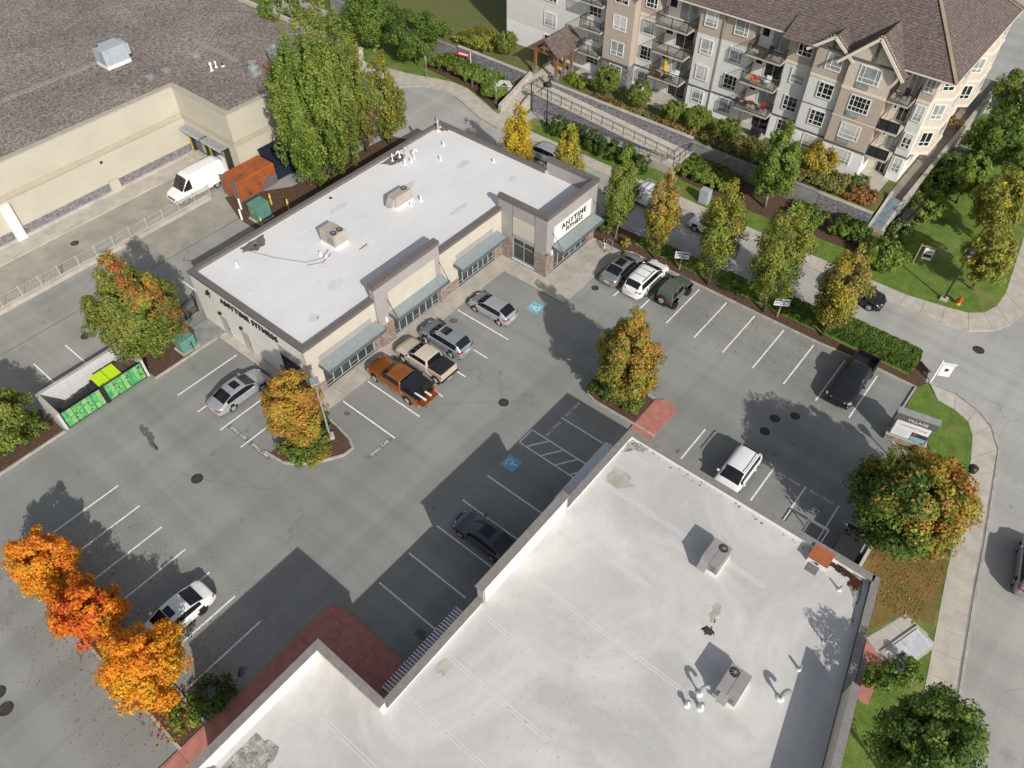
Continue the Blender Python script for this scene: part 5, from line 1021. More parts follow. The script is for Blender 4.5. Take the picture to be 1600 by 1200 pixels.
# balconies with doors behind
def balcony(y0, y1, xf, xb, zs, solid=False, seed=0):
    for z in zs:
        s_ = boxes('balcony', CONC if not solid else CREAM, AP, (xf,xb,y0,y1,z-.16,z))
        b = MB()
        b.box(xf,xf+.05,y0,y1,z+1.0,z+1.06); b.box(xf,xb,y0,y0+.05,z+1.0,z+1.06); b.box(xf,xb,y1-.05,y1,z+1.0,z+1.06); b.box(xf,xf+.05,y0,y0+.05,z,z+1.0); b.box(xf,xf+.05,y1-.05,y1,z,z+1.0); b.box(xf,xf+.05,(y0+y1)/2-.025,(y0+y1)/2+.025,z,z+1.0); b.box(xf,xf+.04,y0,y1,z+.08,z+.12)
        build('balustrade', b, METAL_B, s_)
        if solid: boxes('privacy_screen', mat('screen_dark',(.035,.036,.04),rough=.5), s_, (xf+.05,xf+.07,y0+.06,y1-.06,z+.1,z+1.0))
        else:
            b = MB(); n = int((y1-y0)/.13)
            for i in range(n): yy = y0+.08+(y1-y0-.16)*i/n; b.box(xf+.01,xf+.03,yy,yy+.025,z+.1,z+1.0)
            for i in range(int((xb-xf)/.13)):
                for yy in (y0+.01, y1-.03): b.box(xf+.1+i*.13,xf+.125+i*.13,yy,yy+.02,z+.1,z+1.0)
            build('picket_row', b, METAL_B, s_)
balcony(35.4,39.2,71.2,73.6,(Z1,Z2,Z3)); balcony(25.2,28.85,71.2,73.6,(Z1,Z2,Z3)); balcony(12.9,14.85,71.2,73.8,(Z1,Z2),solid=True); balcony(12.9,14.85,71.2,73.8,(Z3,))
balcony(45.6,48.4,70.9,72.4,(Z1,Z2,Z3))
for y0, y1, x in ((35.5,39.3,73.6),(25.5,28.8,73.6),(12.95,14.8,73.8)):
    for k, z in enumerate((Z0,Z1,Z2,Z3)):
        window(AP, 'x', x-.01, y0+.15, y0+(y1-y0)*.62, z+.05, z+2.1, vm=(.5,), hm=(), pane=(GLASS,GLASS_L)[k % 2])
        window(AP, 'x', x-.01, y0+(y1-y0)*.7, y1-.15, z+1.0, z+2.0, vm=(), hm=(), pane=GLASS)
boxes('patio', CONC, AP, (70.0,73.8,12.3,14.9,Z0,Z0+.12)); boxes('patio', CONC, AP, (70.2,73.6,35.2,39.4,Z0,Z0+.1)); boxes('patio', CONC, AP, (70.2,73.6,25.2,28.9,Z0,Z0+.1)); boxes('patio', CONC, AP, (69.8,72.4,45.4,48.6,Z0,Z0+.1))
# side facade (facing -Y): stepped bays with windows
for x0, x1, y in ((80.2,85.2,11.6),):
    siding(AP, y, x0+.05, x1-.05, Z1+.1, Z4, SIDC, face='y')
    for z in (Z2, Z3): boxes('trim_band', ACR, AP, (x0,x1,y-.12,y-.05,z-.12,z+.12))
    for z in S[1:]: window(AP, 'y', y-.055, (x0+x1)/2-.9, (x0+x1)/2+.7, z, z+1.5, vm=(.5,), hm=(.3,), pane=GLASS if z != S[2] else GLASS_L)
for x in (75.5, 80.5, 85.5): window(AP, 'y', 11.59, x-.8, x+.8, 2.9, 4.3, vm=(.5,), hm=(.3,), pane=GLASS_L)
boxes('trim_band', ADK, AP, (73.1,90,11.46,11.599,Z1-.2,Z1-.06))
def wins_at(cx, cy, rz, hw, panes):
    for z, p_ in zip(S[1:], panes):
        o = window(AP, 'y', 0, -hw, hw, z, z+1.5, vm=(.5,), hm=(.3,), pane=p_, fw_=.09); o.location = (cx, cy, 0); o.rotation_euler = (0, 0, rz)
for bx0 in (74.0, 85.4):      # canted bays carried over the side path
    pl = [(bx0,11.6),(bx0+1.05,10.35),(bx0+4.9,10.35),(bx0+5.9,11.6)]
    part('bay', SIDC, AP, lambda b: b.prism(pl, Z1, Z4, bottom=True))
    for z in (Z1+.1, Z2, Z3): part('bay_trim', ACR, AP, lambda b: b.prism([(bx0-.1,11.6),(bx0+1.0,10.27),(bx0+4.95,10.27),(bx0+6.0,11.6)], z-.1, z+.1, bottom=True))
    wins_at(bx0+.505, 10.955, R(-50), .55, (GLASS,GLASS_L,GLASS)); wins_at(bx0+3.0, 10.34, 0, 1.0, (GLASS,GLASS_L,GLASS))
    wins_at(bx0+5.42, 10.95, R(51), .5, (GLASS,GLASS,GLASS_L))
# roofs
def roofpart(fs, m=SHING, name='roof'):
    b = MB()
    for q in fs: b.add(q, [tuple(range(len(q)))])
    return build(name, b, m, AP)
ye, xe, rx, rz_ = 10.1, 71.9, 81.5, 19.5
roofpart([[(xe,ye,Z4),(rx,18.5,rz_),(rx,62,rz_),(xe,62,Z4)], [(xe,ye,Z4),(92,ye,Z4),(rx,18.5,rz_)], [(92,ye,Z4),(91,62,Z4),(rx,62,rz_),(rx,18.5,rz_)]])
b = MB(); b.bar((xe,ye,Z4+.06),(rx,18.5,rz_+.06),.3,.08); b.bar((91,ye,Z4+.06),(rx,18.5,rz_+.06),.3,.08); b.bar((rx,18.5,rz_+.05),(rx,62,rz_+.05),.3,.08); build('hip_cap', b, SHING_L, AP)
boxes('eave', ACR, AP, (xe-.05,91,ye-.05,62,Z4-.14,Z4-.02))
def gable(yc, hw, x, xback, z, slope, m=SIDC):
    zp = z+hw*slope; o_ = .55; ex = x-.55; zo = z-o_*slope
    r_ = roofpart([[(ex,yc-hw-o_,zo),(ex,yc,zp),(xback,yc,zp),(xback,yc-hw-o_,zo)][::-1], [(ex,yc+hw+o_,zo),(ex,yc,zp),(xback,yc,zp),(xback,yc+hw+o_,zo)]], SHING)
    b = MB(); b.bar((ex,yc-hw-o_,zo-.08),(ex,yc,zp-.08),.08,.26); b.bar((ex,yc+hw+o_,zo-.08),(ex,yc,zp-.08),.08,.26); build('barge_board', b, ACR, r_)
    b = MB(); b.add([(x-.01,yc-hw,z),(x-.01,yc+hw,z),(x-.01,yc,zp-.1)], [(0,2,1)]); build('gable_wall', b, m, r_)
    b = MB()
    for i in range(int(hw*slope/.2)):
        zz = z+i*.2; w_ = hw*(1-(zz-z)/(hw*slope))
        b.add([(x-.05,yc-w_,zz),(x-.05,yc+w_,zz),(x-.015,yc+w_*.97,zz+.2),(x-.015,yc-w_*.97,zz+.2)], [(0,3,2,1)])
    build('gable_siding', b, m, r_); boxes('gable_trim', ADK, r_, (x-.12,x-.02,yc-hw-.05,yc+hw+.05,z-.12,z+.08), (x-.14,x-.06,yc-.12,yc+.12,z+.1,z+hw*slope*.9))
gable(17.0, 2.45, 71.2, 79, Z4, .98); gable(43.5, 2.2, 71.3, 78, Z4, .98, SID); gable(20.9, 1.7, 71.6, 77, Z4, .75, SID)
roofpart([[(70.9,22.0,Z4-.1),(70.9,25.6,Z4-.1),(73.5,25.6,Z4+1.2),(73.5,22.0,Z4+1.2)][::-1]]); 
roofpart([[(71.9,28.6,Z4-.1),(71.9,35.2,Z4-.1),(74.5,35.2,Z4+1.3),(74.5,28.6,Z4+1.3)][::-1]])
# glazed stair roof by the lawn corner
gs = empty('glazed_stairwell', (66.0,10.0,0), 0, 'sloping blue-grey glass roof over a stairwell between pale walls', 'stairwell')
part('side_wall', CONC, gs, lambda b: b.prism([(.2,1.0),(4.6,1.0),(4.6,1.25),(.2,1.25)], 0, [1.0,2.5,2.5,1.0])); part('side_wall', CONC, gs, lambda b: b.prism([(.4,-.25),(4.8,-.25),(4.8,0),(.4,0)], 0, [1.0,2.5,2.5,1.0])); boxes('end_wall', PATHB, gs, (-.2,.4,-.2,1.25,0,1.0))
part('glass_roof', mat('stair_glass', (.2,.27,.32), rough=.12, spec=.7, var=.2), gs, lambda b: b.add([(.4,0,1.0),(4.0,0,2.2),(4.0,1.0,2.2),(.4,1.0,1.0)], [(0,1,2,3)]))
part('glazing_bar', METAL_S, gs, lambda b: [b.bar((.4+3.6*t,0,1.03+1.2*t),(.4+3.6*t,1.0,1.03+1.2*t),.06) for t in (0,.33,.66,1)])
# gated enclosure next to the path
railing([(68.6,9.4,1.4),(71.4,9.3,1.4),(71.4,8.3,1.4),(68.6,8.5,1.4),(68.6,9.4,1.4)], 'small dark fenced enclosure beside the glazed stairwell', pick=.13, m=METAL_B)
o = boxes('bin_shed', mat('shed_dark', (.05,.055,.055), rough=.7), None, (68.7,71.3,8.5,9.3,0,1.35)); tag(o, 'dark low box inside the fenced enclosure', 'shed')
railing([(84.5,9.2,1.6),(88,8.3,.4)], 'black handrail of the steps by the park', pick=.2)
st2 = empty('side_steps', (84.0,7.6,0), 0, 'dark steps leading down from the side path into the park', 'stairs')
for i in range(8): boxes('step', CONC_G, st2, (i*.4,i*.4+.4,0,1.5,0,1.5-i*.17))
# planting against the facade
for i, (x, y, r_, h, lab) in enumerate(((69.2,43.0,1.5,3.2,'round clipped tree left of the yellow parasol balcony'),(68.9,38.6,1.35,3.0,'round clipped tree below the yellow parasol balcony'),(68.8,34.2,1.3,2.4,'round bush in front of the flat grey wall with three windows'),(69.0,31.5,1.5,2.5,'green bush right of the round bush before the grey wall'),(68.7,28.0,1.4,2.6,'light green bush under the middle balconies'),(69.3,57.5,1.3,2.8,'round tree above the mottled stone wall'))):
    tree('ball_tree', (x, y, TZ), .4, h, r_, 'round', 5200, .17, mixpal((G1,3),(G2,4),(OL,2),(G4,1)), 120+i, lab, 'round trees along the apartment front', r=.06, clumps=90, cr=.28)
shrub((69.3,47.2,TZ),1.0,1.1,1600,mixpal(((.2,.26,.03),5),(G4,3)),130,'lime green low bush beside the porch',prof='dome'); shrub((68.8,45.9,TZ),1.0,1.0,1500,mixpal(((.2,.26,.03),5),(G4,3)),131,'lime green low bush further from the porch',prof='dome')
hedge(67.2,69.6,30.5,36.0,.5,1500,mixpal((RU,2),(BRN,5),(OL,2)),132,'rusty brown groundcover above the ramp wall',z=TZ); hedge(67.1,68.4,36.2,44.0,.45,1500,mixpal((RU,1),(BRN,4),(G1,3)),133,'thin rusty groundcover strip above the ramp wall',z=TZ)
hedge(67.0,70.2,19.6,30.0,.9,7500,mixpal((G1,3),(OL,4),(BRN,3)),134,'tangled olive shrubs above the shaded concrete wall',leaf=.2,z=TZ,cr=.45); hedge(66.9,70.2,14.8,19.4,.8,4200,mixpal((OL,4),(BRN,3),(G1,3)),135,'olive and brown shrubs above the pale stone wall',leaf=.2,z=TZ,cr=.4)
shrub((70.2,18.4,TZ),2.5,1.9,4500,mixpal((GB,4),(Y2,3),(OL,3)),136,'golden shrub below the taupe bay',leaf=.2,prof='oval'); hedge(67.2,69.9,11.8,14.6,.6,2400,mixpal(((.3,.13,.04),4),(RU,2),(BRN,4)),137,'rust-red shrubs at the corner of the terrace',leaf=.18,z=TZ)
shrub((70.4,14.2,TZ),1.2,.9,900,GREEN,138,'small green shrub beside the ground-floor patio')
hedge(67.3,72.0,59.0,64.5,1.0,4000,mixpal((G1,3),(Y2,3),(OL,2)),139,'yellowish hedge on the terrace above the mottled stone wall',z=TZ,leaf=.2); hedge(67.2,69,65.2,78,1.4,4500,GREEN,140,'dark hedge on top of the plain concrete wall',z=TZ,leaf=.22)
shrub((87.2,10.8,TZ),.8,1.1,900,mixpal((RU,3),(BRN,3),(G1,3)),141,'red shrub at the upper end of the apartment side')
# things on balconies
def parasol(x, y, z):
    e = empty('closed_parasol', (x, y, z), 0, 'folded yellow parasol on a balcony', 'parasol'); part('pole', METAL_G, e, lambda b: b.cyl((0,0), .025, 0, 2.2, 8)); part('canopy', mat('parasol_yellow', (.62,.42,.01), rough=.7), e, lambda b: b.tube([(0,0,.7),(0,0,.9),(0,0,1.7),(0,0,2.15),(0,0,2.25)], [.2,.24,.2,.12,.02], 12), smooth=True); part('base', METAL_B, e, lambda b: b.cyl((0,0), .25, 0, .08, 14))
parasol(71.75,37.6,Z1)
def chair(x, y, z, rz, m, label):
    e = empty('balcony_chair', (x, y, z), rz, label, 'chair', 'chairs on balconies'); boxes('seat', m, e, (-.25,.25,-.25,.25,.4,.46)); boxes('backrest', m, e, (.2,.26,-.25,.25,.46,.95))
    for sx in (-.22,.22):
        for sy in (-.22,.22): boxes('leg', m, e, (sx-.02,sx+.02,sy-.02,sy+.02,0,.4))
def table(x, y, z, m, label):
    e = empty('balcony_table', (x, y, z), 0, label, 'table', 'tables on balconies'); part('top', m, e, lambda b: b.cyl((0,0), .4, .68, .72, 18)); part('stem', METAL_G, e, lambda b: b.cyl((0,0), .04, 0, .68, 8)); part('foot', METAL_G, e, lambda b: b.cyl((0,0), .2, 0, .04, 12))
def pot(x, y, z, pal, label, seed, h=.6):
    e = empty('plant_pot', (x, y, z), 0, label, 'plant', 'pot plants on balconies'); part('pot', mat('terracotta', (.3,.15,.09)), e, lambda b: b.tube([(0,0,0),(0,0,.28)], [.12,.18], 12)); crown('foliage', e, .25, h, .25, 'round', 160, .09, pal, seed, clumps=12, cr=.4)
chair(72.2,36.4,Z1,0,WHITE_P,'white chair on the parasol balcony'); table(71.8,36.6,Z1,WHITE_P,'white round table on the parasol balcony')
chair(72.0,28.0,Z1,R(90),WOOD,'wooden chair on the lowest middle balcony'); table(71.8,27.4,Z1,WOOD,'wooden table on the lowest middle balcony'); chair(72.1,26.2,Z1,0,mat('chair_red',(.35,.06,.04)),'red chair on the lowest middle balcony')
chair(72.0,26.3,Z2,0,WHITE_P,'white chair on the second middle balcony'); chair(72.4,13.7,Z3,0,METAL_B,'black chair on the top corner balcony'); chair(72.0,26.8,Z3,0,METAL_B,'black chair on the top middle balcony')
for i, (x, y, z, l) in enumerate(((71.5,38.9,Z1,'leftmost pot plant of the parasol balcony'),(71.5,38.4,Z1,'second pot plant of the parasol balcony'),(71.5,38.0,Z1,'third pot plant of the parasol balcony'),(71.5,27.6,Z3,'left pot plant of the top middle balcony'),(71.5,26.9,Z3,'right pot plant of the top middle balcony'),(70.6,13.6,TZ,'pot plant on the ground-floor corner patio'))): pot(x, y, z, mixpal((G2,3),(RD,2),(OL,2)), l, 150+i)
o = part('hanging_towel', mat('towel_mix', (.5,.28,.05), col2=(.4,.02,.12), scale=2.5, lo=.45, hi=.55), None, lambda b: b.add([(71.16,27.0,Z2+1.07),(71.16,27.9,Z2+1.07),(71.17,27.9,Z2+.45),(71.15,27.0,Z2+.45),(71.28,27.0,Z2+1.07),(71.28,27.9,Z2+1.07),(71.28,27.9,Z2+.6),(71.28,27.0,Z2+.6)], [(0,3,2,1),(4,5,6,7),(0,1,5,4)])); tag(o, 'orange and magenta cloth hung over the second middle balcony rail', 'towel')
e = empty('barbecue', (71.6,26.0,TZ+.1), 0, 'black barbecue on the ground patio under the middle balconies', 'barbecue'); boxes('cart', METAL_B, e, (-.3,.3,-.5,.5,.1,.8)); part('lid', METAL_B, e, lambda b: b.tube([(0,-.5,.85),(0,.5,.85)], .28, 12))
# ================================================================== VEHICLES
LAMP_W = mat('headlamp', (.75,.77,.8), rough=.12, spec=.8); LAMP_R = mat('taillamp', (.42,.015,.02), rough=.2, spec=.6); TRIMB = mat('trim_black', (.02,.02,.022), rough=.5); PLATE = mat('plate', (.7,.72,.75), rough=.5)
CARGLASS = glassmat('car_glass', (.012,.015,.018), .05)
def lerp(xs, ys, x):
    if x <= xs[0]: return ys[0]
    for i in range(1, len(xs)):
        if x <= xs[i]:
            t = (x-xs[i-1])/(xs[i]-xs[i-1]); return ys[i-1]+(ys[i]-ys[i-1])*t
    return ys[-1]
def sstep(a, b, x): t = min(1, max(0, (x-a)/(b-a))); return t*t*(3-2*t)
def wheel(e, x, y, r, wd, side, rimm=RIM):
    b = MB(); b.tube([(x,y-wd/2,r),(x,y-wd*.42,r),(x,y+wd*.42,r),(x,y+wd/2,r)], [r*.9,r,r,r*.9], 20); o = build('wheel', b, RUBBER, e, smooth=False)
    b = MB(); yo = y+side*wd/2; b.tube([(x,yo-side*.03,r),(x,yo+side*.008,r)], [r*.62,r*.62], 16); rm = build('rim', b, TRIMB if rimm is TRIMB else METAL_G, o)
    b = MB()
    for k in range(5):
        a = k*2*math.pi/5+.3; b.bar((x,yo+side*.016,r),(x+r*.6*math.cos(a),yo+side*.016,r+r*.6*math.sin(a)),r*.2,.02)
    b.tube([(x,yo+side*.004,r),(x,yo+side*.03,r)], [r*.2,r*.16], 10); build('spoke', b, rimm, o)
def car(name, label, cat, s, pm, loc, heading, group='parked cars', rimm=RIM, extra=None):
    """body lofted from the side profile s['top'] [(x, z)...], x>0 is the front; split into panels, glass, lamps, wheels"""
    e = empty(name, (loc[0], loc[1], 0), heading, label, cat, group)
    L, W, wb = s['L'], s['W'], s['wb']; r = s.get('r', .33); wx = s.get('wx', ((s['fx'], s['fx']-wb))); top = s['top']; belt = s['belt']; tx = [p[0] for p in top]; tz = [p[1] for p in top]
    cowl, wst, rgt, rgb = s['cowl'], s['wst'], s['rgt'], s['rgb']; sw0, sw1 = s['side']; pil = s.get('pillars', [])
    xs = set([-L/2, -L/2+.03, -L/2+.09, L/2, L/2-.03, L/2-.09, cowl, wst, rgt, rgb, sw0, sw1]+[p-.045 for p in pil]+[p+.045 for p in pil])
    n = int(L/.085)
    for i in range(n+1): xs.add(-L/2+L*i/n)
    sr = s.get('sunroof');
    if sr: xs |= set(sr)
    xs = sorted(xs); xx = [xs[0]]
    for x in xs[1:]:
        if x-xx[-1] > .012: xx.append(x)
    xs = xx; rows = []; zsill = s.get('sill', .22)
    for x in xs:
        zt = sum(lerp(tx, tz, x+d)*wt for d, wt in ((-.08,.2),(-.04,.2),(0,.2),(.04,.2),(.08,.2))) if abs(abs(x)-L/2) > .1 else lerp(tx, tz, x)
        u = abs(x)/(L/2); tp = max(0, (u-s.get('t0',.72))/(1-s.get('t0',.72))); w_ = W/2*(1-s.get('taper',.16)*tp**2.2)
        zb = min(lerp([p[0] for p in belt], [p[1] for p in belt], x), zt-.015); gh = zt-zb; wr = w_*s.get('roofw',.76); k = sstep(.08,.34,gh)
        endk = sstep(.86,1.0,u); zs = zsill+endk*.06
        hood = [(w_*.92,zb+gh*.25),(w_*.86,zb+gh*.55),(w_*.78,zb+gh*.8),(w_*.45,zb+gh*.97),(0,zt)]
        gr = [(w_*.9,zb+.03),(wr*1.0+(w_*.9-wr)*.16,zb+gh*.82),(wr*.93,zt-.035-.02),(wr*.58,zt-.008),(0,zt)]
        pts = [(w_*.9,zs),(w_*.985,zs+.12),(w_,.55 if zb > .62 else zs+.2),(w_*.99,max(zb-.1,zs+.24)),(w_*.95,zb)]+[(a[0]+(c_[0]-a[0])*k, a[1]+(c_[1]-a[1])*k) for a, c_ in zip(hood, gr)]
        rows.append(pts)
    nj = len(rows[0]); F_ = {}
    def put(key, q): F_.setdefault(key, []).append(q)
    ax = [wx[0], wx[1]]; ra = r+.07
    for i in range(len(xs)-1):
        xm = (xs[i]+xs[i+1])/2
        for j in range(nj-1):
            zm = (rows[i][j][1]+rows[i][j+1][1])/2
            key = 'body'
            if j <= 2 and any(math.hypot(xm-a, zm-r) < ra for a in ax): continue
            if j >= 7 and wst < xm < cowl: continue
            elif j >= 7 and rgb < xm < rgt: continue
            elif j == 5 and sw0 < xm < sw1:
                key = ('pil', sum(1 for p in pil if xm > p+.045)) if any(abs(xm-p) < .045 for p in pil) else ('side', sum(1 for p in pil if xm > p))
            elif sr and j == 8 and sr[0] < xm < sr[1]: key = 'sunroof'
            elif j == 0: key = 'sill'
            for sd_ in (1, -1):
                q = [(xs[i],sd_*rows[i][j][0],rows[i][j][1]),(xs[i+1],sd_*rows[i+1][j][0],rows[i+1][j][1]),(xs[i+1],sd_*rows[i+1][j+1][0],rows[i+1][j+1][1]),(xs[i],sd_*rows[i][j+1][0],rows[i][j+1][1])]
                if sd_ > 0: q = q[::-1]
                put((key, sd_) if isinstance(key, tuple) else key, q)
    for i, sgn in ((0, -1), (len(xs)-1, 1)):
        R_ = rows[i]; ring = [(xs[i],p[0],p[1]) for p in R_]+[(xs[i],-p[0],p[1]) for p in R_[-2::-1]]
        put('body', ring if sgn > 0 else ring[::-1])
    def row(x): return rows[min(range(len(xs)), key=lambda i_: abs(xs[i_]-x))], xs[min(range(len(xs)), key=lambda i_: abs(xs[i_]-x))]
    for key, xa, xb in (('windshield', wst, cowl), ('rear_window', rgb, rgt)):      # clean curved panes between the two edge stations
        if xb < -L/2: continue
        (A, xa), (B_, xb) = row(xa), row(xb)
        pa = [(xa, p[0], p[1]) for p in A[7:]]+[(xa, -p[0], p[1]) for p in A[-2:6:-1]]; pb = [(xb, p[0], p[1]) for p in B_[7:]]+[(xb, -p[0], p[1]) for p in B_[-2:6:-1]]
        for q in range(len(pa)-1): put(key, [pa[q], pa[q+1], pb[q+1], pb[q]][::-1])
    mats = {'body': pm, 'windshield': CARGLASS, 'rear_window': CARGLASS, 'sunroof': CARGLASS, 'pillar': TRIMB, 'sill': s.get('sillm', TRIMB)}
    body = None; later = []
    for key, qs in F_.items():
        b = MB(); idx = {}
        for q in qs:
            f = []
            for v in q:
                kk = (round(v[0],4), round(v[1],4), round(v[2],4))
                if kk not in idx: idx[kk] = len(b.v); b.v.append(v)
                f.append(idx[kk])
            f = tuple(dict.fromkeys(f))
            if len(f) > 2: b.f.append(f)
        nm = key if isinstance(key, str) else ('pillar' if key[0][0] == 'pil' else 'side_window')
        o = build(nm, b, TRIMB if nm == 'pillar' else mats.get(key, CARGLASS), e, smooth=True)
        if key == 'body': body = o
    # cut line on the shoulders is soft: keep sharp by auto angle
    part('underbody', DARK, e, lambda b: b.box(-L*.46,L*.46,-W*.41,W*.41,.2,.62))
    for a in ax:
        for sd_ in (1, -1): wheel(e, a, sd_*(W/2-.115), r, .22, sd_, rimm)
    hz = s.get('hz', .68); fz = s.get('rz', .85); tp = W/2*(1-s.get('taper',.16))
    for sd_ in (1, -1):
        part('headlight', LAMP_W, e, lambda b: b.add([(L/2-.02,sd_*(tp-.42),hz-.05),(L/2-.2,sd_*(tp+.075),hz-.04),(L/2-.34,sd_*(tp+.105),hz+.06),(L/2-.05,sd_*(tp-.4),hz+.06),(L/2-.3,sd_*(tp-.3),hz-.05),(L/2-.5,sd_*(tp-.1),hz)], [(0,1,2,3),(0,3,2,1),(3,2,5),(0,4,1)]))
        th = s.get('tailh', .14)
        part('taillight', LAMP_R, e, lambda b: b.add([(-L/2-.012,sd_*(tp-.34),fz-th/2),(-L/2+.06,sd_*(tp+.03),fz-th/2),(-L/2+.25,sd_*(tp+.125),fz-th*.3),(-L/2+.25,sd_*(tp+.12),fz+th*.5),(-L/2+.07,sd_*(tp+.02),fz+th/2),(-L/2-.005,sd_*(tp-.32),fz+th/2)], [(0,1,4,5),(1,2,3,4),(5,4,1,0),(4,3,2,1)]))
        mx_ = cowl-.32; zb = lerp([p[0] for p in belt], [p[1] for p in belt], mx_)
        part('mirror', pm, e, lambda b: b.cbox((mx_,sd_*(W/2+.06),zb+.1),(.16,.2,.14)), bevel=.03)
    part('grille', TRIMB, e, lambda b: b.box(L/2-.03,L/2+.012,-tp*.55,tp*.55,hz-.24,hz-.06))
    part('number_plate', PLATE, e, lambda b: b.box(-L/2-.02,-L/2+.02,-.26,.26,fz-.3 if fz > .75 else fz-.2,fz-.18 if fz > .75 else fz-.08))
    # panel gaps
    b = MB(); zb = lerp([p[0] for p in belt], [p[1] for p in belt], 0)
    for xg in s.get('gaps', [cowl-.25]+[p for p in pil]):
        for sd_ in (1, -1): b.box(xg-.008,xg+.008,min(sd_*(W/2-.01),sd_*(W/2+.004)),max(sd_*(W/2-.01),sd_*(W/2+.004)),.32,zb-.08)
    build('door_gap', b, TRIMB, e)
    b = MB()
    for p in pil[-1:]+pil[:-1]:
        for sd_ in (1, -1): b.cbox((p+.14,sd_*(W/2+.005),zb-.13),(.16,.03,.03))
    if pil: build('door_handle', b, pm, e)
    if extra: extra(e)
    return e
def sedan(L=4.75, W=1.83, H=1.45, fast=False, sun=None):
    h = L/2
    return dict(L=L, W=W, wb=2.75, fx=h-.9, r=.33, top=[(-h,.72),(-h+.06,.96),(-h+.5,1.04),(-h+1.15,1.3),(-h+1.6,H-.03),(-.1,H),(.45,H-.05),(1.05,1.12),(1.28,1.0),(h-.5,.84),(h-.12,.68),(h,.5)],
        belt=[(-h,.66),(-h+.3,.9),(.9,.92),(h-.5,.76),(h,.46)], cowl=1.22, wst=.42, rgt=-h+1.5, rgb=-h+.68, side=(-h+.95,.98), pillars=[-.42], sunroof=sun, rz=.84, hz=.64)
def suv(L=4.65, W=1.88, H=1.68, sun=None, box=0.):
    h = L/2
    return dict(L=L, W=W, wb=2.75, fx=h-.9, r=.36, top=[(-h,.9),(-h+.06,1.12),(-h+.2,1.25+box*.2),(-h+.45,1.55+box*.08),(-h+.75,H-.03),(-.2,H),(.5,H-.05),(1.08,1.22),(1.3,1.1),(h-.4,1.0),(h-.1,.85),(h,.6)],
        belt=[(-h,.82),(-h+.12,1.04),(.9,1.02),(h-.4,.92),(h,.56)], cowl=1.22, wst=.44, rgt=-h+.68, rgb=-h+.16, side=(-h+.5,1.0), pillars=[-.45,-1.25], sunroof=sun, rz=1.0, hz=.8, sill=.25, tailh=.2)
def hatch(): 
    s = suv(4.35,1.8,1.52); h = 4.35/2; s['top'] = [(-h,.8),(-h+.06,1.0),(-h+.25,1.16),(-h+.6,1.42),(-h+.95,1.5),(-.2,1.52),(.35,1.48),(1.05,1.1),(1.28,.99),(h-.4,.85),(h-.1,.7),(h,.52)]; s['belt'] = [(-h,.74),(-h+.12,.95),(.9,.92),(h-.4,.78),(h,.48)]; s['rgt'] = -h+.92; s['rgb'] = -h+.22; s['side'] = (-h+.75,.98); s['pillars'] = [-.42]; s['hz'] = .68; s['rz'] = .92; s['r'] = .33; s['wb'] = 2.65; return s
def van(L=5.9, W=2.0, H=2.55):
    h = L/2
    return dict(L=L, W=W, wb=3.6, fx=h-.95, r=.36, roofw=.88, taper=.07, t0=.86, top=[(-h,2.3),(-h+.05,2.48),(-h+.4,H),(h-2.1,H),(h-1.75,H-.12),(h-.95,1.38),(h-.8,1.3),(h-.25,1.12),(h-.06,.9),(h,.6)],
        belt=[(-h,1.22),(h-1.0,1.2),(h-.3,1.0),(h,.56)], cowl=h-.9, wst=h-1.72, rgt=-h-.5, rgb=-h-.6, side=(h-2.0,h-1.05), pillars=[], rz=1.1, hz=.9, tailh=.4, gaps=[h-2.05,h-1.0,h-3.3], sill=.3)
P_SIL = paint('paint_silver', (.52,.53,.55), .5); P_SIL2 = paint('paint_silver_blue', (.38,.41,.45), .5); P_WH = paint('paint_white', (.82,.82,.81), 0); P_GRY = paint('paint_grey', (.3,.31,.32), .5); P_BLK = paint('paint_black', (.012,.013,.015), .1); P_PUR = paint('paint_plum', (.075,.072,.105), .4); P_ORG = paint('paint_copper', (.33,.105,.022), .4); P_SAND = paint('paint_sand', (.62,.53,.42), .1); P_CHAM = paint('paint_champagne', (.58,.56,.53), .4); P_DGR = paint('paint_dark_grey', (.05,.053,.058), .3)
NOR = R(90)
car('silver_sedan', 'silver sedan parked at the end wall with the building lettering', 'sedan', sedan(4.85,1.85,1.46,sun=(-.45,.15)), P_SIL, (16.45,40.3), 0)
def rails(e, y=.62, x0=-1.6, x1=.5, z=1.72, m=METAL_S):
    for sd_ in (1,-1): part('roof_rail', m, e, lambda b: [b.bar((x0,sd_*y,z),(x1,sd_*y,z),.05)]+[b.bar((xx,sd_*y,z-.07),(xx,sd_*y,z),.05) for xx in (x0,x1)])
car('silver_suv', 'silver crossover parked between the sand pickup and the next painted line', 'SUV', suv(4.65,1.87,1.66,sun=(-.55,.25)), P_SIL2, (30.58,31.85), NOR, extra=lambda e: rails(e))
car('silver_hatchback', 'silver hatchback parked alone left of the blue access mark', 'car', hatch(), P_SIL, (35.8,31.3), NOR)
car('grey_sedan', 'grey sedan with a dark glass roof by the tower apron', 'sedan', sedan(4.8,1.84,1.46,sun=(-.75,.3)), P_GRY, (47.05,25.8), 0)
mv = suv(5.1,1.95,1.76); h_ = 5.1/2; mv['top'] = [(-h_,.95),(-h_+.06,1.2),(-h_+.16,1.4),(-h_+.35,1.66),(-h_+.6,1.74),(-.4,1.76),(.35,1.72),(1.25,1.2),(1.5,1.08),(h_-.35,.95),(h_-.1,.8),(h_,.58)]; mv['belt'] = [(-h_,.86),(-h_+.1,1.05),(1.1,1.02),(h_-.4,.85),(h_,.54)]; mv.update(cowl=1.42, wst=.42, rgt=-h_+.55, rgb=-h_+.12, side=(-h_+.5,1.15), pillars=[-.3,-1.3], wb=3.0, r=.34)
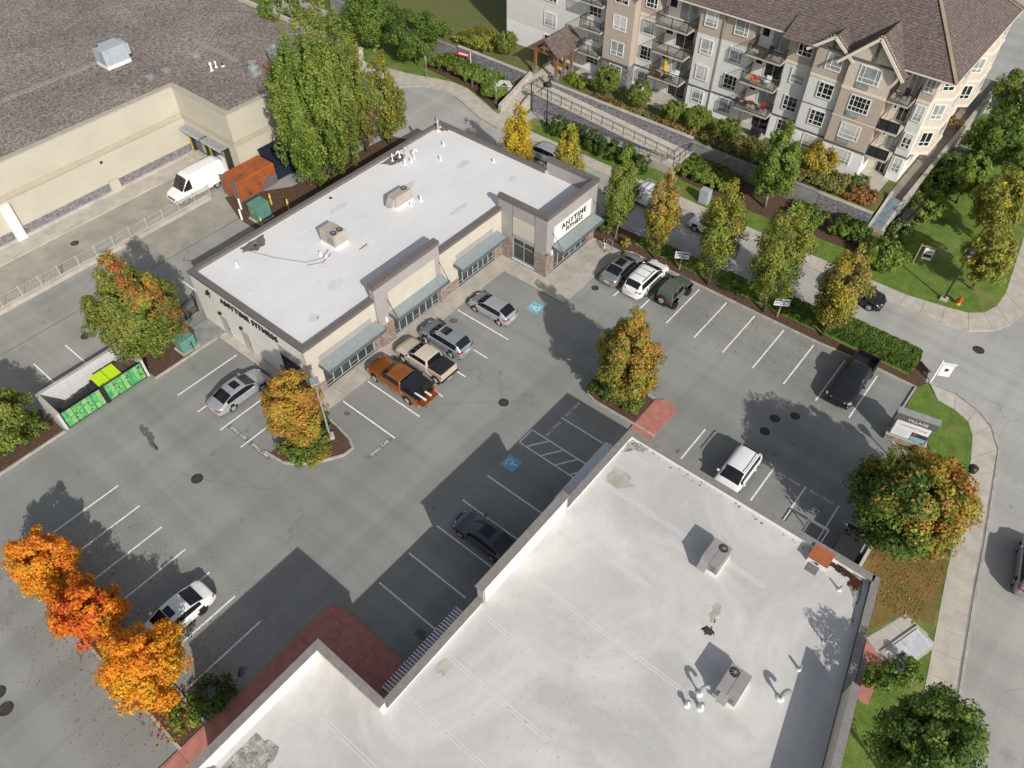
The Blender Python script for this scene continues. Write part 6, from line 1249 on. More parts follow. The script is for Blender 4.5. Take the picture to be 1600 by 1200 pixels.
car('white_minivan', 'white minivan with roof rails between the grey sedan and the green off-roader', 'minivan', mv, P_WH, (47.2,23.35), 0, extra=lambda e: (rails(e, .68, -1.8, .1, 1.79, METAL_G), [part('cross_bar', METAL_G, e, lambda b: b.bar((xx,-.68,1.8),(xx,.68,1.8),.05)) for xx in (-1.2,-.3)]))
car('white_suv', 'white SUV in the shade against the near building side', 'SUV', suv(4.7,1.88,1.7), P_WH, (33.75,7.3), R(180), extra=lambda e: rails(e, .66, -1.7, .4, 1.78, METAL_G))
car('plum_sedan', 'dark plum sedan in the shade below the blue access mark', 'sedan', sedan(4.9,1.87,1.45,sun=(-.55,.3)), P_PUR, (18.9,17.5), NOR)
wsd = sedan(4.75,1.85,1.44,sun=(-.05,.4)); car('white_sedan', 'white sedan nosed into the orange maples', 'sedan', wsd, P_WH, (2.75,28.55), R(180), rimm=TRIMB)
car('silver_suv', 'silver SUV on the street between the two yellow trees', 'SUV', suv(4.6,1.86,1.68), P_SIL, (57.2,42.4), NOR, 'cars on the street')
def ladder_rack(e):
    part('ladder_rack', METAL_S, e, lambda b: [b.bar((-2.3+i*.62,-.85,2.12),(-2.3+i*.62,.85,2.12),.05) for i in range(6)]+[b.bar((-2.4,sd_*.85,2.14),(.9,sd_*.85,2.14),.05) for sd_ in (1,-1)]+[b.bar((-2.3+i*.62,sd_*.85,1.98),(-2.3+i*.62,sd_*.85,2.12),.04) for i in range(0,6) for sd_ in (1,-1)])
sv = van(5.2,1.95,1.98); h_ = 2.6; sv['top'] = [(-h_,1.8),(-h_+.06,1.93),(-h_+.4,1.98),(h_-2.1,1.98),(h_-1.7,1.88),(h_-1.0,1.25),(h_-.85,1.16),(h_-.25,1.02),(h_-.06,.85),(h_,.6)]; sv['belt'] = [(-h_,1.12),(h_-1.0,1.1),(h_-.3,.92),(h_,.55)]; sv['wb'] = 3.0
car('white_van', 'white work van with a ladder rack parked across the street', 'van', sv, P_WH, (57.35,29.6), NOR, 'cars on the street', extra=ladder_rack)
car('white_suv', 'white SUV on the street half hidden by an olive tree', 'SUV', suv(4.7,1.9,1.7), P_WH, (57.3,22.4), NOR, 'cars on the street')
car('black_suv', 'black crossover on the street near the hydrant corner', 'SUV', suv(4.5,1.86,1.66), P_BLK, (57.2,8.2), R(-90), 'cars on the street')
car('silver_car', 'silver-blue car cut off by the right picture edge', 'car', suv(4.6,1.86,1.62), P_SIL2, (39.2,-10.9), R(10), 'cars on the street')
car('white_van', 'tall white delivery van backed up to the loading docks', 'van', van(), P_WH, (30.6,65.3), R(180), 'loading vehicles')
# ---- pickups
def pickup(label, pm, loc, heading, kind, L=5.75, W=2.0, H=1.85, bed=1.75, rimm=RIM, name='pickup_truck'):
    h = L/2; cr = -h+bed
    s = dict(L=L, W=W, wb=3.55, fx=h-.98, r=.39, t0=.8, taper=.1, top=[(-h,.62),(-h+.05,.66),(cr-.03,.66),(cr+.02,1.3),(cr+.06,H-.12),(cr+.2,H-.02),(cr+1.0,H),(cr+1.55,H-.04),(cr+2.15,1.32),(cr+2.32,1.22),(h-.4,1.12),(h-.08,1.0),(h,.7)],
        belt=[(-h,.6),(cr-.03,.6),(cr+.03,1.18),(cr+1.9,1.16),(h-.4,1.02),(h,.64)], cowl=cr+2.24, wst=cr+1.5, rgt=cr+.14, rgb=cr-.02, side=(cr+.22,cr+2.0), pillars=[cr+1.02], hz=.92, rz=.4, sill=.36, roofw=.8, tailh=.05)
    def ex(e):
        hw = W/2*.96
        # cargo bed shell
        b = MB(); zr = 1.18
        b.box(-h+.02,cr-.02,hw-.09,hw,.5,zr); b.box(-h+.02,cr-.02,-hw,-hw+.09,.5,zr); b.box(cr-.1,cr-.02,-hw+.09,hw-.09,.5,zr); b.box(-h+.02,cr-.1,-hw+.09,hw-.09,.5,.72)
        bd = build('cargo_bed', b, pm, e, bevel=.02)
        for a in (h-.98-3.55,):
            for sd_ in (1,-1):
                b = MB(); b.tube([(a,sd_*(hw-.02),.39),(a,sd_*(hw+.012),.39)], [.47,.47], 20); build('wheel_arch', b, TRIMB, bd)
        boxes('bed_liner', TRIMB, bd, (-h+.1,cr-.1,-hw+.09,hw-.09,.722,.735))
        for sd_ in (1,-1): boxes('taillight', LAMP_R, bd, (-h-.005,-h+.1,min(sd_*(hw-.14),sd_*(hw+.005)),max(sd_*(hw-.14),sd_*(hw+.005)),.8,1.12))
        boxes('bumper', METAL_S if kind != 'cover' else TRIMB, e, (-h-.1,-h+.02,-hw,hw,.42,.58))
        if kind == 'canopy_open':
            boxes('tailgate', pm, bd, (-h-.52,-h+.02,-hw+.1,hw-.1,.66,.74)); 
            b = MB(); z0, z1, tw = 1.18, 1.8, hw*.86
            b.add([(-h+.05,hw,z0),(cr-.04,hw,z0),(cr-.04,-hw,z0),(-h+.05,-hw,z0),(-h+.28,tw,z1),(cr-.06,tw,z1),(cr-.06,-tw,z1),(-h+.28,-tw,z1)], [(4,7,6,5),(0,1,5,4),(1,2,6,5),(2,3,7,6)]); cp = build('canopy', b, mat('canopy_navy', (.02,.024,.035), rough=.3), e, bevel=.03)
            for sd_ in (1,-1): b = MB(); b.add([(-h+.35,sd_*(hw*.975),1.3),(cr-.2,sd_*(hw*.975),1.3),(cr-.22,sd_*(hw*.905),1.68),(-h+.45,sd_*(hw*.905),1.68)], [(0,1,2,3),(3,2,1,0)]); build('canopy_window', b, CARGLASS, cp)
            part('canopy_hatch', CARGLASS, cp, lambda b: b.add([(-h+.28,tw*.95,1.79),(-h+.28,-tw*.95,1.79),(-h-.4,-tw*.95,2.0),(-h-.4,tw*.95,2.0)], [(0,1,2,3),(3,2,1,0)]))
        else:
            boxes('tailgate', pm, bd, (-h-.02,-h+.06,-hw+.02,hw-.02,.55,1.17))
        if kind == 'cover': boxes('tonneau_cover', mat('tonneau', (.022,.022,.025), rough=.55), bd, (-h+.06,cr-.05,-hw+.06,hw-.06,1.181,1.215), bevel=.01)
    return car(name, label, 'pickup', s, pm, loc, heading, 'parked cars', rimm, ex)
pickup('copper-orange pickup with a dark canopy and its tailgate down', P_ORG, (25.0,31.55), NOR, 'canopy_open', L=5.6)
pickup('sand-coloured pickup with a black bed cover', P_SAND, (27.85,31.55), NOR, 'cover', L=5.1, W=1.92, H=1.72, bed=1.45)
pickup('black pickup with an empty open bed backed against the hedge', P_BLK, (47.25,4.55), R(180), 'open', L=5.95, bed=1.9, rimm=TRIMB)
for i, (dx, l) in enumerate(((-.28,'left white roll sticking out of the copper pickup'),(.3,'right white roll sticking out of the copper pickup'))):
    o = part('paper_roll', WHITE_P, None, lambda b: b.tube([(0,-.5,0),(0,.6,0)], .09, 12)); o.location = (25.0+dx, 29.0, .84); tag(o, l, 'roll', 'white rolls in the pickup bed')
# ---- off-roader
OLV = paint('paint_olive', (.085,.1,.07), .1, .4); SOFT = mat('soft_top', (.1,.118,.09), rough=.75, var=.1)
j = empty('off_roader', (47.1,20.55,0), 0, 'dark green open-wheeled off-roader with a spare wheel', 'off-roader', 'parked cars')
build('body', MB().box(-1.55,1.6,-.78,.78,.5,1.12), OLV, j, bevel=.04); b = MB(); b.add([(.55,-.6,1.12),(1.85,-.52,1.05),(1.85,.52,1.05),(.55,.6,1.12),(.55,-.6,1.22),(1.8,-.5,1.16),(1.8,.5,1.16),(.55,.6,1.22),(1.85,-.52,.55),(1.85,.52,.55)], [(4,5,6,7),(0,1,5,4),(3,7,6,2),(1,8,9,2),(1,2,6,5)]); build('bonnet', b, OLV, j)
b = MB(); b.add([(-1.58,-.76,1.12),(.55,-.76,1.12),(.55,.76,1.12),(-1.58,.76,1.12),(-1.5,-.66,1.84),(.25,-.66,1.84),(.25,.66,1.84),(-1.5,.66,1.84)], [(4,5,6,7),(0,1,5,4),(2,3,7,6),(3,0,4,7)]); build('soft_top', b, SOFT, j, bevel=.03)
part('windshield', CARGLASS, j, lambda b: b.add([(.56,-.68,1.16),(.56,.68,1.16),(.3,.62,1.8),(.3,-.62,1.8)], [(0,1,2,3)]))
for sd_ in (1,-1):
    for x0, x1 in ((-1.4,-.7),(-.6,.25)): part('side_window', CARGLASS, j, lambda b: b.add([(x0,sd_*.762,1.22),(x1,sd_*.762,1.22),(x1-.06,sd_*.685,1.72),(x0+.04,sd_*.685,1.72)], [(0,1,2,3),(3,2,1,0)]))
    for x in (1.22,-1.05): part('fender', TRIMB, j, lambda b: b.add([(x-.5,sd_*.7,.8),(x-.32,sd_*.7,.98),(x+.32,sd_*.7,.98),(x+.5,sd_*.7,.8),(x-.5,sd_*1.0,.8),(x-.32,sd_*1.0,.98),(x+.32,sd_*1.0,.98),(x+.5,sd_*1.0,.8)], [(0,1,5,4),(1,2,6,5),(2,3,7,6),(4,5,1,0),(5,6,2,1),(6,7,3,2)])); wheel(j, x, sd_*.84, .4, .28, sd_, TRIMB)
    part('headlight', LAMP_W, j, lambda b: b.tube([(1.84,sd_*.36,.88),(1.88,sd_*.36,.88)], .1, 12)); boxes('taillight', LAMP_R, j, (-1.6,-1.54,min(sd_*.62,sd_*.76),max(sd_*.62,sd_*.76),.8,1.0)); boxes('mirror', TRIMB, j, (.35,.5,min(sd_*.8,sd_*1.0),max(sd_*.8,sd_*1.0),1.25,1.42))
boxes('bumper', TRIMB, j, (1.85,2.1,-.75,.75,.5,.68)); boxes('bumper', TRIMB, j, (-1.75,-1.56,-.75,.75,.48,.62)); boxes('chassis', DARK, j, (-1.5,1.7,-.6,.6,.35,.52))
b = MB(); b.tube([(-1.88,.1,.98),(-1.84,.1,.98),(-1.66,.1,.98),(-1.62,.1,.98)], [.36,.4,.4,.36], 22); spw = build('spare_wheel', b, RUBBER, j); part('rim', METAL_G, spw, lambda b: b.tube([(-1.9,.1,.98),(-1.87,.1,.98)], [.25,.25], 16))
# ------------------------------------------------------------------ compactor container, transformer, bollards
RUST = mat('container_orange', (.4,.105,.02), rough=.75, col2=(.26,.075,.025), scale=1.1, fine=.12, third=((.12,.06,.035), 1.3, .6, .72)); NAVY = mat('navy_metal', (.02,.024,.05), rough=.5, var=.2)
cz = empty('waste_container', (34.2,61.4,0), 0, 'rusty orange compactor container beside the loading docks', 'container')
build('box', MB().box(-2.3,2.3,-1.2,1.2,.35,2.4), RUST, cz, bevel=.06)
for x in (-2.15,-1.1,0,1.1,2.1): boxes('side_rib', RUST, cz, (x-.06,x+.06,-1.27,-1.2,.35,2.35))
boxes('end_frame', COPING, cz, (-2.42,-2.3,-1.25,-1.1,.3,2.5), (-2.42,-2.3,1.1,1.25,.3,2.5), (-2.42,-2.3,-1.1,1.1,2.38,2.5), (-2.44,-2.3,-.75,-.6,.4,2.4)); boxes('skid', COPING, cz, (-2.3,2.3,-1.0,-.8,.05,.35), (-2.3,2.3,.8,1.0,.05,.35)); boxes('lower_panel', mat('container_grey', (.16,.16,.2), var=.2), cz, (.6,2.28,-1.215,-1.201,.4,1.3))
cp = empty('compactor', (37.9,61.4,0), 0, 'dark navy compactor behind the orange container', 'compactor'); build('ram_box', MB().box(-1.3,1.2,-1.0,1.0,.2,1.6), NAVY, cp, bevel=.05); b = MB(); b.add([(-1.2,-.9,1.6),(.6,-.9,1.6),(.6,.9,1.6),(-1.2,.9,1.6),(-1.4,-1.1,3.0),(1.0,-1.1,3.0),(1.0,1.1,3.0),(-1.4,1.1,3.0)], [(0,1,5,4),(1,2,6,5),(2,3,7,6),(3,0,4,7)]); build('hopper', b, NAVY, cp); boxes('guide_rail', METAL_B, cp, (.6,1.1,-1.2,-1.1,.1,1.2))
TEAL = mat('transformer_green', (.12,.27,.22), rough=.55, var=.08)
def transformer(x, y, w_, d_, h, label):
    e = empty('transformer_box', (x, y, 0), 0, label, 'transformer'); boxes('plinth', CONC, e, (-w_/2-.15,w_/2+.15,-d_/2-.15,d_/2+.15,0,.15)); c_ = build('cabinet', MB().box(-w_/2,w_/2,-d_/2,d_/2,.15,h), TEAL, e, bevel=.03); boxes('lid', TEAL, e, (-w_/2-.04,w_/2+.04,-d_/2-.04,d_/2+.04,h,h+.08), bevel=.02); boxes('door_seam', COPING, c_, (-.01,.01,-d_/2-.008,-d_/2,.2,h-.05)); boxes('warning_label', mat('label_orange',(.7,.3,.05)), c_, (-w_/2-.006,-w_/2,-.2,.1,h*.55,h*.8)); boxes('lock', METAL_B, c_, (.1,.16,-d_/2-.03,-d_/2,h*.5,h*.6))
transformer(31.8,57.0,1.5,1.4,1.7,'green transformer box among yellow bollards'); transformer(16.9,47.75,1.3,1.1,1.3,'green utility box behind the red-topped tree')
YEL = mat('bollard_yellow', (.62,.48,.03), rough=.6, var=.12); 
def bollard(x, y, m, label, h=1.25):
    e = build('bollard', (lambda b: b.tube([(0,0,0),(0,0,h-.06),(0,0,h)], [.1,.1,.05], 12))(MB()), m, loc=(x, y, 0)); tag(e, label, 'bollard', 'bollards round the transformer'); part('band', WHITE_P, e, lambda b: b.cyl((0,0), .104, h*.72, h*.8, 12))
for x, y, m, l in ((33.8,58.0,YEL,'yellow bollard up right of the transformer'),(34.3,56.0,YEL,'yellow bollard by the clipped bush'),(30.9,55.7,YEL,'yellow bollard nearest the white roof edge'),(30.4,58.2,WHITE_P,'white bollard left of the transformer'),(31.4,59.6,WHITE_P,'white bollard under the orange container')): bollard(x, y, m, l)
# fence along the loading yard: white pickets on a concrete kerb
FW = mat('fence_white', (.52,.5,.46), rough=.6, var=.08)
fk = structure('yard_kerb', lambda b: b.box(-30,30.6,63.2,63.75,-.02,.35), CONC)
pk = boxmesh('picket', (.03,.03,.95), FW); po = boxmesh('post', (.07,.07,1.15), FW)
fe = empty('picket_fence', (8,63.5,.35), 0, 'white metal picket fence on the kerb of the loading yard', 'fence')
for i in range(13):
    x0 = i*1.75; inst('post', po, fe, (x0,0,0)); boxes('rail', FW, fe, (x0,x0+1.75,-.015,.015,.06,.1)); boxes('rail', FW, fe, (x0,x0+1.75,-.015,.015,1.0,1.04))
    if i in (4,): continue
    for k in range(1, 14): inst('picket', pk, fe, (x0+k*.125,0,.08))
inst('post', po, fe, (13*1.75,0,0))
fe2 = empty('iron_gate', (18.9,50.6,0), R(8), 'black iron gate at the back corner of the end wall', 'gate')
for i in range(9): boxes('bar', METAL_B, fe2, (i*.14,i*.14+.03,-.015,.015,.08,1.7))
boxes('rail', METAL_B, fe2, (0,1.15,-.02,.02,.1,.16), (0,1.15,-.02,.02,1.6,1.66)); boxes('gate_post', METAL_B, fe2, (-.1,0,-.05,.05,0,1.8), (1.15,1.25,-.05,.05,0,1.8))
railing([(17.1,47.1,.1),(17.1,49.2,.1)], 'short black rail beside the green utility box', h=.9, post=1.0, pick=.13)
# ------------------------------------------------------------------ bin enclosure
en = empty('bin_enclosure', (6.2,47.45,0), 0, 'concrete bin enclosure with green printed gates', 'enclosure')
WL = mat('enclosure_block', (.58,.56,.56), var=.06, world=True)
boxes('back_wall', WL, en, (0,7.05,2.85,3.05,0,1.75)); boxes('side_wall', WL, en, (0,.2,.05,2.85,0,1.75)); boxes('side_wall', WL, en, (6.85,7.05,.05,2.85,0,1.75)); boxes('wall_cap', CONC, en, (-.03,7.08,2.82,3.08,1.75,1.81), (-.03,.23,0,2.82,1.75,1.81), (6.82,7.08,0,2.82,1.75,1.81)); boxes('floor_slab', CONC_G, en, (.2,6.85,.1,2.85,-.01,.03))
GP = [mat('gate_print_%d' % i, c1, rough=.5, col2=c2, scale=2.2+i*.3, lo=.4, hi=.6, fine=.3, fscale=12, third=(c3, 3.0, .55, .62)) for i, (c1, c2, c3) in enumerate((((.1,.42,.14),(.05,.3,.12),(.35,.5,.12)),((.16,.45,.16),(.3,.48,.16),(.05,.3,.25)),((.08,.36,.12),(.22,.46,.14),(.02,.08,.04))))]
def gate(x0, x1, n):
    g = boxes('gate', METAL_B, en, (x0,x1,-.02,.03,.1,.16), (x0,x1,-.02,.03,1.7,1.76), (x0,x0+.06,-.03,.04,.05,1.8), (x1-.06,x1,-.03,.04,.05,1.8), join=True)
    for i in range(n): a = x0+.07+(x1-x0-.14)*i/n; c_ = x0+.07+(x1-x0-.14)*(i+1)/n; boxes('gate_panel', GP[i % 3], g, (a+.006,c_-.03 if i % 2 else c_-.006,-.012,.012,.17,1.69))
gate(.22,3.4,8); gate(3.62,6.82,9); boxes('gate_post', METAL_B, en, (3.42,3.6,-.03,.04,0,1.8))
def wheelie(x, y, label, m, sx=.6, sy=.7, h=1.1, name='wheeled_bin'):
    e = empty(name, (x, y, .03), 0, label, 'bin', 'bins in the enclosure'); b = MB(); b.add([(-sx*.42,-sy*.42,.05),(sx*.42,-sy*.42,.05),(sx*.42,sy*.42,.05),(-sx*.42,sy*.42,.05),(-sx/2,-sy/2,h),(sx/2,-sy/2,h),(sx/2,sy/2,h),(-sx/2,sy/2,h)], [(0,3,2,1),(4,5,6,7),(0,1,5,4),(1,2,6,5),(2,3,7,6),(3,0,4,7)]); build('tub', b, m, e); lid = boxes('lid', m, e, (-sx/2-.03,sx/2+.03,-sy/2-.03,sy/2+.05,h,h+.06), bevel=.025); boxes('handle', TRIMB, lid, (-sx*.3,sx*.3,sy/2+.05,sy/2+.1,h-.02,h+.03))
    for sd_ in (1,-1): part('wheel', RUBBER, e, lambda b: b.tube([(sd_*sx*.4-.03,sy*.42,.1),(sd_*sx*.4+.03,sy*.42,.1)], .1, 10))
BINB = mat('bin_black', (.04,.038,.04), rough=.5)
for i, (x, y, s1, l) in enumerate(((6.95,48.2,.75,'leftmost black bin in the enclosure'),(7.65,48.3,.6,'second black bin from the left'),(8.3,48.4,.62,'third black bin from the left'),(8.95,48.4,.5,'small black bin, fourth from the left'),(9.6,48.7,.85,'rounded black bin next to the lime bin'))): wheelie(x, y, l, BINB, s1, .8)
def dumpster(x, y, m, lm, w_, d_, h, label):
    e = empty('front_load_bin', (x, y, .03), 0, label, 'bin', 'bins in the enclosure'); b = MB(); b.add([(-w_/2,-d_*.42,.1),(w_/2,-d_*.42,.1),(w_/2,d_*.42,.1),(-w_/2,d_*.42,.1),(-w_/2,-d_/2,h-.2),(w_/2,-d_/2,h-.2),(w_/2,d_/2,h),(-w_/2,d_/2,h)], [(0,3,2,1),(4,5,6,7),(0,1,5,4),(1,2,6,5),(2,3,7,6),(3,0,4,7)]); build('tub', b, m, e)
    for sd_ in (-1, 1):
        b = MB(); x0, x1 = sorted((sd_*.02, sd_*(w_/2+.04))); b.add([(x0,-d_/2-.04,h-.19),(x1,-d_/2-.04,h-.19),(x1,d_/2+.04,h+.02),(x0,d_/2+.04,h+.02),(x0,-d_/2-.04,h-.14),(x1,-d_/2-.04,h-.14),(x1,d_/2+.04,h+.07),(x0,d_/2+.04,h+.07)], [(0,3,2,1),(4,5,6,7),(0,1,5,4),(1,2,6,5),(2,3,7,6),(3,0,4,7)]); build('lid', b, lm, e, bevel=.02)
LIME = mat('lid_lime', (.5,.72,.02), rough=.45, var=.03); dumpster(10.7,48.5,mat('tub_green',(.05,.2,.06)),LIME,1.8,1.6,1.4,'big bin with bright lime lids'); dumpster(12.25,48.6,BINB,mat('lid_brown',(.11,.065,.06),rough=.5),1.35,1.3,1.25,'bin with dull brown lids at the right end of the enclosure')
# ------------------------------------------------------------------ lamps, signs, hydrant
def lamp_post(x, y, h, label, kind='globe', z=0, rz=0, base=True):
    e = empty('street_lamp', (x, y, z), rz, label, 'lamp', 'lamp posts')
    if base: boxes('footing', CONC, e, (-.3,.3,-.3,.3,0,.35), bevel=.03)
    part('pole', METAL_B if kind == 'globe' else METAL_G, e, lambda b: b.tube([(0,0,0),(0,0,h*.5),(0,0,h)], [.09,.07,.055], 10))
    if kind == 'globe': part('lamp_head', METAL_B, e, lambda b: b.tube([(0,0,h),(0,0,h+.1),(0,0,h+.45),(0,0,h+.55)], [.1,.26,.3,.08], 14), smooth=True); part('lens', GLASS_C, e, lambda b: b.tube([(0,0,h-.12),(0,0,h)], [.16,.2], 12))
    else: boxes('arm', METAL_G, e, (-.05,.4,-.04,.04,h-.02,h+.06)); boxes('lamp_head', METAL_G, e, (.2,.95,-.3,.3,h-.02,h+.14), bevel=.03); boxes('lens', GLASS_C, e, (.3,.85,-.22,.22,h-.04,h-.02))
lamp_post(61.7,2.3,5.0,'black street lamp on the lawn corner beside the hydrant'); lamp_post(62.3,46.0,4.6,'slim black street lamp in front of the ramp',base=False); lamp_post(40.35,-4.9,4.6,'black street lamp rising behind the broad tree by the sidewalk',base=False)
lamp_post(18.1,31.9,5.6,'grey area lamp on the island with the golden tree','box',rz=R(60)); lamp_post(35.9,19.6,5.2,'grey area lamp hidden behind the egg-shaped tree','box',rz=R(150),base=False)
hy = empty('fire_hydrant', (61.9,1.15,.13), 0, 'red and yellow fire hydrant on the corner lawn', 'hydrant'); HR = mat('hydrant_red', (.55,.05,.02), rough=.5); HY = mat('hydrant_yellow', (.7,.45,.04), rough=.5)
part('barrel', HY, hy, lambda b: b.tube([(0,0,0),(0,0,.06),(0,0,.07),(0,0,.5)], [.2,.2,.14,.14], 14)); part('bonnet', HR, hy, lambda b: b.tube([(0,0,.5),(0,0,.55),(0,0,.7),(0,0,.8)], [.2,.2,.15,.04], 14)); part('nozzle', HR, hy, lambda b: [b.tube([(0,-.28,.4),(0,.28,.4)], .08, 10), b.tube([(0,0,.38),(-.26,0,.38)], .1, 10)])
def board(name, label, loc, rz, w_, h, z0, post_m, face_m, lines, cat='sign', frame=None, texts=()):
    e = empty(name, loc, rz, label, cat); 
    for sd_ in (-1, 1) if w_ > 1.4 else (0,): boxes('post', post_m, e, (sd_*w_*.42-.05,sd_*w_*.42+.05,.02,.12,0,z0+h))
    p_ = boxes('panel', face_m, e, (-w_/2,w_/2,-.02,.02,z0,z0+h))
    for i, (x0, x1, za, zb, m) in enumerate(lines): boxes('print', m, p_, (x0*w_-w_/2,x1*w_-w_/2,-.026,-.02,z0+za*h,z0+zb*h))
    for t, sz, x, zf, m in texts:
        me = text_mesh(t, sz, m, extrude=.004); o = bpy.data.objects.new('lettering', me); o.location = (x*w_-w_/2,-.028,z0+zf*h); o.rotation_euler = (R(90),0,0); link(o, p_)
    return e
PLUM = mat('print_violet', (.2,.19,.32)); WSIGN = mat('sign_board_white', (.78,.78,.8), rough=.5, var=.03); TIMB = mat('post_timber', (.4,.3,.18), var=.2); INK = mat('ink_dark', (.04,.04,.045)); REDS = mat('sign_red', (.5,.03,.05)); 
NB = [(.05,.95,.62,.85,PLUM),(.05,.7,.38,.5,PLUM),(.05,.85,.18,.28,PLUM)]
board('notice_board', 'small white notice board on a timber post behind the green off-roader', (50.6,21.95,.1), R(-60), 1.25, .75, 1.3, TIMB, WSIGN, NB); board('notice_board', 'small white notice board on a timber post between the two tallest narrow trees', (50.6,12.4,.1), R(-60), 1.25, .75, 1.3, TIMB, WSIGN, NB)
re_ = empty('lease_sign', (51.6,-.2,.12), R(-65), 'white post sign at the lot corner by the street', 'sign'); boxes('post', WSIGN, re_, (-.06,.06,-.06,.06,0,2.3)); boxes('arm', WSIGN, re_, (-.06,1.1,-.04,.04,2.05,2.15)); boxes('panel', WSIGN, re_, (.15,1.0,-.02,.02,.75,1.95)); boxes('print', INK, re_, (.45,.7,-.028,-.02,1.3,1.6))
hs = empty('lease_sign', (65.0,5.4,.14), R(-75), 'hanging white house-for-sale style board on the park lawn', 'sign'); hs['label'] = 'hanging white and dark board on a timber arm in the park lawn'; boxes('post', TIMB, hs, (-.8,-.7,-.05,.05,0,2.2)); boxes('arm', TIMB, hs, (-.8,.9,-.04,.04,2.0,2.1)); boxes('panel', WSIGN, hs, (-.35,.45,-.02,.02,.7,1.9)); boxes('print', INK, hs, (-.3,.4,-.03,-.02,.95,1.3)); boxes('print', PLUM, hs, (-.2,.3,-.03,-.02,1.45,1.6))
def pole_sign(x, y, z, h, label, panels, rz=R(-110)):
    e = empty('pole_sign', (x, y, z), rz, label, 'sign'); part('pole', METAL_S, e, lambda b: b.cyl((0,0), .03, 0, h, 8))
    for za, hh, w_, m, tx in panels:
        p_ = boxes('plate', m, e, (-w_/2,w_/2,-.05,-.03,za,za+hh))
        if tx: me = text_mesh(tx, hh*.55, INK, extrude=.002); o = bpy.data.objects.new('lettering', me); o.location = (0,-.054,za+hh*.45); o.rotation_euler = (R(90),0,0); link(o, p_)
pole_sign(61.9,52.9,.13,3.1,'pole with two white plates by the hexagonal name board',[(2.45,.55,.45,WSIGN,'P'),(1.9,.45,.45,WSIGN,'P')]); pole_sign(61.6,63.4,.13,2.8,'pole with one white plate by the dark lawn tree',[(2.3,.5,.45,WSIGN,None)])
pole_sign(63.6,58.0,.17,1.0,'short white marker post in the shrub bank',[(.5,.45,.16,WSIGN,None)])
nb = empty('name_board', (64.0,53.4,.17), R(-60), 'pale hexagonal name board standing in the shrubs', 'sign'); b = MB(); hexp = [(-.95,0),(-.55,.6),(.55,.6),(.95,0),(.55,-.6),(-.55,-.6)]
b.add([(x,-.04,1.5+z) for x, z in hexp]+[(x,.04,1.5+z) for x, z in hexp], [(0,5,4,3,2,1),(6,7,8,9,10,11)]+[(i,(i+1) % 6,6+(i+1) % 6,6+i) for i in range(6)]); build('panel', b, mat('board_pale', (.55,.53,.47)), nb); boxes('post', TIMB, nb, (-.6,-.5,.04,.12,0,1.5), (.5,.6,.04,.12,0,1.5)); part('emblem', INK, nb, lambda b: [b.add([(-.4,-.046,1.5),(.0,-.046,1.85),(.4,-.046,1.5)], [(0,2,1)]), b.box(-.6,.6,-.05,-.04,1.25,1.34)])
bn = empty('banner_sign', (65.9,61.4,.2), R(-80), 'red hanging banner sign before the stone wall', 'sign'); boxes('post', WSIGN, bn, (1.0,1.08,-.04,.04,0,2.4)); boxes('panel', REDS, bn, (-.9,1.0,-.02,.02,1.7,2.25)); boxes('print', WSIGN, bn, (-.6,.7,-.028,-.02,1.88,2.1))
# pylon sign by the driveway
my = empty('pylon_sign', (44.35,-.75,.13), R(-78), 'grey and white tenant pylon sign on the island near the driveway', 'sign')
boxes('stone_base', STONE, my, (-1.35,1.35,-.3,.3,0,.55)); boxes('base_cap', CONC, my, (-1.4,1.4,-.35,.35,.55,.62)); PG = mat('pylon_grey', (.13,.13,.135), rough=.6); boxes('cabinet', PG, my, (-1.25,1.25,-.2,.2,.62,2.3)); boxes('head_panel', PG, my, (-1.4,1.4,-.26,.26,2.3,2.95)); boxes('head_cap', METAL_G, my, (-1.45,1.45,-.3,.3,2.95,3.02))
boxes('tenant_panel', WSIGN, my, (-1.15,1.15,-.22,-.2,1.5,2.22)); boxes('tenant_panel', WSIGN, my, (-1.15,.1,-.22,-.2,.7,1.46)); boxes('tenant_panel', INK, my, (.14,1.15,-.22,-.2,1.12,1.46)); boxes('tenant_panel', mat('panel_teal', (.2,.45,.5)), my, (.14,1.15,-.22,-.2,.7,1.08))
boxes('print', REDS, my, (.2,.45,-.226,-.22,1.2,1.4))
for t, sz, x, z, m in (('VILLAGE',.36,.1,2.56,WSIGN),('CORNERSTONE',.27,0,1.86,METAL_G)):
    me = text_mesh(t, sz, m, extrude=.005); o = bpy.data.objects.new('lettering', me); o.location = (x,-.27 if z > 2.3 else -.226,z); o.rotation_euler = (R(90),0,0); link(o, my)
for z in (1.3,1.15,1.0,.85): boxes('print', METAL_G, my, (-1.0,-.1,-.226,-.22,z,z+.03))
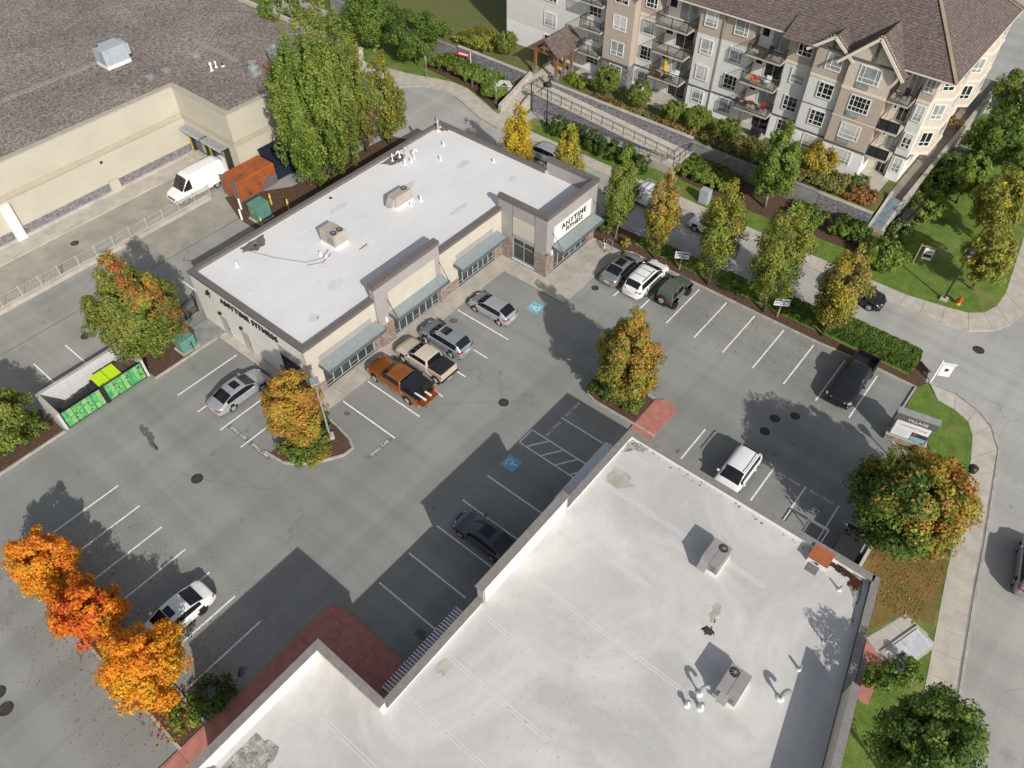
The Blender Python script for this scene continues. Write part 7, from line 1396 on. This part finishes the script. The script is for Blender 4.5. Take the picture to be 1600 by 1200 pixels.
# cabinets and street boxes
ut = empty('utility_cabinet', (60.9,25.4,.14), 0, 'grey utility cabinet at the back of the sidewalk by the work van', 'cabinet'); build('cabinet', MB().box(-.35,.35,-.5,.5,0,1.5), mat('cabinet_grey', (.4,.44,.46), rough=.5), ut, bevel=.03); boxes('door_seam', METAL_G, ut, (-.356,-.35,-.01,.01,.1,1.4))
vl = empty('utility_vault', (29.3,-6.75,.1), R(-20), 'white lid of a ground vault beside the walkway', 'vault'); boxes('vault_frame', CONC_W, vl, (-1.6,1.6,-.75,.75,-.05,.12)); 
for x0, x1 in ((-1.4,-.05),(-.03,1.4)): boxes('lid', mat('vault_white', (.62,.64,.68), rough=.5), vl, (x0,x1,-.58,.58,.12,.16))
br = empty('bicycle_rack', (49.0,28.6,.13), 0, 'grey hoop bicycle rack at the tower corner', 'rack')
for x in (-.4,.2): part('hoop', METAL_G, br, lambda b: b.tube([(x,-.35,0),(x,-.35,.6),(x+.1,-.2,.8),(x+.1,.2,.8),(x,.35,.6),(x,.35,0)], .025, 6))
bk = empty('bicycle', (48.8,28.9,.13), R(40), 'bicycle leaning at the hoop rack by the tower corner', 'bicycle')
for x in (-.5,.5): part('wheel', RUBBER, bk, lambda b: b.tube([(x+.33*math.cos(R(a)),0,.34+.33*math.sin(R(a))) for a in range(0,361,30)], .02, 5))
part('frame', METAL_S, bk, lambda b: [b.bar((-.5,0,.34),(-.15,0,.8),.03), b.bar((-.15,0,.8),(.38,0,.8),.03), b.bar((.38,0,.8),(-.05,0,.32),.03), b.bar((-.05,0,.32),(-.15,0,.8),.03), b.bar((-.5,0,.34),(-.05,0,.32),.03), b.bar((.5,0,.34),(.36,0,.95),.03)]); part('saddle', TRIMB, bk, lambda b: b.cbox((-.17,0,.87),(.25,.12,.05))); part('handlebar', TRIMB, bk, lambda b: b.bar((.34,-.25,.98),(.34,.25,.98),.03))
railing([(31.3,1.75,.0),(33.3,1.75,.0),(33.3,.35,.0),(31.3,.35,.0)], 'grey pipe railing around the dock steps at the near building', m=METAL_S, t=.06, post=1.6); railing([(31.0,-.3,0),(33.2,-.3,0)], 'second grey pipe railing next to the dock steps', m=METAL_S, t=.06, post=1.2)
dk = empty('dark_area_stand_in', (33.0,-1.1,0), 0, 'large black box standing in for the dark area behind the pipe railings', 'bin'); build('tub', MB().box(-1.3,1.3,-.7,.6,.1,1.3), BINB, dk, bevel=.05); boxes('lid', BINB, dk, (-1.35,1.35,-.75,.65,1.3,1.38), bevel=.02)  # bin-shaped black box added in place of an unclear dark stairwell area
o = boxes('screen_wall', CREAM, None, (30.9,33.6,-2.35,-2.15,0,1.6)); tag(o, 'short cream screen wall between the black stand-in box and the broad tree', 'wall')
# ------------------------------------------------------------------ the person at the ramp head
def person(loc, rz, label):
    J = {'pel':(0,0,.95),'ch':(0,.02,1.3),'nk':(0,.02,1.5),'hd':(0,.05,1.66),'ls':(.18,0,1.43),'le':(.26,.03,1.15),'lw':(.2,.18,.98),'rs':(-.18,0,1.43),'re':(-.26,.03,1.15),'rw':(-.2,.2,1.0),'lh':(.1,0,.92),'lk':(.12,.04,.5),'la':(.13,-.02,.08),'lt':(.14,.16,.05),'rh':(-.1,0,.92),'rk':(-.13,.02,.5),'ra':(-.15,-.05,.08),'rt':(-.16,.13,.05)}
    rad = {'pel':.15,'ch':.16,'nk':.06,'hd':.1,'ls':.085,'le':.055,'lw':.04,'rs':.085,'re':.055,'rw':.04,'lh':.1,'lk':.075,'la':.055,'lt':.045,'rh':.1,'rk':.075,'ra':.055,'rt':.045}
    E_ = [('pel','ch'),('ch','nk'),('nk','hd'),('ch','ls'),('ls','le'),('le','lw'),('ch','rs'),('rs','re'),('re','rw'),('pel','lh'),('lh','lk'),('lk','la'),('la','lt'),('pel','rh'),('rh','rk'),('rk','ra'),('ra','rt')]
    ks = list(J); me = bpy.data.meshes.new('person'); me.from_pydata([J[k] for k in ks], [(ks.index(a), ks.index(c_)) for a, c_ in E_], [])
    o = bpy.data.objects.new('person', me); COL.objects.link(o); md = o.modifiers.new('skin', 'SKIN'); ss = o.modifiers.new('sub', 'SUBSURF'); ss.levels = ss.render_levels = 2
    for i, k in enumerate(ks): me.skin_vertices[0].data[i].radius = (rad[k], rad[k]*.85); me.skin_vertices[0].data[i].use_root = k == 'pel'
    bpy.context.view_layer.update(); dm = bpy.data.meshes.new_from_object(o.evaluated_get(bpy.context.evaluated_depsgraph_get())); bpy.data.objects.remove(o)
    o = bpy.data.objects.new('person', dm); link(o); dm.materials.clear()
    for m in (mat('jacket_dark', (.035,.037,.045)), mat('trousers_dark', (.02,.02,.025)), mat('skin_tone', (.45,.28,.2)), TRIMB): dm.materials.append(m)
    for p in dm.polygons: z = p.center.z; p.material_index = 2 if (z > 1.5 or (p.center.y > .12 and z > .9)) else 0 if z > .93 else 1 if z > .12 else 3; p.use_smooth = True
    part('hair', mat('hair_dark', (.02,.016,.012)), o, lambda b: b.ellipsoid((0,.02,1.74), (.11,.12,.1), 12, 8), smooth=True)
    part('face', mat('skin_tone', (.45,.28,.2)), o, lambda b: [b.ellipsoid((0,.17,1.68), (.018,.03,.03), 8, 6), b.ellipsoid((.04,.15,1.72), (.015,.012,.01), 6, 4), b.ellipsoid((-.04,.15,1.72), (.015,.012,.01), 6, 4)])
    for sx in (1,-1):
        part('hand', mat('skin_tone', (.45,.28,.2)), o, lambda b: [b.ellipsoid((sx*.2,.22,.96), (.035,.05,.022), 8, 6)]+[b.tube([(sx*.2+d,.25,.96),(sx*.2+d,.29,.95),(sx*.2+d,.315,.93)], [.009,.009,.007], 5) for d in (-.025,-.008,.009,.026)]+[b.tube([(sx*.17,.21,.96),(sx*.145,.25,.955)], [.01,.008], 5)])
    o.location = loc; o.rotation_euler = (0, 0, rz); tag(o, label, 'person')
person((66.3,48.7,2.0), R(100), 'person in dark clothes standing at the head of the ramp')
# ------------------------------------------------------------------ litter and last touches
OR = [(.42,.16,.03),(.36,.1,.03),(.45,.25,.05),(.25,.1,.05)]
scatter('fallen_leaves', 2600, lambda r_: (-.7+r_.normal(0,.55), r_.uniform(22.5,39.3), .11), OR, .06, 'orange leaves lying thick under the maples', 1)
scatter('fallen_leaves', 1500, lambda r_: (abs(r_.normal(0,3.2))+.3, r_.uniform(22.8,40), .0), [(.45,.36,.25),(.4,.22,.1),(.5,.42,.3)], .035, 'scattered leaves on the stalls beside the maples', 2)
scatter('fallen_leaves', 260, lambda r_: (-2-abs(r_.normal(0,1.6)), r_.uniform(23,40), .0), OR, .028, 'scattered leaves on the drive left of the maples', 3)
scatter('fallen_leaves', 700, lambda r_: (r_.uniform(44,50), r_.uniform(3,20), .0), [(.38,.2,.09),(.3,.15,.07)], .03, 'leaf crumbs on the stalls along the right kerb', 4)
scatter('fallen_leaves', 900, lambda r_: (r_.uniform(31,38), r_.uniform(-6.6,-2.6), .125), [(.36,.2,.06),(.42,.24,.08),(.25,.13,.04)], .045, 'leaves on the dry grass by the near building', 5)
OIL = mat('oil_stain', (.155,.155,.148), rough=.8, var=.2, world=True)
for i, pl in enumerate(([(9.7,43.6),(10.1,43.7),(10.0,42.2),(9.6,41.0),(9.35,40.8),(9.3,41.6)],[(32.6,33.5),(33.2,33.6),(33.3,33.0),(32.8,32.9)],[(20.2,32.9),(20.5,33.0),(20.6,32.5),(20.3,32.4)],[(33.1,11.7),(33.4,11.8),(33.4,11.5),(33.1,11.5)],[(11.2,16.6),(11.7,16.8),(11.8,16.2),(11.3,16.1)],[(2.9,19+4.0),(3.4,23.3),(3.5,22.9),(3.0,22.7)])): blotch(lot, pl, .0025, OIL, 'oil_stain', 20+i)
